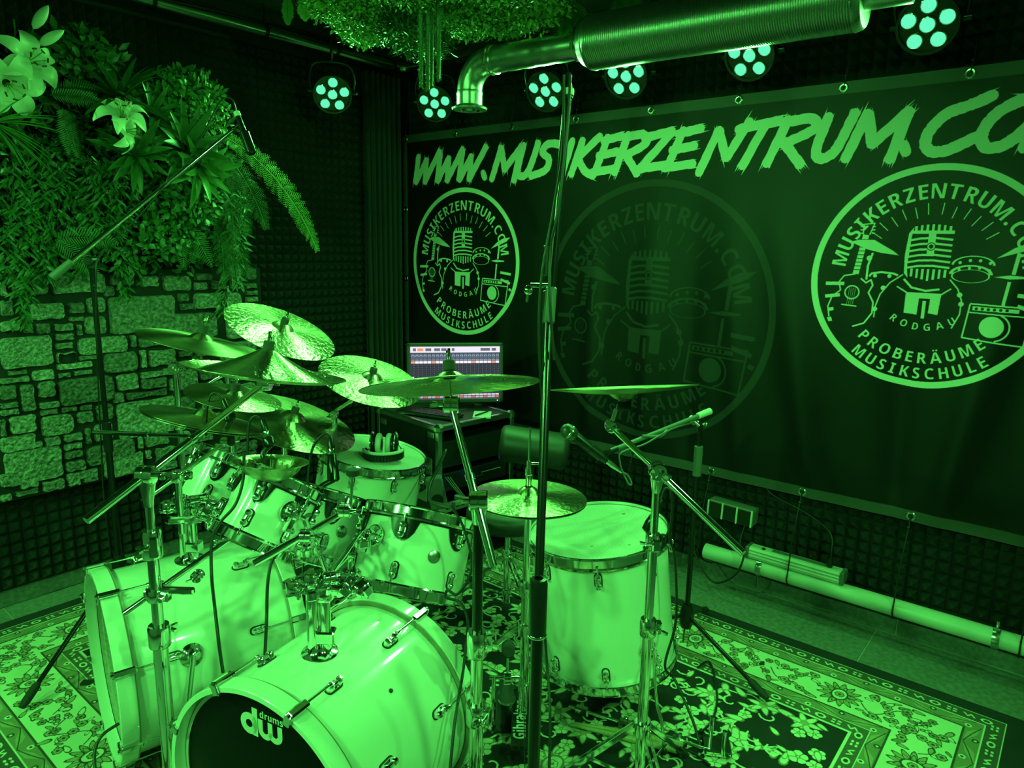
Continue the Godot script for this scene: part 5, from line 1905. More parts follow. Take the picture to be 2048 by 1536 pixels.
func make_stands() -> void:
	# left boom stand with the china
	var c := Vector3(1.745, 0, 2.46)
	var t := thing("cymbal_stand", "chrome boom stand between the two bass drums, holding the china cymbal", "cymbal stand", c)
	tripod(t, c, 0.16, 0.19, 0.5, M.chrome)
	pole(t, c, 0.05, 0.60, 0.019, M.chrome, "lower_tube")
	collar(t, c, 0.585, 0.019, 0.06, 2.6)
	pole(t, c, 0.60, 0.87, 0.0145, M.chrome, "middle_tube")
	collar(t, c, 0.84, 0.0155, 0.075, -0.3)
	pole(t, c, 0.86, 1.0, 0.0115, M.chrome, "upper_tube")
	var mb := MB.new()
	mb.lathe([Vector2(0.012, -0.07), Vector2(0.0135, -0.055), Vector2(0.021, -0.01), Vector2(0.0215, 0.012), Vector2(0.0, 0.014)], 20, Transform3D(Basis(), Vector3(c.x, 1.01, c.z)))
	wpart(t, "boom_socket", mb, M.chrome)
	var pv := Vector3(c.x, 1.022, c.z)
	tilter(t, pv, RIGHTWARD, 1.25, "boom_tilter")
	var cc := Vector3(1.6841, 1.225, 2.0807)
	var cn := Vector3(0.0117, 0.9851, -0.1715)
	var hd := cc - cn * 0.03
	var dr := (hd - pv).normalized()
	boom(t, pv - dr * 0.17 + Vector3(0, 0.002, 0), hd, 0.0105, 0.0088)
	tilter(t, hd, RIGHTWARD, 1.1)
	topper(t, cc + cn * 0.06, cn, 0.09, 0.012)
	# clamp on its middle tube with the rod that carries the bowl cymbal
	var kc := Vector3(1.752, 0.989, 2.116)
	t = thing("bowl_cymbal_boom", "chrome rod clamped to the left boom stand, reaching up to the bowl cymbal", "cymbal arm", Vector3(c.x, 0.70, c.z))
	put(t, "clamp", clamp_mesh, M.chrome, Transform3D(Basis(Vector3.UP, 0.4), Vector3.ZERO))
	mb = MB.new()
	var k1 := Vector3(1.6539, 0.6316, 2.5084)
	var k2 := Vector3(1.7674, 0.8409, 2.1386)
	mb.cyl(k1, k2, 0.0075, 12, -1, 0.001)
	wpart(t, "rod", mb, M.chrome)
	mb = MB.new()
	mb.box(Transform3D(along(Vector3.UP, RIGHTWARD), Vector3(c.x, 0.70, c.z) + RIGHTWARD * 0.05 + Vector3(0, 0.012, 0)), Vector3(0.016, 0.018, 0.1), 0.004)
	wpart(t, "clamp_bar", mb, M.chrome)
	tilter(t, Vector3(1.7531, 0.7146, 2.3534), RIGHTWARD.cross(Vector3.UP), 0.8, "rod_lock")
	tilter(t, k2, RIGHTWARD, 0.9)
	mb = MB.new()
	mb.cyl(k2, kc + Vector3(0, -0.005, 0), 0.0045, 10)
	mb.cyl(k2, k2.lerp(kc, 0.3), 0.008, 10, -1, 0.001)
	wpart(t, "upright", mb, M.chrome)
	mb = MB.new()
	mb.cyl(kc + Vector3(0, -0.066, 0), kc + Vector3(0, -0.054, 0), 0.02, 16, -1, 0.002)
	wpart(t, "rubber_seat", mb, M.rubber)
	# back left stand: two crashes and the closed pair
	var s3 := Vector3(0.9471, 0.9807, 1.9984)
	c = Vector3(s3.x, 0, s3.z)
	t = thing("cymbal_stand", "chrome stand at far left before the stones, with a long side arm", "cymbal stand", c)
	tripod(t, c, 0.34, 0.3, 0.9, M.chrome)
	pole(t, c, 0.05, 0.62, 0.0145, M.chrome, "lower_tube")
	collar(t, c, 0.62, 0.0145, 0.05, 0.5)
	pole(t, c, 0.62, 1.13, 0.0115, M.chrome, "upper_tube")
	pv = Vector3(c.x, 1.14, c.z)
	tilter(t, pv, RIGHTWARD.cross(Vector3.UP), 1.1, "boom_tilter")
	var bn := Vector3(0.135, 0.97, -0.203)
	var bc := Vector3(1.177, 1.254, 2.013)
	boom(t, pv - (bc - bn * 0.06 - pv).normalized() * 0.03, bc - bn * 0.06, 0.008, 0.007)
	tilter(t, bc - bn * 0.06, RIGHTWARD, 0.8)
	topper(t, bc + bn * 0.036, bn, 0.1, 0.008)
	var an := Vector3(0.429, 0.89, -0.152)
	var ac := Vector3(0.943, 1.239, 1.554)
	var s6 := Vector3(1.0369, 0.9022, 1.444)
	# side arm with the closed pair
	var ic := Vector3(1.327, 1.025, 2.0955)
	var inn := Vector3(0.0666, 0.9598, -0.2725)
	var a0 := Vector3(0.7171, 0.8949, 2.2087)
	boom(t, a0, ic - inn * 0.055, 0.0085, 0.007, "side_arm")
	put(t, "side_arm_clamp", clamp_mesh, M.chrome, Transform3D(Basis(Vector3.UP, 1.2), Vector3(c.x, 0.925, c.z) - t.position))
	mb = MB.new()
	mb.cyl(ic - inn * 0.06, ic + inn * 0.075, 0.0035, 8)
	mb.cyl(ic + inn * 0.022, ic + inn * 0.05, 0.0085, 12, -1, 0.001)
	mb.box(Transform3D(along(inn, RIGHTWARD), ic + inn * 0.042), Vector3(0.012, 0.02, 0.03), 0.002)
	wpart(t, "clutch_rod", mb, M.chrome)
	mb = MB.new()
	mb.cyl(ic - inn * 0.026, ic - inn * 0.016, 0.016, 14, -1, 0.002)
	wpart(t, "felt", mb, M.felt)
	# tall tilted crash: its own stand behind
	c = Vector3(0.80, 0, 1.72)
	t = thing("cymbal_stand", "chrome stand under the highest tilted crash, hidden behind the other cymbals", "cymbal stand", c)
	tripod(t, c, 0.34, 0.27, 0.2, M.chrome)
	pole(t, c, 0.05, 0.7, 0.0145, M.chrome, "lower_tube")
	collar(t, c, 0.7, 0.0145, 0.05, 0.5)
	pole(t, c, 0.7, 1.06, 0.0115, M.chrome, "upper_tube")
	pv = Vector3(c.x, 1.07, c.z)
	tilter(t, pv, RIGHTWARD, 1.0, "boom_tilter")
	boom(t, pv - (ac - an * 0.05 - pv).normalized() * 0.12, ac - an * 0.05, 0.0085, 0.0075)
	tilter(t, ac - an * 0.05, RIGHTWARD.cross(Vector3.UP), 0.8)
	topper(t, ac + an * 0.03, an, 0.09, 0.01)
	# small splash on a boom from the left bass drum's post
	t = thing("splash_cymbal_boom", "chrome boom arm over the left bass drum, carrying the small splash", "cymbal arm", Vector3(1.42, 0.8, 2.2))
	var hc := Vector3(1.37, 1.095, 2.011)
	var hn := Vector3(0.176, 0.972, -0.154)
	boom(t, Vector3(1.4093, 0.8352, 2.3413), Vector3(1.4125, 0.9628, 2.0694), 0.0085, 0.007)
	mb = MB.new()
	mb.cyl(Vector3(1.4125, 0.9628, 2.0694), hc - hn * 0.02, 0.005, 10)
	wpart(t, "upright", mb, M.chrome)
	tilter(t, Vector3(1.4125, 0.9628, 2.0694), RIGHTWARD, 0.85)
	topper(t, hc + hn * 0.016, hn, 0.04, 0.01)
	put(t, "clamp", clamp_mesh, M.chrome, Transform3D(Basis(Vector3.UP, 0.9), Vector3(1.4135, 0.8885, 2.2322) - t.position))
	pole(t, Vector3(1.4135, 0.8885, 2.2322), 0.70, 0.90, 0.011, M.chrome, "post")
	mb = MB.new()
	mb.box(Transform3D(along(Vector3(1.42, 0.74, 2.2) - Vector3(1.4284, 0.756, 2.2534), Vector3.UP), (Vector3(1.42, 0.74, 2.2) + Vector3(1.4284, 0.756, 2.2534)) / 2), Vector3(0.024, 0.12, 0.022), 0.004)
	wpart(t, "clamp_bar", mb, M.chrome)
	# crash by the screen
	var dc := Vector3(1.107, 1.01, 1.226)
	var dn := Vector3(0.371, 0.928, -0.027)
	var q0 := Vector3(1.0444, 0.8748, 1.3789)
	c = Vector3(q0.x, 0, q0.z)
	t = thing("cymbal_stand", "chrome stand with a short boom under the crash by the screen", "cymbal stand", c)
	tripod(t, c, 0.3, 0.24, 1.0, M.chrome)
	pole(t, c, 0.05, 0.86, 0.013, M.chrome, "tube")
	tilter(t, Vector3(c.x, 0.872, c.z), RIGHTWARD.cross(Vector3.UP), 1.0, "boom_tilter")
	boom(t, Vector3(c.x, 0.872, c.z) - RIGHTWARD * 0.02, dc - dn * 0.05, 0.008, 0.007)
	topper(t, dc + dn * 0.03, dn, 0.09, 0.01)
	# ride
	var jc := Vector3(0.975, 0.857, 1.545)
	var jn := Vector3(0.304, 0.934, -0.189)
	c = Vector3(jc.x - 0.03, 0, jc.z + 0.02)
	t = thing("cymbal_stand", "low chrome stand under the wide ride cymbal", "cymbal stand", c)
	tripod(t, c, 0.3, 0.24, 0.4, M.chrome)
	pole(t, c, 0.05, 0.78, 0.013, M.chrome, "tube")
	tilter(t, Vector3(c.x, 0.79, c.z), RIGHTWARD, 0.9)
	topper(t, jc + jn * 0.035, jn, 0.1, 0.012)
	# centre stand with the lettered crash
	c = Vector3(2.41, 0, 1.96)
	t = thing("cymbal_stand", "chrome boom stand in the middle, holding the lettered crash", "cymbal stand", c)
	tripod(t, c, 0.17, 0.2, 0.1, M.chrome)
	pole(t, c, 0.04, 0.37, 0.0185, M.chrome, "lower_tube")
	collar(t, c, 0.40, 0.0185, 0.06, 0.3)
	pole(t, c, 0.37, 0.63, 0.016, M.chrome, "middle_tube")
	collar(t, c, 0.60, 0.017, 0.07, 1.0)
	pole(t, c, 0.6, 0.95, 0.0135, M.black_metal, "upper_tube")
	pv = Vector3(c.x, 0.985, c.z)
	mb = MB.new()
	mb.lathe([Vector2(0.0135, -0.06), Vector2(0.016, -0.045), Vector2(0.021, -0.012), Vector2(0.0, -0.008)], 18, Transform3D(Basis(), pv))
	wpart(t, "boom_socket", mb, M.chrome)
	tilter(t, pv, -RIGHTWARD, 1.35, "boom_tilter")
	var en := Vector3(-0.25, 0.954, -0.168)
	var ec := Vector3(2.278, 1.246, 1.925)
	hd = ec - en * 0.045
	dr = (hd - pv).normalized()
	boom(t, pv - dr * 0.16 + Vector3(0, 0, 0.012), hd, 0.0105, 0.009)
	tilter(t, hd, -RIGHTWARD, 1.15)
	topper(t, ec + en * 0.034, en, 0.09, 0.012)
	# right boom stand with the upside-down cymbal
	c = Vector3(2.685, 0, 1.565)
	t = thing("cymbal_stand", "chrome boom stand on the right with a long slanting arm", "cymbal stand", c)
	tripod(t, c, 0.27, 0.26, 0.6, M.chrome)
	pole(t, c, 0.04, 0.575, 0.0145, M.chrome, "lower_tube")
	collar(t, c, 0.58, 0.0145, 0.05, 0.7)
	pole(t, c, 0.57, 0.84, 0.0125, M.chrome, "middle_tube")
	collar(t, c, 0.83, 0.0125, 0.045, -0.8)
	pole(t, c, 0.83, 1.0, 0.0105, M.chrome, "upper_tube")
	pv = Vector3(c.x, 1.028, c.z)
	mb = MB.new()
	mb.lathe([Vector2(0.0105, -0.06), Vector2(0.014, -0.045), Vector2(0.019, -0.012), Vector2(0.0, -0.008)], 18, Transform3D(Basis(), pv))
	wpart(t, "boom_socket", mb, M.chrome)
	tilter(t, pv, RIGHTWARD.cross(Vector3.UP), 1.25, "boom_tilter")
	var fc := Vector3(2.5357, 1.2211, 1.505)
	var fn := Vector3(-0.1605, 0.9812, -0.1068)
	hd = Vector3(2.5184, 1.1134, 1.5331)
	dr = (hd - pv).normalized()
	boom(t, pv - dr * 0.3, hd, 0.0098, 0.0085)
	tilter(t, hd, RIGHTWARD.cross(Vector3.UP), 0.9)
	mb = MB.new()
	mb.cyl(hd, fc - fn * 0.01, 0.0045, 10)
	mb.cyl(hd, hd.lerp(fc, 0.45), 0.0065, 10, -1, 0.001)
	wpart(t, "upright", mb, M.chrome)
	mb = MB.new()
	mb.cyl(fc - fn * 0.064, fc - fn * 0.038, 0.019, 18, -1, 0.003)
	wpart(t, "rubber_seat", mb, M.rubber)
	# hi-hat stand
	c = Vector3(2.2, 0, 1.49)
	t = thing("hi_hat_stand", "chrome hi-hat stand with a tall pull rod beside the floor tom", "cymbal stand", c)
	tripod(t, c, 0.36, 0.33, 0.85, M.chrome)
	pole(t, c, 0.06, 0.36, 0.014, M.chrome, "lower_tube")
	collar(t, c, 0.50, 0.014, 0.05, 1.2)
	pole(t, c, 0.36, 0.50, 0.015, M.chrome, "middle_tube")
	pole(t, c, 0.50, 0.785, 0.0115, M.chrome, "upper_tube")
	pole(t, c, 0.78, 1.045, 0.0035, M.chrome, "pull_rod")
	mb = MB.new()
	mb.lathe([Vector2(0, 0.835), Vector2(0.017, 0.835), Vector2(0.018, 0.845), Vector2(0.01, 0.855), Vector2(0.01, 0.888), Vector2(0.0125, 0.892), Vector2(0.0125, 0.905), Vector2(0.008, 0.918), Vector2(0.008, 0.935), Vector2(0, 0.936)], 16, Transform3D(Basis(), c), 30)
	mb.cyl(c + Vector3(0, 0.926, 0), c + RIGHTWARD * 0.055 + Vector3(0, 0.926, 0), 0.004, 8)
	mb.cyl(c + RIGHTWARD * 0.04 + Vector3(0, 0.926, 0), c + RIGHTWARD * 0.056 + Vector3(0, 0.926, 0), 0.009, 10, -1, 0.001)
	wpart(t, "clutch", mb, M.chrome)
	var pedal := Vector3(2.1112, -0, 1.3861)
	var toe := Vector3(2.3281, 0, 1.6634)
	mb = MB.new()
	mb.box(Transform3D(along(toe - pedal, Vector3.UP), (pedal + toe) / 2 + Vector3(0, 0.05, 0)).rotated_local(Vector3.RIGHT, 0.12), Vector3(0.062, pedal.distance_to(toe), 0.014), 0.004)
	var fb := wpart(t, "footboard", mb, M.black)
	var fx := Transform3D(along(toe - pedal, Vector3.UP), (pedal + toe) / 2 + Vector3(0, 0.05, 0)).rotated_local(Vector3.RIGHT, 0.12)
	fx.origin -= t.position
	var gm := letter_mesh("Gibraltar", 0.054, func(p: Vector2) -> Vector3: return fx * Vector3(p.y + 0.004, -p.x + 0.015, 0.0076), func(_p: Vector2) -> Vector3: return Vector3.UP)
	put(fb, "lettering", gm, M.print_white)
	mb = MB.new()
	mb.tube([c + Vector3(0, 0.09, 0), pedal.lerp(toe, 0.06) + Vector3(0, 0.085, 0)], 0.006, 8)
	mb.box(Transform3D(along(toe - pedal, Vector3.UP), pedal + Vector3(0, 0.023, 0)), Vector3(0.09, 0.03, 0.018), 0.004)
	wpart(t, "pedal_link", mb, M.chrome)
	# tom holders on the bass drums
	holder("chrome tom holder with a round foot on the front bass drum", Vector3(2.130, 0.591, 2.238), [Vector3(1.9879, 0.7653, 2.1481), Vector3(2.006, 0.7146, 2.1197)], [Vector3(1.735, 0.665, 2.0), Vector3(1.9145, 0.7242, 1.9288), Vector3(1.9768, 0.6697, 2.0232)])
	holder("chrome tom holder with a round foot on the left bass drum", Vector3(1.375, 0.591, 2.196), [Vector3(1.4263, 0.7711, 2.2514), Vector3(1.4153, 0.7467, 2.2007)], [Vector3(1.4895, 0.7752, 2.0931), Vector3(1.3796, 0.7781, 2.143), Vector3(1.506, 0.7393, 2.1545)])
	# boom on the front holder: open end, clamp, black cup on an upright
	var b0 := Vector3(1.8656, 0.7491, 2.2525)
	var b1 := Vector3(1.9722, 0.8635, 2.0308)
	t = thing("boom_holder", "chrome boom over the front bass drum with an empty black cup on a rod", "cymbal arm", b0)
	boom(t, b0, b1, 0.0105, 0.0085)
	tilter(t, Vector3(1.9385, 0.8132, 2.137), RIGHTWARD, 1.0, "boom_tilter")
	tilter(t, b1, RIGHTWARD, 1.0)
	var b2 := Vector3(1.9747, 0.9696, 2.002)
	mb = MB.new()
	mb.cyl(b1 + Vector3(0.012, 0.01, -0.01), b2, 0.0045, 10)
	wpart(t, "upright", mb, M.chrome)
	mb = MB.new()
	mb.cyl(b2 - Vector3(0, 0.008, 0), b2 + Vector3(0, 0.01, 0), 0.0185, 18, -1, 0.002)
	wpart(t, "cup", mb, M.rubber)
	make_floor_things()


func holder(label: String, base: Vector3, tops: Array, ends: Array) -> void:
	var t := thing("tom_holder", label, "tom holder", base)
	var mb := MB.new()
	mb.lathe([Vector2(0.046, -0.016), Vector2(0.047, -0.002), Vector2(0.0445, 0.003), Vector2(0.03, 0.006), Vector2(0.024, 0.012), Vector2(0.021, 0.02), Vector2(0.0, 0.02)], 32, Transform3D(), 30)
	part(t, "foot_plate", mb, M.chrome)
	for k in 2:
		var o: Vector3 = RIGHTWARD * (-0.014 if k == 0 else 0.017)
		mb = MB.new()
		mb.cyl(base + o + Vector3(0, 0.005, 0), base + o + Vector3(0, 0.215 - 0.03 * k, 0), 0.0155 if k == 0 else 0.0135, 18, -1, 0.002)
		wpart(t, "post", mb, M.chrome)
	mb = MB.new()
	mb.box(Transform3D(along(Vector3.UP, RIGHTWARD), base + Vector3(0, 0.045, 0) + RIGHTWARD * 0.018), Vector3(0.036, 0.034, 0.046), 0.004)
	mb.cyl(base + Vector3(0, 0.045, 0), base + Vector3(0, 0.045, 0) + RIGHTWARD.cross(Vector3.UP) * -0.035, 0.009, 8, -1, 0.001)
	wpart(t, "memory_block", mb, M.chrome)
	var y := 0.195
	put(t, "clamp", clamp_mesh, M.chrome, Transform3D(Basis(Vector3.UP, 0.6), RIGHTWARD * -0.014 + Vector3(0, y, 0)))
	put(t, "clamp", clamp_mesh, M.chrome, Transform3D(Basis(Vector3.UP, -2.0), RIGHTWARD * 0.017 + Vector3(0, y - 0.035, 0)))
	# a row of further clamps on a cross bar
	mb = MB.new()
	mb.cyl(base + Vector3(0, y - 0.01, 0) - RIGHTWARD * 0.07, base + Vector3(0, y - 0.025, 0) + RIGHTWARD * 0.12, 0.0065, 10)
	wpart(t, "cross_bar", mb, M.chrome)
	for k in 4:
		var cp: Vector3 = RIGHTWARD * [-0.055, 0.05, 0.08, 0.11][k] + Vector3(0, y - 0.018, 0)
		var ck := put(t, "clamp", clamp_mesh, M.chrome, Transform3D(Basis(Vector3.UP, 0.9 * k + 0.3) * Basis(Vector3.RIGHT, 0.35 * k), cp))
		put(ck, "wing_bolt", wing_mesh, M.chrome, Transform3D(Basis(Vector3.RIGHT, PI / 2), Vector3(0.032, 0, 0.02)))
	for k in ends.size():
		# bent arm from the clamps to a tom
		var s: Vector3 = base + Vector3(0, y - 0.02 * k, 0) + RIGHTWARD * (0.03 - 0.02 * k)
		var e: Vector3 = ends[k]
		mb = MB.new()
		var el := Vector3(e.x, s.y - 0.01, e.z)
		mb.tube(curve([s, s.lerp(el, 0.7), el.lerp(e, 0.15), e + Vector3(0, 0.012, 0)], 6), 0.0062, 10)
		wpart(t, "arm", mb, M.chrome)
		put(t, "arm_clamp", clamp_mesh, M.chrome, Transform3D(Basis(Vector3.UP, 1.0 + k * 1.7), e - base))
		tilter(t, s + Vector3(0, 0.006, 0), RIGHTWARD.rotated(Vector3.UP, 0.5 + k), 0.85, "arm_lock")


func make_floor_things() -> void:
	# bass pedal between the front bass drum and the hi-hat
	var p := Vector3(2.1174, 0, 1.4803)
	var fw := (Vector3(1.9521, 0, 1.2895) - p).normalized()
	var t := thing("bass_pedal", "bass drum pedal with a pale shoe shaped plate beside the hi-hat", "drum pedal", p)
	var mb := MB.new()
	var shoe := PackedVector2Array()
	for k in 28:
		var a := TAU * k / 28
		shoe.append(Vector2(0.034 * cos(a) * (1.0 - 0.28 * sin(a * 1.0) * 0.6) * (0.8 if absf(sin(a)) < 0.25 else 1.0), 0.105 * sin(a)))
	var b := along(fw, Vector3.UP)
	mb.prism(shoe, 0.0, 0.006, Transform3D(b, p + Vector3(0, 0.075, 0)).rotated_local(Vector3.RIGHT, -0.22), 0.002)
	wpart(t, "footboard", mb, M.steel)
	mb = MB.new()
	mb.box(Transform3D(b, p + Vector3(0, 0.016, 0)), Vector3(0.085, 0.25, 0.008), 0.002)
	wpart(t, "base_plate", mb, M.black)
	for s in [-1.0, 1.0]:
		mb = MB.new()
		mb.cyl(p + fw * -0.09 + b.x * 0.045 * s + Vector3(0, 0.015, 0), p + fw * -0.09 + b.x * 0.045 * s + Vector3(0, 0.2, 0), 0.007, 10, -1, 0.001)
		wpart(t, "post", mb, M.chrome)
	mb = MB.new()
	mb.cyl(p + fw * -0.09 - b.x * 0.06 + Vector3(0, 0.195, 0), p + fw * -0.09 + b.x * 0.06 + Vector3(0, 0.195, 0), 0.006, 10)
	mb.cyl(p + fw * -0.09 - b.x * 0.012 + Vector3(0, 0.195, 0), p + fw * -0.09 + b.x * 0.012 + Vector3(0, 0.195, 0), 0.022, 18, -1, 0.002)
	wpart(t, "axle", mb, M.chrome)
	mb = MB.new()
	mb.tube([p + fw * -0.09 + Vector3(0, 0.2, 0), p + fw * -0.11 + Vector3(0, 0.3, 0)], 0.004, 8)
	wpart(t, "beater_rod", mb, M.chrome)
	mb = MB.new()
	mb.cyl(p + fw * -0.135 + Vector3(0, 0.315, 0), p + fw * -0.085 + Vector3(0, 0.31, 0), 0.022, 16, -1, 0.005)
	wpart(t, "beater", mb, M.felt)
	# drive shaft of a double pedal lying on the rug, with pale bundled rods
	var r0 := Vector3(2.3405, 0.034, 1.4035)
	var r1 := Vector3(2.6817, 0.03, 1.2709)
	var dv := (r1 - r0).normalized()
	var sd := dv.cross(Vector3.UP)
	for k in 2:
		mb = MB.new()
		var o := sd * (-0.011 + 0.022 * k)
		mb.tube([r0 + o * 0.4 + Vector3(0, -0.012, 0), r0.lerp(r1, 0.4) + o - Vector3(0, 0.006, 0), r0.lerp(r1, 0.55) + o - Vector3(0, 0.006, 0), r1 + o * 1.3 - Vector3(0, 0.004, 0)], [0.005, 0.009, 0.0115, 0.0125], 12)
		tag(wroot("rod_stick", mb, M.wood, r0), ["pale wooden rod stick on the rug, the one nearer the floor tom", "pale wooden rod stick on the rug, the one nearer the camera"][k], "drum stick", "pale rod sticks on the rug")
	var s0 := Vector3(2.2883, 0.03, 1.3435)
	var s1 := Vector3(2.755, 0.03, 1.2257)
	t = thing("pedal_shaft", "chrome pedal drive shaft lying on the rug below the floor tom", "drum pedal", s0)
	mb = MB.new()
	mb.cyl(s0, s1, 0.006, 10, -1, 0.001)
	wpart(t, "shaft", mb, M.chrome)
	for f in [0.1, 0.42, 0.8]:
		mb = MB.new()
		var q := s0.lerp(s1, f)
		mb.box(Transform3D(along(s1 - s0, Vector3.UP), q), Vector3(0.026, 0.05, 0.028), 0.005)
		mb.cyl(q, q + Vector3(0, 0.026, 0), 0.007, 8, -1, 0.001)
		wpart(t, "universal_joint", mb, M.chrome)
	mb = MB.new()
	var foot := Vector3(2.7631, 0, 1.193)
	mb.box(Transform3D(Basis(Vector3.UP, 0.5), foot + Vector3(0, 0.024, 0)), Vector3(0.09, 0.02, 0.07), 0.004)
	mb.cyl(foot + Vector3(0.03, 0.02, 0.02), foot + Vector3(0.03, 0.11, 0.02), 0.007, 10)
	mb.cyl(foot + Vector3(-0.03, 0.02, -0.02), foot + Vector3(-0.03, 0.11, -0.02), 0.007, 10)
	wpart(t, "frame", mb, M.chrome)
	# drum throne
	var c := Vector3(1.69, 0, 0.97)
	t = thing("drum_throne", "black drum throne with a wide padded backrest behind the hi-hat", "stool", c)
	tripod(t, c, 0.27, 0.28, 0.35, M.chrome)
	pole(t, c, 0.06, 0.30, 0.0155, M.chrome, "lower_tube")
	collar(t, c, 0.29, 0.0155, 0.05, 0.4)
	pole(t, c, 0.29, 0.44, 0.0125, M.chrome, "upper_tube")
	mb = MB.new()
	mb.lathe([Vector2(0, 0.425), Vector2(0.1, 0.425), Vector2(0.165, 0.435), Vector2(0.178, 0.455), Vector2(0.18, 0.485), Vector2(0.17, 0.505), Vector2(0.13, 0.515), Vector2(0, 0.518)], 40, Transform3D(Basis(), c), 60)
	wpart(t, "seat", mb, M.leather)
	var bk := Vector3(1.655, 0.715, 0.755)
	var bd := Vector3(0.80, -0.12, -0.60).normalized()
	mb = MB.new()
	var yx := along(bd, Vector3(0.55, 0.1, 0.8))
	mb.lathe([Vector2(0, -0.155), Vector2(0.06, -0.155), Vector2(0.078, -0.145), Vector2(0.084, -0.125), Vector2(0.084, 0.125), Vector2(0.078, 0.145), Vector2(0.06, 0.155), Vector2(0, 0.155)], 28, Transform3D(yx.scaled_local(Vector3(1.0, 1, 0.62)), bk), 50)
	wpart(t, "backrest", mb, M.leather)
	mb = MB.new()
	mb.tube(curve([bk + Vector3(-0.03, 0.0, -0.045), bk + Vector3(-0.03, -0.16, -0.03), Vector3(c.x - 0.02, 0.425, c.z - 0.12), Vector3(c.x, 0.42, c.z - 0.05)]), 0.011, 10)
	wpart(t, "backrest_bar", mb, M.black_metal)



# ---------------------------------------------------------------- microphones
func mic_tripod(t: Node3D, c: Vector3, feet: Array, hub: float) -> void:
	var mb := MB.new()
	mb.lathe([Vector2(0.0, hub - 0.05), Vector2(0.02, hub - 0.05), Vector2(0.028, hub - 0.03), Vector2(0.028, hub + 0.02), Vector2(0.018, hub + 0.05), Vector2(0, hub + 0.05)], 18, Transform3D(Basis(), Vector3(c.x, 0, c.z)), 50)
	wpart(t, "tripod_hub", mb, M.black)
	for f in feet:
		var o: Vector3 = (f - Vector3(c.x, 0, c.z)).normalized()
		var top := Vector3(c.x, hub, c.z) + o * 0.02
		var ft: Vector3 = f + Vector3(0, 0.032, 0)
		mb = MB.new()
		mb.cyl(top, ft, 0.0085, 12)
		wpart(t, "leg", mb, M.black_metal)
		mb = MB.new()
		var d := (ft - top).normalized()
		mb.tube([ft - d * 0.075, ft - d * 0.06, ft - d * 0.01, ft + d * 0.012], [0.0095, 0.0145, 0.0145, 0.01], 12)
		wpart(t, "rubber_foot", mb, M.rubber)


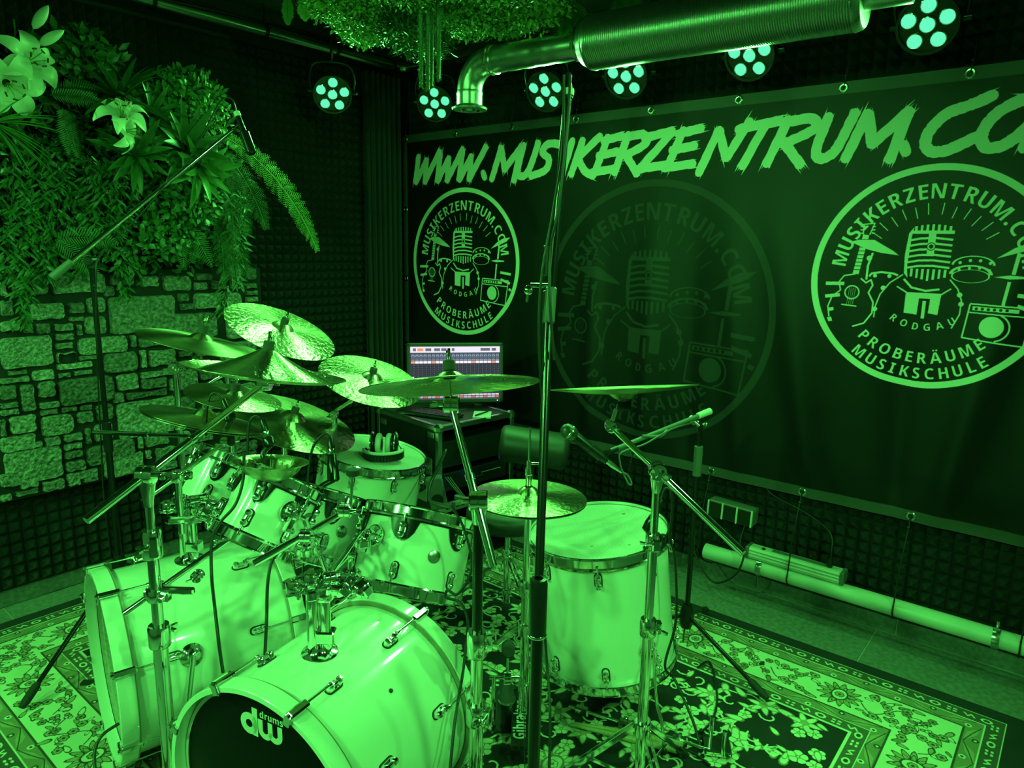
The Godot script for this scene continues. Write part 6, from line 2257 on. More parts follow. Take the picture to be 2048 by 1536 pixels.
func make_microphones() -> void:
	# centre stand, folded straight up
	var c := Vector3(2.75, 0, 2.16)
	var t := thing("microphone_stand", "tall black microphone stand folded upright in the middle foreground", "microphone stand", c)
	mic_tripod(t, c, [c + Vector3(0.3, 0, 0.12), c + Vector3(-0.06, 0, 0.3), c + Vector3(-0.09, 0, -0.3)], 0.14)
	pole(t, c, 0.1, 0.92, 0.0125, M.black_metal, "lower_tube")
	var mb := MB.new()
	mb.lathe([Vector2(0.0125, 0.84), Vector2(0.0165, 0.842), Vector2(0.018, 0.85), Vector2(0.018, 0.955), Vector2(0.0155, 0.965), Vector2(0.009, 0.966)], 20, Transform3D(Basis(), c), 30)
	wpart(t, "clutch_sleeve", mb, M.black)
	mb = MB.new()
	mb.lathe([Vector2(0.0182, 0.843), Vector2(0.019, 0.844), Vector2(0.019, 0.848), Vector2(0.0182, 0.849)], 20, Transform3D(Basis(), c))
	wpart(t, "clutch_ring", mb, M.chrome)
	var top := Vector3(2.6188, 1.489, 1.9753)
	mb = MB.new()
	mb.cyl(Vector3(c.x, 0.9, c.z), top, 0.0092, 16)
	wpart(t, "upper_tube", mb, M.black_metal)
	mb = MB.new()
	mb.cyl(top - Vector3(0, 0.05, 0), top + Vector3(0, 0.02, 0), 0.0135, 16, -1, 0.002)
	mb.cyl(top + Vector3(0, 0.05, 0), top + Vector3(0, 0.115, 0), 0.0145, 16, -1, 0.003)
	wpart(t, "boom_clutch", mb, M.black)
	mb = MB.new()
	mb.cyl(top + Vector3(0, 0.03, 0), top + Vector3(0, 0.03, 0) - RIGHTWARD * 0.04, 0.005, 10)
	mb.ball(top + Vector3(0, 0.02, 0) - RIGHTWARD * 0.044, 0.0105, 12)
	mb.cyl(top + Vector3(0, 0.03, 0) - RIGHTWARD * 0.044, top + Vector3(0, -0.005, 0) - RIGHTWARD * 0.047, 0.0035, 8)
	wpart(t, "clutch_handle", mb, M.chrome)
	var bt := Vector3(2.6423, 1.4454, 2.0066)
	var bh := Vector3(2.6393, 1.9042, 1.9592)
	mb = MB.new()
	mb.cyl(bt, bt.lerp(bh, 0.16), 0.0125, 16, 0.0115, 0.003)
	wpart(t, "boom_grip", mb, M.grey_plastic)
	mb = MB.new()
	mb.cyl(bt.lerp(bh, 0.14), bh, 0.0085, 16)
	wpart(t, "boom_arm", mb, M.black_metal)
	mb = MB.new()
	mb.cyl(bh, Vector3(2.6377, 1.9424, 1.9575), 0.0095, 12, 0.004, 0.001)
	mb.cyl(bh - Vector3(0, 0.012, 0), bh + Vector3(0, 0.006, 0), 0.0105, 14, -1, 0.001)
	wpart(t, "clip_thread", mb, M.black)
	mb = MB.new()
	mb.cyl(Vector3(2.6423, 1.8969, 1.9613), Vector3(2.6404, 1.9107, 1.9593), 0.0112, 14, -1, 0.001)
	wpart(t, "pale_tape", mb, M.light_plastic)
	for k in 2:
		mb = MB.new()
		mb.tube(curve([Vector3(2.6346, 1.9361, 1.9682), Vector3(2.6519, 1.7894, 1.991), Vector3(2.6421, 1.6728, 2.0021), Vector3(2.6366, 1.5331, 2.0287), Vector3(2.6409, 1.3904, 2.0348), Vector3(2.6555, 1.1769, 2.0239), Vector3(2.6693, 0.9032, 2.0422), Vector3(2.6935, 0.7387, 2.0506), Vector3(2.7388, 0.6364, 2.092), Vector3(2.7826, 0.5278, 2.1493)] if k == 0 else [Vector3(2.6508, 1.934, 1.9687), Vector3(2.6602, 1.8271, 1.9878), Vector3(2.656, 1.6725, 2.004), Vector3(2.6424, 1.5933, 2.0087), Vector3(2.6562, 1.4935, 2.0226), Vector3(2.6675, 1.3707, 2.0179)]), 0.0032, 6)
		tag(wroot("microphone_cable", mb, M.cable, top), ["long black cable running down the upright microphone stand", "short black cable beside the top of the upright microphone stand"][k], "cable", "cables on the upright microphone stand")
	# left stand with the overhead condenser microphone
	c = Vector3(0.61, 0, 2.125)
	t = thing("microphone_stand", "tall black boom microphone stand in front of the stone panel", "microphone stand", c)
	mic_tripod(t, c, [Vector3(0.8826, 0.005, 2.5646), c + Vector3(-0.08, 0, -0.36), c + Vector3(0.3, 0, -0.16)], 0.3)
	pole(t, c, 0.26, 0.84, 0.0125, M.black_metal, "lower_tube")
	pole(t, c, 0.78, 0.9, 0.0165, M.black, "clutch_sleeve")
	pole(t, c, 0.88, 1.5, 0.0095, M.black_metal, "upper_tube")
	var pv := Vector3(c.x, 1.515, c.z)
	mb = MB.new()
	mb.cyl(pv - Vector3(0, 0.03, 0), pv + Vector3(0, 0.008, 0), 0.016, 16, -1, 0.003)
	mb.cyl(pv + RIGHTWARD.cross(Vector3.UP) * 0.02, pv - RIGHTWARD.cross(Vector3.UP) * 0.03, 0.017, 16, -1, 0.003)
	wpart(t, "boom_clutch", mb, M.black)
	var tail := Vector3(0.6326, 1.457, 2.2679)
	var head := Vector3(0.8372, 2.0255, 1.6538)
	var dr := (head - tail).normalized()
	mb = MB.new()
	mb.cyl(tail, tail + dr * 0.09, 0.0155, 14, 0.0135, 0.003)
	wpart(t, "counterweight", mb, M.grey_plastic)
	mb = MB.new()
	mb.cyl(tail + dr * 0.08, tail + dr * 0.3, 0.0105, 14)
	mb.cyl(tail + dr * 0.28, head, 0.0075, 14)
	wpart(t, "boom_arm", mb, M.chrome)
	mb = MB.new()
	mb.ball(head, 0.012, 10)
	mb.cyl(head, Vector3(0.8525, 2.045, 1.6364), 0.008, 10)
	wpart(t, "clip", mb, M.black)
	var m0 := Vector3(0.8434, 2.0924, 1.645)
	var m1 := Vector3(0.9138, 1.9302, 1.6282)
	t = thing("condenser_microphone", "slim black condenser microphone hanging from the left boom", "microphone", m1)
	mb = MB.new()
	mb.cyl(m0, m0.lerp(m1, 0.5), 0.0085, 14, 0.012, 0.002)
	mb.cyl(m0.lerp(m1, 0.48), m1, 0.019, 18, -1, 0.005)
	wpart(t, "body", mb, M.black_metal)
	mb = MB.new()
	mb.cyl(m0.lerp(m1, 0.02), m0.lerp(m1, 0.13), 0.0125, 14, -1, 0.001)
	wpart(t, "pale_band", mb, M.light_plastic)
	mb = MB.new()
	mb.tube(curve([m0, Vector3(0.8272, 2.134, 1.6479), Vector3(0.8037, 2.141, 1.6653), Vector3(0.7965, 2.112, 1.6917), Vector3(0.7964, 1.993, 1.7613), Vector3(0.7809, 1.8774, 1.8295), Vector3(0.7708, 1.8338, 1.8752), Vector3(0.7602, 1.6857, 2.0003), Vector3(0.7493, 1.5494, 2.1358), Vector3(0.7557, 1.453, 2.168), Vector3(0.6593, 1.0762, 2.1576), Vector3(0.5785, 0.783, 2.1397), Vector3(0.5919, 0.5833, 2.1527), Vector3(0.5916, 0.3483, 2.1464)]), 0.0032, 6)
	tag(wroot("microphone_cable", mb, M.cable, m0), "thin black cable arching from the condenser microphone down the left stand", "cable")
	# right stand with the vocal microphone
	c = Vector3(2.41, 0, 0.70)
	t = thing("microphone_stand", "short black boom microphone stand behind the right floor tom", "microphone stand", c)
	mic_tripod(t, c, [Vector3(2.7894, 0.005, 0.8418), c + Vector3(-0.3, 0, 0.16), c + Vector3(-0.05, 0, -0.31)], 0.15)
	pole(t, c, 0.12, 0.78, 0.0105, M.black_metal, "lower_tube")
	pole(t, c, 0.74, 0.86, 0.0165, M.grey_plastic, "clutch_sleeve")
	pole(t, c, 0.84, 0.955, 0.0085, M.black_metal, "upper_tube")
	pv = Vector3(2.3749, 0.9604, 0.7013)
	mb = MB.new()
	mb.cyl(Vector3(c.x, 0.94, c.z), pv, 0.011, 12)
	mb.ball(pv, 0.016, 12)
	mb.cyl(pv + Vector3(0, -0.02, 0), pv + Vector3(0, -0.02, 0) + RIGHTWARD * 0.05, 0.005, 8)
	mb.ball(pv + Vector3(0, -0.02, 0) + RIGHTWARD * 0.055, 0.009, 10)
	wpart(t, "boom_clutch", mb, M.steel)
	tail = Vector3(2.4175, 0.9874, 0.6332)
	head = Vector3(2.2671, 0.8994, 1.0949)
	dr = (head - tail).normalized()
	mb = MB.new()
	mb.cyl(tail, tail + dr * 0.07, 0.0135, 14, 0.0125, 0.003)
	wpart(t, "counterweight", mb, M.light_plastic)
	mb = MB.new()
	mb.cyl(tail + dr * 0.06, head, 0.0085, 14)
	wpart(t, "boom_arm", mb, M.grey_plastic)
	mb = MB.new()
	mb.tube(curve([Vector3(2.3124, 0.9343, 0.9699), Vector3(2.3522, 0.9303, 0.9119), Vector3(2.3591, 0.9436, 0.8766), Vector3(2.3624, 0.94, 0.8748)]), 0.006, 8)
	wpart(t, "cable_clip", mb, M.grey_plastic)
	mb = MB.new()
	mb.cyl(head - dr * 0.02, head + dr * 0.03, 0.011, 12, -1, 0.002)
	wpart(t, "clip", mb, M.black)
	var g0 := Vector3(2.1796, 0.9827, 1.2511)
	var g1 := Vector3(2.3036, 0.8494, 1.1303)
	var gd := (g1 - g0).normalized()
	t = thing("vocal_microphone", "vocal microphone with a round mesh head pointing left", "microphone", g0)
	mb = MB.new()
	var gb := Transform3D(along(gd, Vector3.UP), g0)
	mb.lathe([Vector2(0, -0.026), Vector2(0.012, -0.0235), Vector2(0.0215, -0.015), Vector2(0.0255, -0.002), Vector2(0.0258, 0.004)], 24, gb, 60)
	mb.lathe([Vector2(0.0258, 0.01), Vector2(0.0245, 0.02), Vector2(0.0185, 0.031)], 24, gb, 60)
	wpart(t, "mesh_head", mb, M.mesh_grille)
	mb = MB.new()
	mb.lathe([Vector2(0.0258, 0.003), Vector2(0.0272, 0.0045), Vector2(0.0272, 0.0095), Vector2(0.0258, 0.011)], 24, gb)
	wpart(t, "head_ring", mb, M.steel)
	mb = MB.new()
	mb.lathe([Vector2(0.0185, 0.03), Vector2(0.0195, 0.036), Vector2(0.0135, 0.16), Vector2(0.0125, 0.175), Vector2(0, 0.176)], 24, gb, 40)
	wpart(t, "body", mb, M.black)
	mb = MB.new()
	mb.lathe([Vector2(0.016, 0.10), Vector2(0.0185, 0.1), Vector2(0.0175, 0.15), Vector2(0.015, 0.15)], 20, gb)
	mb.cyl(gb * Vector3(0, 0.125, 0), head, 0.007, 8)
	wpart(t, "holder", mb, M.black)
	mb = MB.new()
	mb.lathe([Vector2(0.0095, 0.172), Vector2(0.0098, 0.205), Vector2(0.008, 0.215), Vector2(0.0045, 0.245), Vector2(0, 0.246)], 16, gb)
	wpart(t, "plug", mb, M.steel)
	mb = MB.new()
	mb.tube(curve([gb * Vector3(0, 0.24, 0), Vector3(2.3329, 0.8231, 1.0997), Vector3(2.3475, 0.796, 1.0946), Vector3(2.3412, 0.7924, 1.1006), Vector3(2.3148, 0.8283, 1.1001), Vector3(2.3019, 0.8625, 1.102), Vector3(2.2963, 0.8941, 1.0855), Vector3(2.3373, 0.9142, 0.9941), Vector3(2.3619, 0.9436, 0.8743), Vector3(2.3812, 0.9509, 0.7513), Vector3(2.3929, 0.9381, 0.6922), Vector3(2.4008, 0.8383, 0.6845), Vector3(2.3992, 0.6342, 0.6846), Vector3(2.4041, 0.4247, 0.6807), Vector3(2.403, 0.1895, 0.6882), Vector3(2.4035, 0.0296, 0.7018)]), 0.0034, 6)
	tag(wroot("microphone_cable", mb, M.grey_plastic, g0), "grey cable looping from the vocal microphone along its stand", "cable")
	# clip-on tom microphones with arched cables
	var clips := [
		[Vector3(1.4625, 1.1131, 2.0959), Vector3(1.4873, 1.0556, 2.09), [Vector3(1.4571, 1.1176, 2.0992), Vector3(1.4416, 1.1341, 2.1077), Vector3(1.4287, 1.123, 2.1211), Vector3(1.4271, 1.074, 2.1348), Vector3(1.4165, 1, 2.1358)], "clip-on microphone leftmost of three, under the left boom", Vector3(1.4791, 0.9861, 2.088)],
		[Vector3(1.6531, 1.0792, 2.0799), Vector3(1.6804, 1.0069, 2.0758), [Vector3(1.6489, 1.085, 2.0819), Vector3(1.6344, 1.0905, 2.0924), Vector3(1.6239, 1.0668, 2.107), Vector3(1.631, 0.991, 2.1203), Vector3(1.639, 0.9328, 2.1284)], "clip-on microphone in the middle of three, left of the bowl cymbal", Vector3(1.697, 0.9618, 2.0999)],
		[Vector3(1.735, 1.0035, 1.9001), Vector3(1.7759, 0.8822, 1.9235), [Vector3(1.7329, 1.0096, 1.9003), Vector3(1.7177, 1.0153, 1.9113), Vector3(1.6984, 0.9812, 1.9357), Vector3(1.6949, 0.9199, 1.9541), Vector3(1.7197, 0.858, 1.9757), Vector3(1.7705, 0.8131, 1.9717), Vector3(1.7607, 0.7972, 2.0365), Vector3(1.7639, 0.7606, 2.0694), Vector3(1.7838, 0.7246, 2.0622)], "clip-on microphone rightmost of three, right of the bowl cymbal", Vector3(1.7815, 0.8575, 1.9779)],
		[Vector3(2.5969, 0.8686, 1.3593), Vector3(2.5703, 0.7727, 1.3789), [Vector3(2.5965, 0.8715, 1.3589), Vector3(2.6016, 0.9009, 1.3473), Vector3(2.6179, 0.891, 1.3364), Vector3(2.6196, 0.8182, 1.327), Vector3(2.6158, 0.7439, 1.3225), Vector3(2.6285, 0.6688, 1.3047), Vector3(2.6398, 0.4686, 1.2932), Vector3(2.6325, 0.3307, 1.334), Vector3(2.6551, 0.2736, 1.3035), Vector3(2.7578, 0.2298, 1.3885), Vector3(2.8025, 0.1918, 1.4273)], "clip-on microphone on the rim of the right floor tom", Vector3(2.6079, 0.7442, 1.3553)],
	]
	for q in clips:
		var a: Vector3 = q[0]
		var e: Vector3 = q[1]
		var d := (e - a).normalized()
		var w := a.distance_to(e)
		t = thing("clip_microphone", q[3], "microphone", a, "clip-on drum microphones")
		var x := Transform3D(along(d, Vector3.UP), a)
		mb = MB.new()
		mb.lathe([Vector2(0.004, -0.004), Vector2(0.0075, 0.0), Vector2(0.0105, 0.026), Vector2(0.0105, 0.034), Vector2(0, 0.034)], 16, x, 40)
		wpart(t, "plug", mb, M.black)
		mb = MB.new()
		mb.lathe([Vector2(0.0098, 0.033), Vector2(0.0108, 0.035), Vector2(0.0112, 0.05), Vector2(0.0098, 0.052)], 16, x, 40)
		wpart(t, "plug_sleeve", mb, M.steel)
		mb = MB.new()
		mb.lathe([Vector2(0.0105, 0.05), Vector2(0.0125, 0.052), Vector2(0.018, w * 0.75), Vector2(0.019, w), Vector2(0.012, w + 0.006), Vector2(0, w + 0.006)], 18, x, 40)
		wpart(t, "body", mb, M.black_metal)
		mb = MB.new()
		mb.tube(curve([e, e.lerp(q[4], 0.5) + RIGHTWARD * -0.015, q[4]]), 0.009, 8)
		mb.box(Transform3D(Basis(), q[4]), Vector3(0.02, 0.036, 0.02), 0.004)
		wpart(t, "rim_clip", mb, M.black)
		mb = MB.new()
		mb.tube(curve(q[2]), 0.0042, 7)
		wpart(t, "lead", mb, M.cable)
	# loose cables over the bass drums and on the rug
	for q in [
		[[Vector3(1.669, 0.9982, 2.1532), Vector3(1.7225, 0.9366, 2.1908), Vector3(1.7327, 0.8742, 2.2245), Vector3(1.7253, 0.8332, 2.2672), Vector3(1.724, 0.7894, 2.2925), Vector3(1.7543, 0.704, 2.3155), Vector3(1.8288, 0.6413, 2.3493), Vector3(1.8763, 0.5676, 2.3685), Vector3(1.8852, 0.4916, 2.3672)], 0.0045, "black cable hanging straight down over the left bass drum, nearest its front"],
		[[Vector3(1.939, 0.8092, 2.1376), Vector3(1.8915, 0.7799, 2.1576), Vector3(1.8537, 0.7409, 2.1852), Vector3(1.8749, 0.6935, 2.2193), Vector3(1.9373, 0.6179, 2.2663), Vector3(1.9552, 0.5329, 2.2862)], 0.0045, "black cable hanging down over the left bass drum near its rear hoop"],
		[[Vector3(2.1851, 0.8784, 1.8261), Vector3(2.2049, 0.8158, 1.7994), Vector3(2.2353, 0.7322, 1.7955), Vector3(2.2408, 0.6761, 1.8051), Vector3(2.2143, 0.6174, 1.8285), Vector3(2.1841, 0.6233, 1.8386), Vector3(2.1848, 0.6021, 1.8434), Vector3(2.2232, 0.5936, 1.8272), Vector3(2.2778, 0.5708, 1.8541), Vector3(2.3152, 0.5298, 1.8996), Vector3(2.35, 0.4791, 1.9497), Vector3(2.4005, 0.4142, 2.0301), Vector3(2.4388, 0.3256, 2.0869)], 0.004, "black cable curving past the biggest rack tom and the bass drum"],
		[[Vector3(2.5177, 0.018, 0.809), Vector3(2.54, 0.018, 0.7451), Vector3(2.6466, 0.018, 0.9226), Vector3(2.6927, 0.018, 1.0649), Vector3(2.688, 0.018, 1.1531)], 0.004, "black cable curled on the rug behind the right stand"],
		[[Vector3(1.7622, 0.309, 2.6458), Vector3(1.7253, 0.3362, 2.6297), Vector3(1.7147, 0.3598, 2.6061), Vector3(1.7135, 0.3692, 2.5652)], 0.004, "black cable coming out of the open left bass drum"],
		[[Vector3(2.6244, 0.018, 1.3785), Vector3(2.6088, 0.018, 1.317), Vector3(2.6485, 0.018, 1.2733), Vector3(2.7113, 0.018, 1.2586), Vector3(2.7779, 0.018, 1.2746)], 0.004, "pale looped cable on the rug at the foot of the right stand"],
	]:
		mb = MB.new()
		mb.tube(curve(q[0]), q[1], 7)
		tag(wroot("loose_cable", mb, M.cable, q[0][0]), q[2], "cable", "loose cables among the drums")



# ---------------------------------------------------------------- flight case, computer, headphones
func make_rack() -> void:
	var yaw := -0.12
	var b := Basis(Vector3.UP, yaw)
	var c := Vector3(0.985, 0.0055, 0.643)
	var w := 0.52
	var d := 0.49
	var h := 0.735
	var t := thing("flight_case", "black flight case with bright metal edges below the computer screen", "flight case", c, "", b)
	var mb := MB.new()
	mb.box(Transform3D(Basis(), Vector3(-w / 2 + 0.006, h / 2 + 0.012, 0)), Vector3(0.012, h, d - 0.01))
	mb.box(Transform3D(Basis(), Vector3(0, h / 2 + 0.012, d / 2 - 0.006)), Vector3(w - 0.01, h, 0.012))
	mb.box(Transform3D(Basis(), Vector3(0, h / 2 + 0.012, -d / 2 + 0.006)), Vector3(w - 0.01, h, 0.012))
	mb.box(Transform3D(Basis(), Vector3(0, h + 0.004, 0)), Vector3(w - 0.01, 0.012, d - 0.01))
	mb.box(Transform3D(Basis(), Vector3(0, 0.02, 0)), Vector3(w - 0.01, 0.016, d - 0.01))
	wrack(t, "plywood_box", mb, M.black)
	mb = MB.new()
	mb.box(Transform3D(Basis(), Vector3(0, h + 0.0115, 0)), Vector3(w - 0.05, 0.003, d - 0.05))
	wrack(t, "ribbed_mat", mb, triplanar(mat(lin(0.05, 0.05, 0.05), 0.5), 40.0, noise_tex(0.2, 1, 88, 64, false, 4.0, two(0.2, 1.0))))
	var e := 0.026
	for sx in [-1.0, 1.0]:
		for sz in [-1.0, 1.0]:
			mb = MB.new()
			mb.box(Transform3D(Basis(), Vector3(sx * (w / 2 - e / 2 + 0.002), h / 2 + 0.012, sz * (d / 2 - e / 2 + 0.002))), Vector3(e, h, e), 0.003)
			wrack(t, "edge_profile", mb, M.steel)
	for sy in [0.0, 1.0]:
		for s in [-1.0, 1.0]:
			mb = MB.new()
			mb.box(Transform3D(Basis(), Vector3(0, 0.02 + sy * (h - 0.012), s * (d / 2 - e / 2 + 0.003))), Vector3(w, e, e), 0.003)
			wrack(t, "edge_profile", mb, M.steel)
			mb = MB.new()
			mb.box(Transform3D(Basis(), Vector3(s * (w / 2 - e / 2 + 0.003), 0.02 + sy * (h - 0.012), 0)), Vector3(e, e, d), 0.003)
			wrack(t, "edge_profile", mb, M.steel)
			for z in [-1.0, 1.0]:
				mb = MB.new()
				mb.box(Transform3D(Basis(), Vector3(s * (w / 2 - 0.012), 0.022 + sy * (h - 0.016), z * (d / 2 - 0.012))), Vector3(0.046, 0.046, 0.046), 0.014)
				wrack(t, "ball_corner", mb, M.steel)
	for q in [Vector3(-0.2, h - 0.04, d / 2), Vector3(0.2, h - 0.03, d / 2)]:
		mb = MB.new()
		mb.box(Transform3D(Basis(), q), Vector3(0.05, 0.03, 0.006), 0.002)
		wrack(t, "rivet_plate", mb, M.steel)
	mb = MB.new()
	mb.box(Transform3D(Basis(), Vector3(0.195, 0.55, d / 2 + 0.004)), Vector3(0.05, 0.085, 0.012), 0.003)
	mb.cyl(Vector3(0.195, 0.55, d / 2 + 0.008), Vector3(0.195, 0.55, d / 2 + 0.02), 0.014, 12, -1, 0.002)
	wrack(t, "butterfly_latch", mb, M.steel)
	mb = MB.new()
	mb.box(Transform3D(Basis(), Vector3(0.09, 0.42, d / 2 + 0.003)), Vector3(0.17, 0.12, 0.01), 0.004)
	wrack(t, "handle_dish", mb, M.steel)
	mb = MB.new()
	mb.tube(curve([Vector3(0.02, 0.435, d / 2 + 0.01), Vector3(0.03, 0.42, d / 2 + 0.035), Vector3(0.09, 0.418, d / 2 + 0.04), Vector3(0.15, 0.42, d / 2 + 0.035), Vector3(0.16, 0.435, d / 2 + 0.01)]), 0.009, 8)
	wrack(t, "handle", mb, M.black)
	# devices screwed into its open side
	var units := [["power_amplifier", 0.60, 0.13, "plain black panel at the top of the flight case rack"], ["audio_interface", 0.46, 0.09, "black rack device with a glowing blue light"], ["connector_strip", 0.33, 0.05, "narrow metal panel with a row of square sockets, low in the rack"]]
	for u in units:
		var ut := thing(u[0], u[3], "rack device", b * Vector3(w / 2 - 0.03, u[1], 0) + c, "devices in the flight case", b)
		mb = MB.new()
		mb.box(Transform3D(Basis(), Vector3(-0.15, 0, 0)), Vector3(0.3, u[2], d - 0.09), 0.002)
		mb.box(Transform3D(Basis(), Vector3(0.004, 0, 0)), Vector3(0.008, u[2], d - 0.055), 0.002)
		wrack(ut, "front_panel", mb, M.black if u[0] != "connector_strip" else M.steel)
		if u[0] == "audio_interface":
			mb = MB.new()
			mb.cyl(Vector3(0.008, 0.012, 0.03), Vector3(0.0105, 0.012, 0.03), 0.0055, 12)
			wrack(ut, "indicator_light", mb, glow(lin(0.12, 0.18, 1.0), 5.0))
			var l := OmniLight3D.new()
			l.name = "indicator_glow"
			l.light_color = lin(0.12, 0.18, 1.0)
			l.light_energy = 0.001
			l.light_size = 0.006
			l.shadow_enabled = true
			l.position = Vector3(0.016, 0.012, 0.03)
			ut.add_child(l)
			for k in 4:
				mb = MB.new()
				mb.cyl(Vector3(0.008, -0.005, -0.0 - 0.016 * k), Vector3(0.014, -0.005, -0.0 - 0.016 * k), 0.0045, 10)
				wrack(ut, "knob", mb, M.steel)
			mb = MB.new()
			mb.box(Transform3D(Basis(), Vector3(0.009, 0.008, -0.11)), Vector3(0.002, 0.003, 0.13))
			wrack(ut, "trim_line", mb, M.light_plastic)
		if u[0] == "connector_strip":
			for k in 12:
				mb = MB.new()
				mb.box(Transform3D(Basis(), Vector3(0.0085, 0.004, 0.17 - 0.031 * k)), Vector3(0.002, 0.024, 0.02))
				wrack(ut, "socket_opening", mb, M.print_black)
	# small angled bracket with a round opening hung on the case's edge
	var q0 := Vector3(1.3284, 0.4996, 1.0431)
	t = thing("talkback_box", "small dark box with a round front hung on the case corner", "speaker", q0)
	var tb := Basis(Vector3.UP, 0.75) * Basis(Vector3.BACK, 0.2)
	mb = MB.new()
	mb.box(Transform3D(tb, q0), Vector3(0.075, 0.15, 0.05), 0.006)
	wpart(t, "housing", mb, M.grey_plastic)
	mb = MB.new()
	mb.lathe([Vector2(0.02, 0.024), Vector2(0.026, 0.026), Vector2(0.026, 0.03), Vector2(0.02, 0.03), Vector2(0, 0.027)], 20, Transform3D(tb * Basis(Vector3.RIGHT, PI / 2), q0 + tb * Vector3(0, -0.025, 0)))
	wpart(t, "round_front", mb, M.black)
	mb = MB.new()
	mb.tube(curve([q0 + Vector3(0, 0.07, 0.03), Vector3(1.4035, 0.7175, 1.0583), Vector3(1.4264, 0.6678, 1.1179), Vector3(1.4414, 0.6096, 1.1862), Vector3(1.5112, 0.5922, 1.2651), Vector3(1.6587, 0.6375, 1.3962), Vector3(2.0441, 0.803, 1.6973), Vector3(2.156, 0.8547, 1.7901)]), 0.006, 8)
	tag(wroot("grey_cable", mb, M.cable, q0), "black cable curving down from the case corner to the biggest rack tom", "cable")
	var leads := [[Vector3(1.3488, 0.5669, 1.0094), Vector3(1.4677, 0.5357, 1.0515), Vector3(1.5818, 0.5191, 1.0939)], [Vector3(1.3575, 0.5671, 1.0022), Vector3(1.4787, 0.5295, 1.0441), Vector3(1.5963, 0.509, 1.0846)], [Vector3(1.3662, 0.5673, 0.995), Vector3(1.4897, 0.5233, 1.0366), Vector3(1.6108, 0.4989, 1.0752)]]
	for k in 3:
		mb = MB.new()
		mb.tube(curve(leads[k]), 0.004, 6)
		tag(wroot("patch_cable", mb, M.cable, leads[k][0]), ["leftmost of three black patch cables at the case's lower front", "middle one of three black patch cables at the case's lower front", "rightmost of three black patch cables at the case's lower front"][k], "cable", "patch cables at the flight case")
	# computer screen on the case
	var m := Vector3(0.9643, 0.939, 0.5456)
	var cam := FRONT
	var fz := Vector3(cam.x - m.x, 0.0, cam.z - m.z).normalized().rotated(Vector3.UP, 0.10)
	fz = (fz + Vector3(0, 0.06, 0)).normalized()
	var fx := Vector3.UP.cross(fz).normalized()
	var mbas := Basis(fx, fz.cross(fx), fz)
	t = thing("computer_screen", "flat computer screen showing a mixing console on the flight case", "monitor", m, "", mbas)
	var sw := 0.505
	var sh := 0.315
	mb = MB.new()
	mb.box(Transform3D(Basis(), Vector3(0, 0, -0.02)), Vector3(sw, sh, 0.034), 0.006)
	part(t, "casing", mb, M.black)
	for q in [[Vector3(0, sh / 2 - 0.009, 0), Vector3(sw, 0.018, 0.012)], [Vector3(0, -sh / 2 + 0.011, 0), Vector3(sw, 0.022, 0.012)], [Vector3(-sw / 2 + 0.009, 0, 0), Vector3(0.018, sh, 0.012)], [Vector3(sw / 2 - 0.009, 0, 0), Vector3(0.018, sh, 0.012)]]:
		mb = MB.new()
		mb.box(Transform3D(Basis(), q[0]), q[1], 0.003)
		part(t, "bezel", mb, M.dark_plastic)
	var pen := Pen.new(1024, 576, Color(0.13, 0.14, 0.18))
	pen.im.fill_rect(Rect2i(0, 0, 1024, 66), Color(0.82, 0.80, 0.85))
	var bx := [30, 80, 170, 270, 350, 420, 470, 800, 930]
	for k in bx.size():
		pen.im.fill_rect(Rect2i(bx[k], 18, [34, 66, 66, 66, 60, 30, 30, 110, 50][k], 30), Color(0.9, 0.5, 0.35) if k == 1 else Color(0.35, 0.35, 0.4))
	for k in 22:
		var x := 8 + k * 46
		pen.im.fill_rect(Rect2i(x, 76, 42, 60), Color(0.28, 0.33, 0.4))
		pen.arc(Vector2(x + 21, 108), 16, PI, TAU, 4, Color(0.7, 0.75, 0.8))
		pen.im.fill_rect(Rect2i(x, 140, 42, 12), Color(0.5, 0.5, 0.56))
		pen.im.fill_rect(Rect2i(x, 158, 42, 26), Color(0.85, 0.83, 0.88) if k % 5 else Color(0.8, 0.55, 0.45))
		pen.im.fill_rect(Rect2i(x + 19, 196, 4, 320), Color(0.03, 0.03, 0.04))
		for y in 13:
			pen.im.fill_rect(Rect2i(x + 28, 200 + y * 24, 9, 3), Color(0.55, 0.57, 0.62))
		var fy: int = 330 + (k * 37) % 150
		pen.im.fill_rect(Rect2i(x + 8, fy, 24, 32), Color(0.88, 0.86, 0.9))
		pen.im.fill_rect(Rect2i(x + 42, 70, 3, 500), Color(0.05, 0.05, 0.07))
		pen.im.fill_rect(Rect2i(x, 524, 42, 16), Color(0.8, 0.78, 0.82))
		pen.im.fill_rect(Rect2i(x, 546, 42, 22), Color(0.62, 0.6, 0.66) if k % 3 else Color(0.7, 0.35, 0.35))
	pen.im.resize(512, 288, Image.INTERPOLATE_TRILINEAR)
	var sm := mat(Color(0.01, 0.01, 0.01), 0.25)
	sm.emission_enabled = true
	sm.emission = Color.WHITE
	sm.emission_operator = BaseMaterial3D.EMISSION_OP_MULTIPLY
	sm.emission_texture = ImageTexture.create_from_image(pen.im)
	sm.emission_energy_multiplier = 1.0
	sm.texture_repeat = false
	mb = MB.new()
	var hx := sw / 2 - 0.018
	var y0 := -sh / 2 + 0.022
	var y1 := sh / 2 - 0.018
	mb.flat([Vector3(-hx, y1, 0.002), Vector3(hx, y1, 0.002), Vector3(hx, y0, 0.002), Vector3(-hx, y0, 0.002)], Vector3.BACK, [Vector2(0, 0), Vector2(1, 0), Vector2(1, 1), Vector2(0, 1)])
	part(t, "display", mb, sm)
	var gl := AreaLight3D.new()
	gl.name = "display_glow"
	gl.area_size = Vector2(hx * 2, y1 - y0)
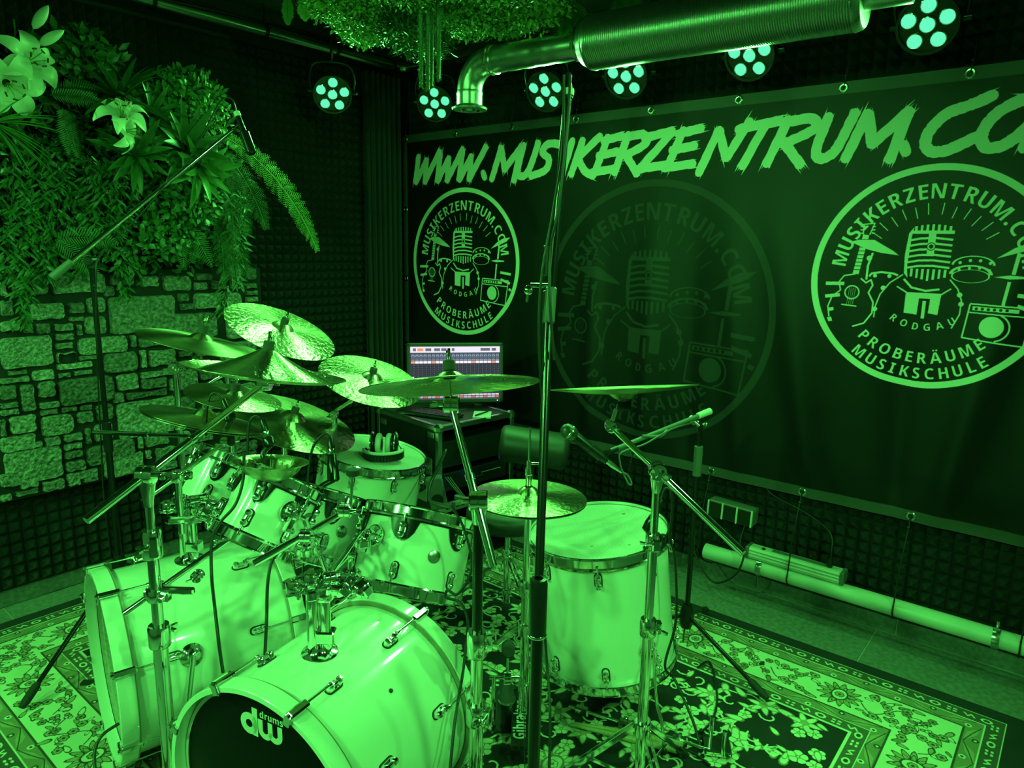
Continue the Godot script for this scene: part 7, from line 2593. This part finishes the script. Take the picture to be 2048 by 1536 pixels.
	gl.light_color = Color(0.9, 0.88, 1.0)
	gl.light_energy = 0.02
	gl.area_range = 6.0
	gl.shadow_enabled = true
	gl.position = Vector3(0, 0, 0.012)
	t.add_child(gl)
	mb = MB.new()
	mb.cyl(Vector3(sw / 2 - 0.03, -sh / 2 + 0.01, 0.005), Vector3(sw / 2 - 0.03, -sh / 2 + 0.01, 0.0075), 0.003, 10)
	part(t, "power_light", mb, glow(lin(0.2, 0.35, 1.0), 3.0))
	mb = MB.new()
	mb.box(Transform3D(Basis(), Vector3(0, -sh / 2 - 0.015, -0.04)), Vector3(0.07, 0.15, 0.018), 0.004)
	part(t, "stand_neck", mb, M.black)
	var inv := t.transform.affine_inverse()
	var ft := Vector3(m.x, h + 0.02, m.z) - fz * 0.05
	mb = MB.new()
	mb.lathe([Vector2(0, -0.006), Vector2(0.11, -0.006), Vector2(0.115, 0.0), Vector2(0.105, 0.006), Vector2(0, 0.009)], 32, inv * Transform3D(Basis(), ft))
	part(t, "stand_foot", mb, M.black)
	# things on the case
	var k0 := b * Vector3(0.02, h + 0.0145, 0.12) + c
	t = thing("keyboard", "black computer keyboard lying in front of the screen", "keyboard", k0, "", b * Basis(Vector3.UP, 0.35))
	mb = MB.new()
	mb.box(Transform3D(Basis(), Vector3(0, 0.008, 0)), Vector3(0.34, 0.014, 0.12), 0.004)
	part(t, "board", mb, M.black)
	var key := MB.new()
	key.box(Transform3D(), Vector3(0.017, 0.007, 0.017), 0.002)
	var km := key.mesh()
	for i in 17:
		for j in 5:
			put(t, "key", km, M.black_metal, Transform3D(Basis(), Vector3(-0.152 + 0.019 * i, 0.017, -0.04 + 0.02 * j)))
	var n0 := b * Vector3(0.2, h + 0.0145, -0.08) + c
	t = thing("notepad", "pale notepad with a pen beside the screen's foot", "notepad", n0, "", b * Basis(Vector3.UP, 0.8))
	mb = MB.new()
	mb.box(Transform3D(Basis(), Vector3(0, 0.004, 0)), Vector3(0.09, 0.008, 0.13), 0.001)
	part(t, "paper", mb, M.light_plastic)
	mb = MB.new()
	mb.cyl(Vector3(-0.03, 0.0125, 0.05), Vector3(0.03, 0.0125, -0.05), 0.0042, 8, 0.003)
	part(t, "pen", mb, M.black)
	# headphones on the back floor tom
	var hp := Vector3(1.184, 0.672, 1.2234)
	var inx := RIGHTWARD
	var inz := Vector3(0.634, 0, 0.773)
	t = thing("headphones", "black headphones with pale ear pads lying on the back floor tom", "headphones", hp)
	mb = MB.new()
	var arc := []
	for k in 25:
		var a := PI * (-0.12 + 1.24 * k / 24)
		arc.append(hp + inx * cos(a) * 0.085 + inz * (sin(a) * 0.075 + 0.01) + Vector3(0, 0.024, 0))
	for k in 24:
		var p0: Vector3 = arc[k]
		var p1: Vector3 = arc[k + 1]
		mb.box(Transform3D(along(p1 - p0, Vector3.UP), (p0 + p1) / 2), Vector3(0.011, p0.distance_to(p1) * 1.08, 0.036), 0.003)
	wpart(t, "headband", mb, M.black)
	mb = MB.new()
	mb.tube(arc.slice(3, 22).map(func(p: Vector3) -> Vector3: return p + Vector3(0, 0.019, 0)), 0.0075, 8)
	wpart(t, "headband_pad", mb, M.light_plastic)
	for s in [-1.0, 1.0]:
		var ec: Vector3 = hp + inx * 0.026 * s - inz * 0.005 + Vector3(0, 0.06, 0)
		mb = MB.new()
		mb.lathe([Vector2(0, -0.016), Vector2(0.03, -0.016), Vector2(0.046, -0.008), Vector2(0.05, 0.004), Vector2(0, 0.006)], 28, Transform3D(along(inx * s * -1.0, Vector3.UP), ec + inx * s * 0.018), 50)
		var cup := wpart(t, "ear_cup", mb, M.black)
		mb = MB.new()
		mb.lathe([Vector2(0.024, -0.012), Vector2(0.036, -0.014), Vector2(0.049, -0.008), Vector2(0.052, 0.0), Vector2(0.049, 0.008), Vector2(0.036, 0.013), Vector2(0.024, 0.01)], 28, Transform3D(along(inx, Vector3.UP), ec - inx * s * 0.004), 70)
		wpart(cup, "ear_pad", mb, M.light_plastic)
		mb = MB.new()
		var yk := []
		for k in 13:
			var a := PI * k / 12
			yk.append(ec + inx * s * 0.026 + Vector3(0, sin(a) * 0.06 - 0.004, 0) + inz * cos(a) * 0.056)
		yk.append(hp + inx * s * 0.08 - inz * 0.02 + Vector3(0, 0.022, 0))
		mb.tube(yk, 0.0032, 8)
		wpart(t, "yoke", mb, M.chrome)


func wrack(t: Node3D, called: String, mb: MB, m: Material) -> void:
	part(t, called, mb, m)



# ---------------------------------------------------------------- plants
var PR := RandomNumberGenerator.new()


func stuff(o: Node) -> void:
	o.set_meta("kind", "stuff")


func bush(label: String, c: Vector3, rad: Vector3, n: int, ln: float, wd: float, m: Material, out := Vector3.RIGHT) -> void:
	# a mound of small leaves that face outwards
	var mb := MB.new()
	for i in n:
		var d := Vector3(PR.randfn(), PR.randfn(), PR.randfn()).normalized()
		if d.dot(out) < -0.35:
			d = d - 2.0 * out * d.dot(out)
		var p := c + d * rad * pow(PR.randf(), 0.4)
		p += Vector3(PR.randf_range(-1, 1), PR.randf_range(-1, 1), PR.randf_range(-1, 1)) * 0.02
		var dir := (d * 0.5 + Vector3(PR.randf_range(-1, 1), PR.randf_range(-0.6, 1), PR.randf_range(-1, 1))).normalized()
		if out.x > 0.5:
			p.x = maxf(p.x, 0.065)
			dir.x = absf(dir.x)
		mb.leaf(p, dir, (out + d + Vector3(0, 0.5, 0)).normalized(), ln * PR.randf_range(0.6, 1.25), wd * PR.randf_range(0.7, 1.2), 0.35, 2)
	var t := thing("leafy_bush", label, "plant", c - out * minf((rad * out).length(), c.x - 0.06 if out.x > 0.5 else 9.0), "artificial plants on the left wall" if out.x > 0.5 else "artificial plants under the ceiling")
	stuff(wpart(t, "foliage", mb, m))
	mb = MB.new()
	for k in 9:
		var d := Vector3(PR.randfn(), PR.randfn(), PR.randfn()).normalized()
		mb.tube([c - out * minf((rad * out).length(), c.x - 0.06 if out.x > 0.5 else 9.0), c, c + Vector3(absf(d.x) if out.x > 0.5 else d.x, d.y, d.z) * rad * 0.85], [0.005, 0.004, 0.0015], 5)
	stuff(wpart(t, "branches", mb, M.branch))


func rosette_plant(label: String, c: Vector3, out: Vector3, n: int, ln: float, wd: float, m: Material, droop := 0.35) -> void:
	# long pointed leaves from one heart, each a part
	var t := thing("leaf_rosette", label, "plant", c, "artificial plants on the left wall")
	out = out.normalized()
	var mb := MB.new()
	mb.leaf(Vector3.ZERO, Vector3.BACK, Vector3.UP, 1.0, wd / ln, droop, 7, 0.28)
	var lm := mb.mesh()
	for k in n:
		var f := float(k) / n
		var a := k * 2.39996 + PR.randf_range(-0.2, 0.2)
		var side := Vector3.UP.cross(out).normalized()
		var up2 := out.cross(side)
		var tilt := lerpf(0.35, 1.45, f)
		var d := (out * cos(tilt) + (side * cos(a) + up2 * sin(a)) * sin(tilt)).normalized()
		var upv := (out - d * out.dot(d)).normalized()
		if upv.length() < 0.5:
			upv = Vector3.UP
		var bz := d
		var bx := upv.cross(bz).normalized()
		var s := ln * PR.randf_range(0.75, 1.1)
		put(t, "leaf", lm, m, Transform3D(Basis(bx, bz.cross(bx), bz).scaled_local(Vector3.ONE * s), d * 0.012))
	mb = MB.new()
	mb.cyl(-out * 0.12, out * 0.01, 0.009, 8, 0.012)
	part(t, "stem", mb, M.branch)


func frond(mb: MB, base: Vector3, d: Vector3, up: Vector3, ln: float, pairs: int, leaflet: float, wd: float, droop := 0.6) -> void:
	var p := base
	var dir := d.normalized()
	var pts := [p]
	for i in pairs:
		var f := (i + 1.0) / pairs
		p += dir * ln / pairs
		dir = (dir + Vector3(0, -droop / pairs, 0)).normalized()
		pts.append(p)
		var side := dir.cross(up).normalized()
		var ll := leaflet * sin(PI * clampf(0.16 + 0.80 * f, 0, 1)) + 0.004
		for s in [-1.0, 1.0]:
			mb.leaf(p, (side * s + dir * 0.55).normalized(), up, ll * PR.randf_range(0.85, 1.1), wd, 0.25, 2, 0.1)
	mb.tube(pts, 0.0016, 5, false)


func plume(mb: MB, base: Vector3, d: Vector3, up: Vector3, ln: float, pairs: int, leaflet: float, droop: float) -> void:
	# a feathery frond: every leaflet is feathered in turn
	var p := base
	var dir := d.normalized()
	var pts := [p]
	for i in pairs:
		var f := (i + 1.0) / pairs
		p += dir * ln / pairs
		dir = (dir + Vector3(0, -droop / pairs, 0)).normalized()
		pts.append(p)
		var side := dir.cross(up).normalized()
		var ll := leaflet * pow(sin(PI * clampf(0.12 + 0.84 * f, 0, 1)), 0.8) + 0.006
		for s in [-1.0, 1.0]:
			var ld: Vector3 = (side * s + dir * PR.randf_range(0.5, 0.9) + up * PR.randf_range(-0.35, 0.35)).normalized()
			var n := 6
			for k in n:
				var q := p + ld * ll * (k + 0.6) / n
				var w := ll * 0.3 * (1.0 - 0.6 * k / n)
				for e in [-1.0, 1.0]:
					mb.leaf(q, (ld * 0.9 + ld.cross(up) * e).normalized(), up, w, 0.0035, 0.2, 1, 0.0)
	mb.tube(pts, 0.0018, 5, false)


func fern(label: String, c: Vector3, dirs: Array, ln: float, pairs: int, leaflet: float, wd: float, m: Material, up := Vector3.RIGHT, droop := 0.6, cat := "fern") -> void:
	var t := thing("fern", label, cat, c, "artificial plants on the left wall" if c.y < 2.4 else "artificial plants under the ceiling")
	for d in dirs:
		var mb := MB.new()
		if wd < 0.0053:
			plume(mb, c, d, up, ln * PR.randf_range(0.92, 1.05), pairs, leaflet, droop)
		else:
			frond(mb, c, d, up, ln * PR.randf_range(0.85, 1.1), pairs, leaflet, wd, droop)
		wpart(t, "frond", mb, m)


func strand(label: String, pts: Array, leaves: int, ln: float, wd: float, m: Material) -> void:
	# a hanging twig with narrow leaves on all sides
	var line := curve(pts, 8)
	var t := thing("trailing_branch", label, "plant", pts[0], "artificial plants on the left wall")
	var mb := MB.new()
	mb.tube(line, 0.0022, 5)
	wpart(t, "twig", mb, M.branch)
	mb = MB.new()
	for i in leaves:
		var f := pow(PR.randf(), 0.9) * (line.size() - 1.001)
		var k := int(f)
		var p: Vector3 = line[k].lerp(line[k + 1], f - k)
		var dn: Vector3 = (line[k + 1] - line[k]).normalized()
		var a := PR.randf() * TAU
		var o := Vector3(cos(a) * 0.7 + 0.35, 0, sin(a))
		p += Vector3(PR.randf_range(-0.012, 0.03), 0, PR.randf_range(-0.045, 0.045)) * (1.0 - 0.6 * f / line.size())
		mb.leaf(p, (dn * 0.8 + o * 0.8 + Vector3(0, PR.randf_range(-0.2, 0.5), 0)).normalized(), Vector3(0.9, 0.4, 0), ln * PR.randf_range(0.6, 1.2), wd, 0.3, 2, 0.1)
	stuff(wpart(t, "leaves", mb, m))


func lily(t: Node3D, c: Vector3, out: Vector3, r: float, turn := 0.0) -> void:
	# an open lily: six recurved petals, stamens
	out = out.normalized()
	var side := Vector3.UP.cross(out).normalized()
	var up2 := out.cross(side)
	var holder_ := Node3D.new()
	holder_.name = "blossom"
	holder_.position = c - t.position
	t.add_child(holder_, true)
	for k in 6:
		var a := turn + TAU * k / 6
		var rd := side * cos(a) + up2 * sin(a)
		var wd := r * (0.62 if k % 2 else 0.5)
		var mb := MB.new()
		mb.grid(6, 8, func(u: float, v: float) -> Vector3:
			var w := wd * 0.5 * pow(sin(PI * clampf(v * 0.9 + 0.07, 0, 1)), 0.7) * (u * 2.0 - 1.0)
			var along_ := rd * r * (0.10 + 0.95 * v) + out * r * (0.52 * sin(v * 2.3) - 0.42 * v * v)
			return along_ + out.cross(rd) * w + out * absf(u * 2.0 - 1.0) * r * 0.07 - out * r * 0.35, out)
		put(holder_, "petal", mb.mesh(), M.petal)
	var mb := MB.new()
	for k in 6:
		var a := turn + 0.5 + TAU * k / 6
		var rd := side * cos(a) + up2 * sin(a)
		mb.tube([-out * r * 0.3, out * r * 0.15 + rd * r * 0.12, out * r * 0.42 + rd * r * 0.26], 0.0018, 5)
	var sm := put(holder_, "stamens", mb.mesh(), M.leaf_bright)
	mb = MB.new()
	for k in 6:
		var a := turn + 0.5 + TAU * k / 6
		var rd := side * cos(a) + up2 * sin(a)
		var e := out * r * 0.42 + rd * r * 0.26
		mb.tube([e - rd.rotated(out, 1.4) * 0.008, e + rd.rotated(out, 1.4) * 0.008], 0.0032, 5)
	put(sm, "anthers", mb.mesh(), M.stamen)


func bud(t: Node3D, a: Vector3, e: Vector3, r: float) -> void:
	var mb := MB.new()
	var d := (e - a).normalized()
	var h := a.distance_to(e)
	var p := []
	for k in 11:
		var f := k / 10.0
		p.append(Vector2(r * pow(sin(PI * (0.06 + 0.92 * f)), 0.8) * (1.0 - 0.12 * f), f * h))
	p[0] = Vector2(0, 0)
	p[10] = Vector2(0, h)
	mb.lathe(p, 12, Transform3D(MB.frame(d), a), 70)
	for i in mb.v.size():
		mb.v[i] -= t.position
	put(t, "bud", mb.mesh(), M.petal)


func make_plants() -> void:
	PR.seed = 99
	var toward := Vector3(0.75, 0.1, 0.35)
	# dark backing foliage
	bush("small leaved bush at the top left of the plant wall", Vector3(0.13, 2.2295, 1.947), Vector3(0.09, 0.13, 0.28), 440, 0.045, 0.024, M.leaf_mid)
	bush("bush behind the open lilies at the left edge", Vector3(0.12, 2.0561, 2.1394), Vector3(0.09, 0.25, 0.3), 495, 0.05, 0.02, M.leaf_mid)
	bush("bush in the middle of the plant wall behind the rosettes", Vector3(0.12, 1.9827, 1.7663), Vector3(0.10, 0.28, 0.32), 605, 0.05, 0.02, M.leaf_mid)
	bush("bush above the stones at the left edge", Vector3(0.12, 1.6687, 2.1059), Vector3(0.09, 0.26, 0.34), 550, 0.05, 0.018, M.leaf_mid)
	bush("bush above the stones below the rosettes", Vector3(0.12, 1.6613, 1.7279), Vector3(0.10, 0.26, 0.34), 605, 0.045, 0.02, M.leaf_mid)
	bush("bush at the right end of the plant wall", Vector3(0.11, 1.7432, 1.4121), Vector3(0.08, 0.26, 0.22), 440, 0.045, 0.02, M.leaf_mid)
	bush("bush under the pale round bush", Vector3(0.11, 2.0447, 1.4168), Vector3(0.08, 0.2, 0.2), 330, 0.045, 0.02, M.leaf_mid)
	bush("pale round bush of tiny leaves behind the microphone boom", Vector3(0.22, 2.1926, 1.5282), Vector3(0.12, 0.16, 0.19), 1500, 0.03, 0.019, M.leaf_light)
	bush("small bush of round leaves below the pale rosette", Vector3(0.22, 1.7798, 1.5431), Vector3(0.09, 0.13, 0.14), 500, 0.04, 0.026, M.leaf_mid)
	bush("low bush of round leaves just above the stones", Vector3(0.2, 1.619, 1.6556), Vector3(0.09, 0.11, 0.13), 420, 0.04, 0.026, M.leaf_mid)
	bush("glossy small leaved sprig at the top of the plant wall", Vector3(0.22, 2.3257, 1.9516), Vector3(0.09, 0.1, 0.16), 260, 0.05, 0.03, M.leaf_mid)
	# rosettes
	rosette_plant("tall upright rosette of long leaves behind the small lily", Vector3(0.3, 2.1492, 1.846), Vector3(0.5, 0.75, 0.2), 27, 0.23, 0.031, M.leaf_mid)
	rosette_plant("rosette of narrow leaves right of the small lily", Vector3(0.32, 2.1102, 1.7373), Vector3(0.75, 0.35, 0.0), 20, 0.16, 0.026, M.leaf_mid)
	rosette_plant("rosette of broad leaves below the small lily", Vector3(0.33, 1.9392, 1.8161), Vector3(0.85, 0.25, 0.15), 24, 0.18, 0.033, M.leaf_mid)
	rosette_plant("large rosette of leaves under the microphone boom", Vector3(0.33, 1.9857, 1.6123), Vector3(0.85, 0.25, 0.05), 25, 0.21, 0.036, M.leaf_mid)
	rosette_plant("pale rosette with drooping leaves beside the boom", Vector3(0.34, 1.9161, 1.5614), Vector3(0.85, -0.25, -0.1), 19, 0.18, 0.037, M.leaf_light)
	# lilies
	var t := thing("lily", "pair of large open white lilies with two buds at the upper left", "lily", Vector3(0.3, 2.1556, 2.1991), "artificial plants on the left wall")
	lily(t, Vector3(0.36, 2.2362, 2.1737), Vector3(0.85, 0.15, -0.25), 0.118, 0.45)
	lily(t, Vector3(0.37, 2.1345, 2.2526), Vector3(0.8, -0.35, 0.0), 0.122, 0.1)
	bud(t, Vector3(0.34, 2.3545, 2.1499), Vector3(0.36, 2.446, 2.0971), 0.021)
	bud(t, Vector3(0.34, 2.302, 2.1371), Vector3(0.36, 2.3703, 2.0508), 0.02)
	var mb := MB.new()
	for e in [Vector3(0.31, 2.2463, 2.1577), Vector3(0.31, 2.1447, 2.2348), Vector3(0.34, 2.3545, 2.1499), Vector3(0.34, 2.302, 2.1371), Vector3(0.33, 2.3771, 2.2064)]:
		mb.tube(curve([Vector3(0.15, 2.0661, 2.1811), Vector3(0.2, 2.1913, 2.1665), e.lerp(Vector3(0.2, 2.1913, 2.1665), 0.2), e]), 0.0035, 6)
	wpart(t, "stem", mb, M.leaf_mid)
	t = thing("lily", "smaller white lily in the middle of the plant wall", "lily", Vector3(0.3, 2.0813, 1.8418), "artificial plants on the left wall")
	lily(t, Vector3(0.46, 2.0908, 1.9098), Vector3(0.6, 0.7, 0.2), 0.1, 0.3)
	lily(t, Vector3(0.45, 2.0202, 1.8833), Vector3(0.6, -0.1, -0.7), 0.09, 0.8)
	mb = MB.new()
	mb.tube(curve([Vector3(0.15, 1.9777, 1.7935), Vector3(0.3, 2.0372, 1.8474), Vector3(0.43, 2.0766, 1.8988)]), 0.0035, 6)
	wpart(t, "stem", mb, M.leaf_mid)
	# grass tuft
	t = thing("grass_tuft", "tuft of thin grass blades at the left edge below the lilies", "grass", Vector3(0.36, 2.0002, 2.3213), "artificial plants on the left wall")
	for k in 24:
		mb = MB.new()
		var a := PR.randf_range(-1.15, 0.9)
		mb.leaf(Vector3.ZERO, Vector3(PR.randf_range(0.1, 0.5), sin(a), -cos(a)).normalized(), Vector3(0.6, 0.7, 0), PR.randf_range(0.12, 0.24), 0.008, 0.35, 5, 0.3)
		put(t, "blade", mb.mesh(), M.leaf_light)
	# ferns
	fern("fern with a curled frond left of the tall rosette", Vector3(0.25, 2.1446, 2.085), [Vector3(0.3, 0.5, -0.9), Vector3(0.5, 0.2, -0.8)], 0.19, 22, 0.042, 0.006, M.leaf_mid)
	fern("fern hanging straight down left of the small lily", Vector3(0.25, 2.1045, 2.045), [Vector3(0.2, -1, 0.0), Vector3(0.2, -1, -0.2)], 0.2, 22, 0.036, 0.006, M.leaf_mid)
	fern("long pale plume fern arching out at the right end of the plant wall", Vector3(0.25, 2.0871, 1.3894), [Vector3(0.2, -0.35, -0.75)], 0.70, 62, 0.062, 0.0052, M.leaf_bright, Vector3.RIGHT, 1.25)
	fern("broad fern hanging under the plume fern", Vector3(0.2, 2.0228, 1.3538), [Vector3(0.25, -0.5, -0.35), Vector3(0.25, -0.8, -0.2), Vector3(0.25, -1.0, 0.0)], 0.42, 40, 0.06, 0.005, M.leaf_mid, Vector3.RIGHT, 1.0)
	fern("fern spreading over the top of the stones on the right", Vector3(0.18, 1.7204, 1.3747), [Vector3(0.3, -0.9, -0.1), Vector3(0.3, -1, 0.15), Vector3(0.3, -0.8, -0.35)], 0.32, 30, 0.055, 0.0048, M.leaf_mid, Vector3.RIGHT, 0.8)
	fern("fern low in the middle just above the stones", Vector3(0.22, 1.6884, 1.5799), [Vector3(0.3, -0.9, 0.2), Vector3(0.3, -0.7, -0.4), Vector3(0.3, -1, -0.1)], 0.22, 22, 0.05, 0.0062, M.leaf_mid, Vector3.RIGHT, 0.5)
	fern("fern low on the left behind the boom", Vector3(0.22, 1.5886, 2.1095), [Vector3(0.3, -0.5, -0.6), Vector3(0.3, 0.2, -0.8)], 0.24, 24, 0.045, 0.006, M.leaf_mid)
	# trailing branches
	var tr := [
		[[Vector3(0.240, 1.930, 2.174), Vector3(0.210, 1.703, 2.197), Vector3(0.180, 1.469, 2.228), Vector3(0.150, 1.225, 2.229)], 150, "long trailing branch hanging over the stones at the left edge"],
		[[Vector3(0.240, 1.954, 2.126), Vector3(0.210, 1.745, 2.127), Vector3(0.180, 1.548, 2.158), Vector3(0.150, 1.346, 2.209)], 150, "trailing branch second from the left edge"],
		[[Vector3(0.240, 1.869, 2.226), Vector3(0.210, 1.681, 2.250), Vector3(0.180, 1.508, 2.265), Vector3(0.150, 1.429, 2.271)], 110, "short trailing branch at the very left edge"],
		[[Vector3(0.240, 1.902, 2.078), Vector3(0.210, 1.709, 2.081), Vector3(0.180, 1.548, 2.104), Vector3(0.150, 1.425, 2.129)], 130, "trailing branch left of the stand's boom joint"],
		[[Vector3(0.240, 1.933, 1.966), Vector3(0.210, 1.776, 1.949), Vector3(0.180, 1.612, 1.966), Vector3(0.150, 1.464, 1.984)], 130, "trailing branch behind the stand's boom joint"],
		[[Vector3(0.240, 1.921, 1.890), Vector3(0.210, 1.718, 1.890), Vector3(0.180, 1.550, 1.864), Vector3(0.150, 1.351, 1.830)], 150, "trailing branch right of the stand's boom joint, reaching the stones"],
		[[Vector3(0.240, 1.905, 1.842), Vector3(0.210, 1.721, 1.835), Vector3(0.180, 1.550, 1.816), Vector3(0.150, 1.451, 1.796)], 110, "trailing branch under the broad rosette"],
		[[Vector3(0.240, 1.836, 1.362), Vector3(0.210, 1.650, 1.339), Vector3(0.180, 1.457, 1.352), Vector3(0.150, 1.258, 1.367)], 120, "trailing branch at the right end over the stones"],
		[[Vector3(0.240, 1.792, 1.326), Vector3(0.210, 1.627, 1.298), Vector3(0.180, 1.481, 1.311), Vector3(0.150, 1.380, 1.290)], 80, "short trailing branch at the far right of the plant wall"],
	]
	for q in tr:
		strand(q[2], q[0], q[1], 0.055, 0.0115, M.leaf_mid)
	# greenery under the ceiling
	var down := Vector3(0, -1, 0)
	bush("pale mossy cushion at the left of the ceiling greenery", Vector3(1.0112, 2.56, 1.241), Vector3(0.16, 0.1, 0.2), 3000, 0.018, 0.011, M.leaf_bright, down)
	bush("pale mossy cushion with a low tip, second from the left on the ceiling", Vector3(0.9167, 2.53, 1.0776), Vector3(0.12, 0.09, 0.14), 2200, 0.018, 0.011, M.leaf_bright, down)
	bush("dark feathery cushion behind the hanging tails", Vector3(1.1106, 2.52, 0.9382), Vector3(0.17, 0.13, 0.2), 1500, 0.035, 0.01, M.leaf_mid, down)
	bush("pale mossy cushion right of the hanging tails", Vector3(1.3808, 2.55, 0.8999), Vector3(0.18, 0.11, 0.2), 3400, 0.018, 0.011, M.leaf_bright, down)
	bush("pale mossy cushion further right on the ceiling", Vector3(1.6138, 2.56, 0.8012), Vector3(0.16, 0.1, 0.18), 2600, 0.018, 0.011, M.leaf_bright, down)
	bush("pale mossy cushion between the two small ceiling ferns", Vector3(1.4224, 2.55, 0.7114), Vector3(0.1, 0.07, 0.12), 1400, 0.018, 0.011, M.leaf_bright, down)
	bush("mossy cushion along the ceiling nearest the camera", Vector3(1.4612, 2.56, 1.3008), Vector3(0.24, 0.1, 0.24), 3000, 0.018, 0.011, M.leaf_bright, down)
	bush("mossy cushion along the ceiling above the duct's pipe", Vector3(1.7345, 2.56, 1.0987), Vector3(0.24, 0.1, 0.24), 3000, 0.018, 0.011, M.leaf_bright, down)
	fern("small fern hanging from the ceiling right of the moss", Vector3(1.6877, 2.58, 0.6316), [Vector3(0.3, -0.8, 0.1), Vector3(-0.3, -0.8, 0.1), Vector3(0.0, -0.9, 0.4), Vector3(0.5, -0.5, 0.0)], 0.14, 16, 0.045, 0.01, M.leaf_mid, Vector3(0.5, 0.2, 0.6))
	fern("last small fern hanging from the ceiling before the wide duct", Vector3(1.8947, 2.6, 0.5473), [Vector3(0.3, -0.8, 0.1), Vector3(-0.3, -0.8, 0.1), Vector3(0.6, -0.6, 0.2)], 0.14, 16, 0.045, 0.01, M.leaf_mid, Vector3(0.5, 0.2, 0.6))
	fern("narrow fern tip hanging at the far left of the ceiling greenery", Vector3(0.7603, 2.6, 1.3417), [Vector3(0.02, -1, 0.02)], 0.13, 20, 0.025, 0.008, M.leaf_light, Vector3(0.6, 0.2, 0.6))
	fern("pale fern tip hanging beside the narrow one on the ceiling", Vector3(0.8284, 2.6, 1.3065), [Vector3(0.0, -1, 0.0), Vector3(0.1, -1, -0.1)], 0.1, 16, 0.03, 0.009, M.leaf_bright, Vector3(0.6, 0.2, 0.6))
	var tails := [[Vector3(1.399, 2.191, 1.191), "first fuzzy green tail hanging from the ceiling, on the left"], [Vector3(1.405, 2.186, 1.161), "longest fuzzy green tail, in the middle of the hanging ones"], [Vector3(1.398, 2.206, 1.135), "fuzzy green tail close behind the longest one"], [Vector3(1.439, 2.223, 1.137), "shorter fuzzy green tail at the right of the hanging ones"]]
	for q in tails:
		var e: Vector3 = q[0]
		var s: Vector3 = e + Vector3(0, RH - e.y - 0.05, 0)
		var line := curve([s, s.lerp(e, 0.35) + Vector3(0.006, 0, 0.006), s.lerp(e, 0.7) - Vector3(0.004, 0, 0.004), e], 10)
		var tl := thing("plant_tail", q[1], "plant", e, "fuzzy tails under the ceiling")
		mb = MB.new()
		var rr := []
		for k in line.size():
			rr.append(0.0095 * (1.0 - 0.45 * pow(float(k) / line.size(), 4.0)))
		mb.tube(line, rr, 10)
		wpart(tl, "core", mb, M.leaf_mid)
		mb = MB.new()
		for k in 900:
			var f := PR.randf() * (line.size() - 1.001)
			var i := int(f)
			var p: Vector3 = line[i].lerp(line[i + 1], f - i)
			var a := PR.randf() * TAU
			var o := Vector3(cos(a), -0.5, sin(a)).normalized()
			mb.leaf(p + o * 0.007, o, Vector3.UP, 0.008, 0.003, 0.1, 2, 0.1)
		stuff(wpart(tl, "fuzz", mb, M.leaf_light))
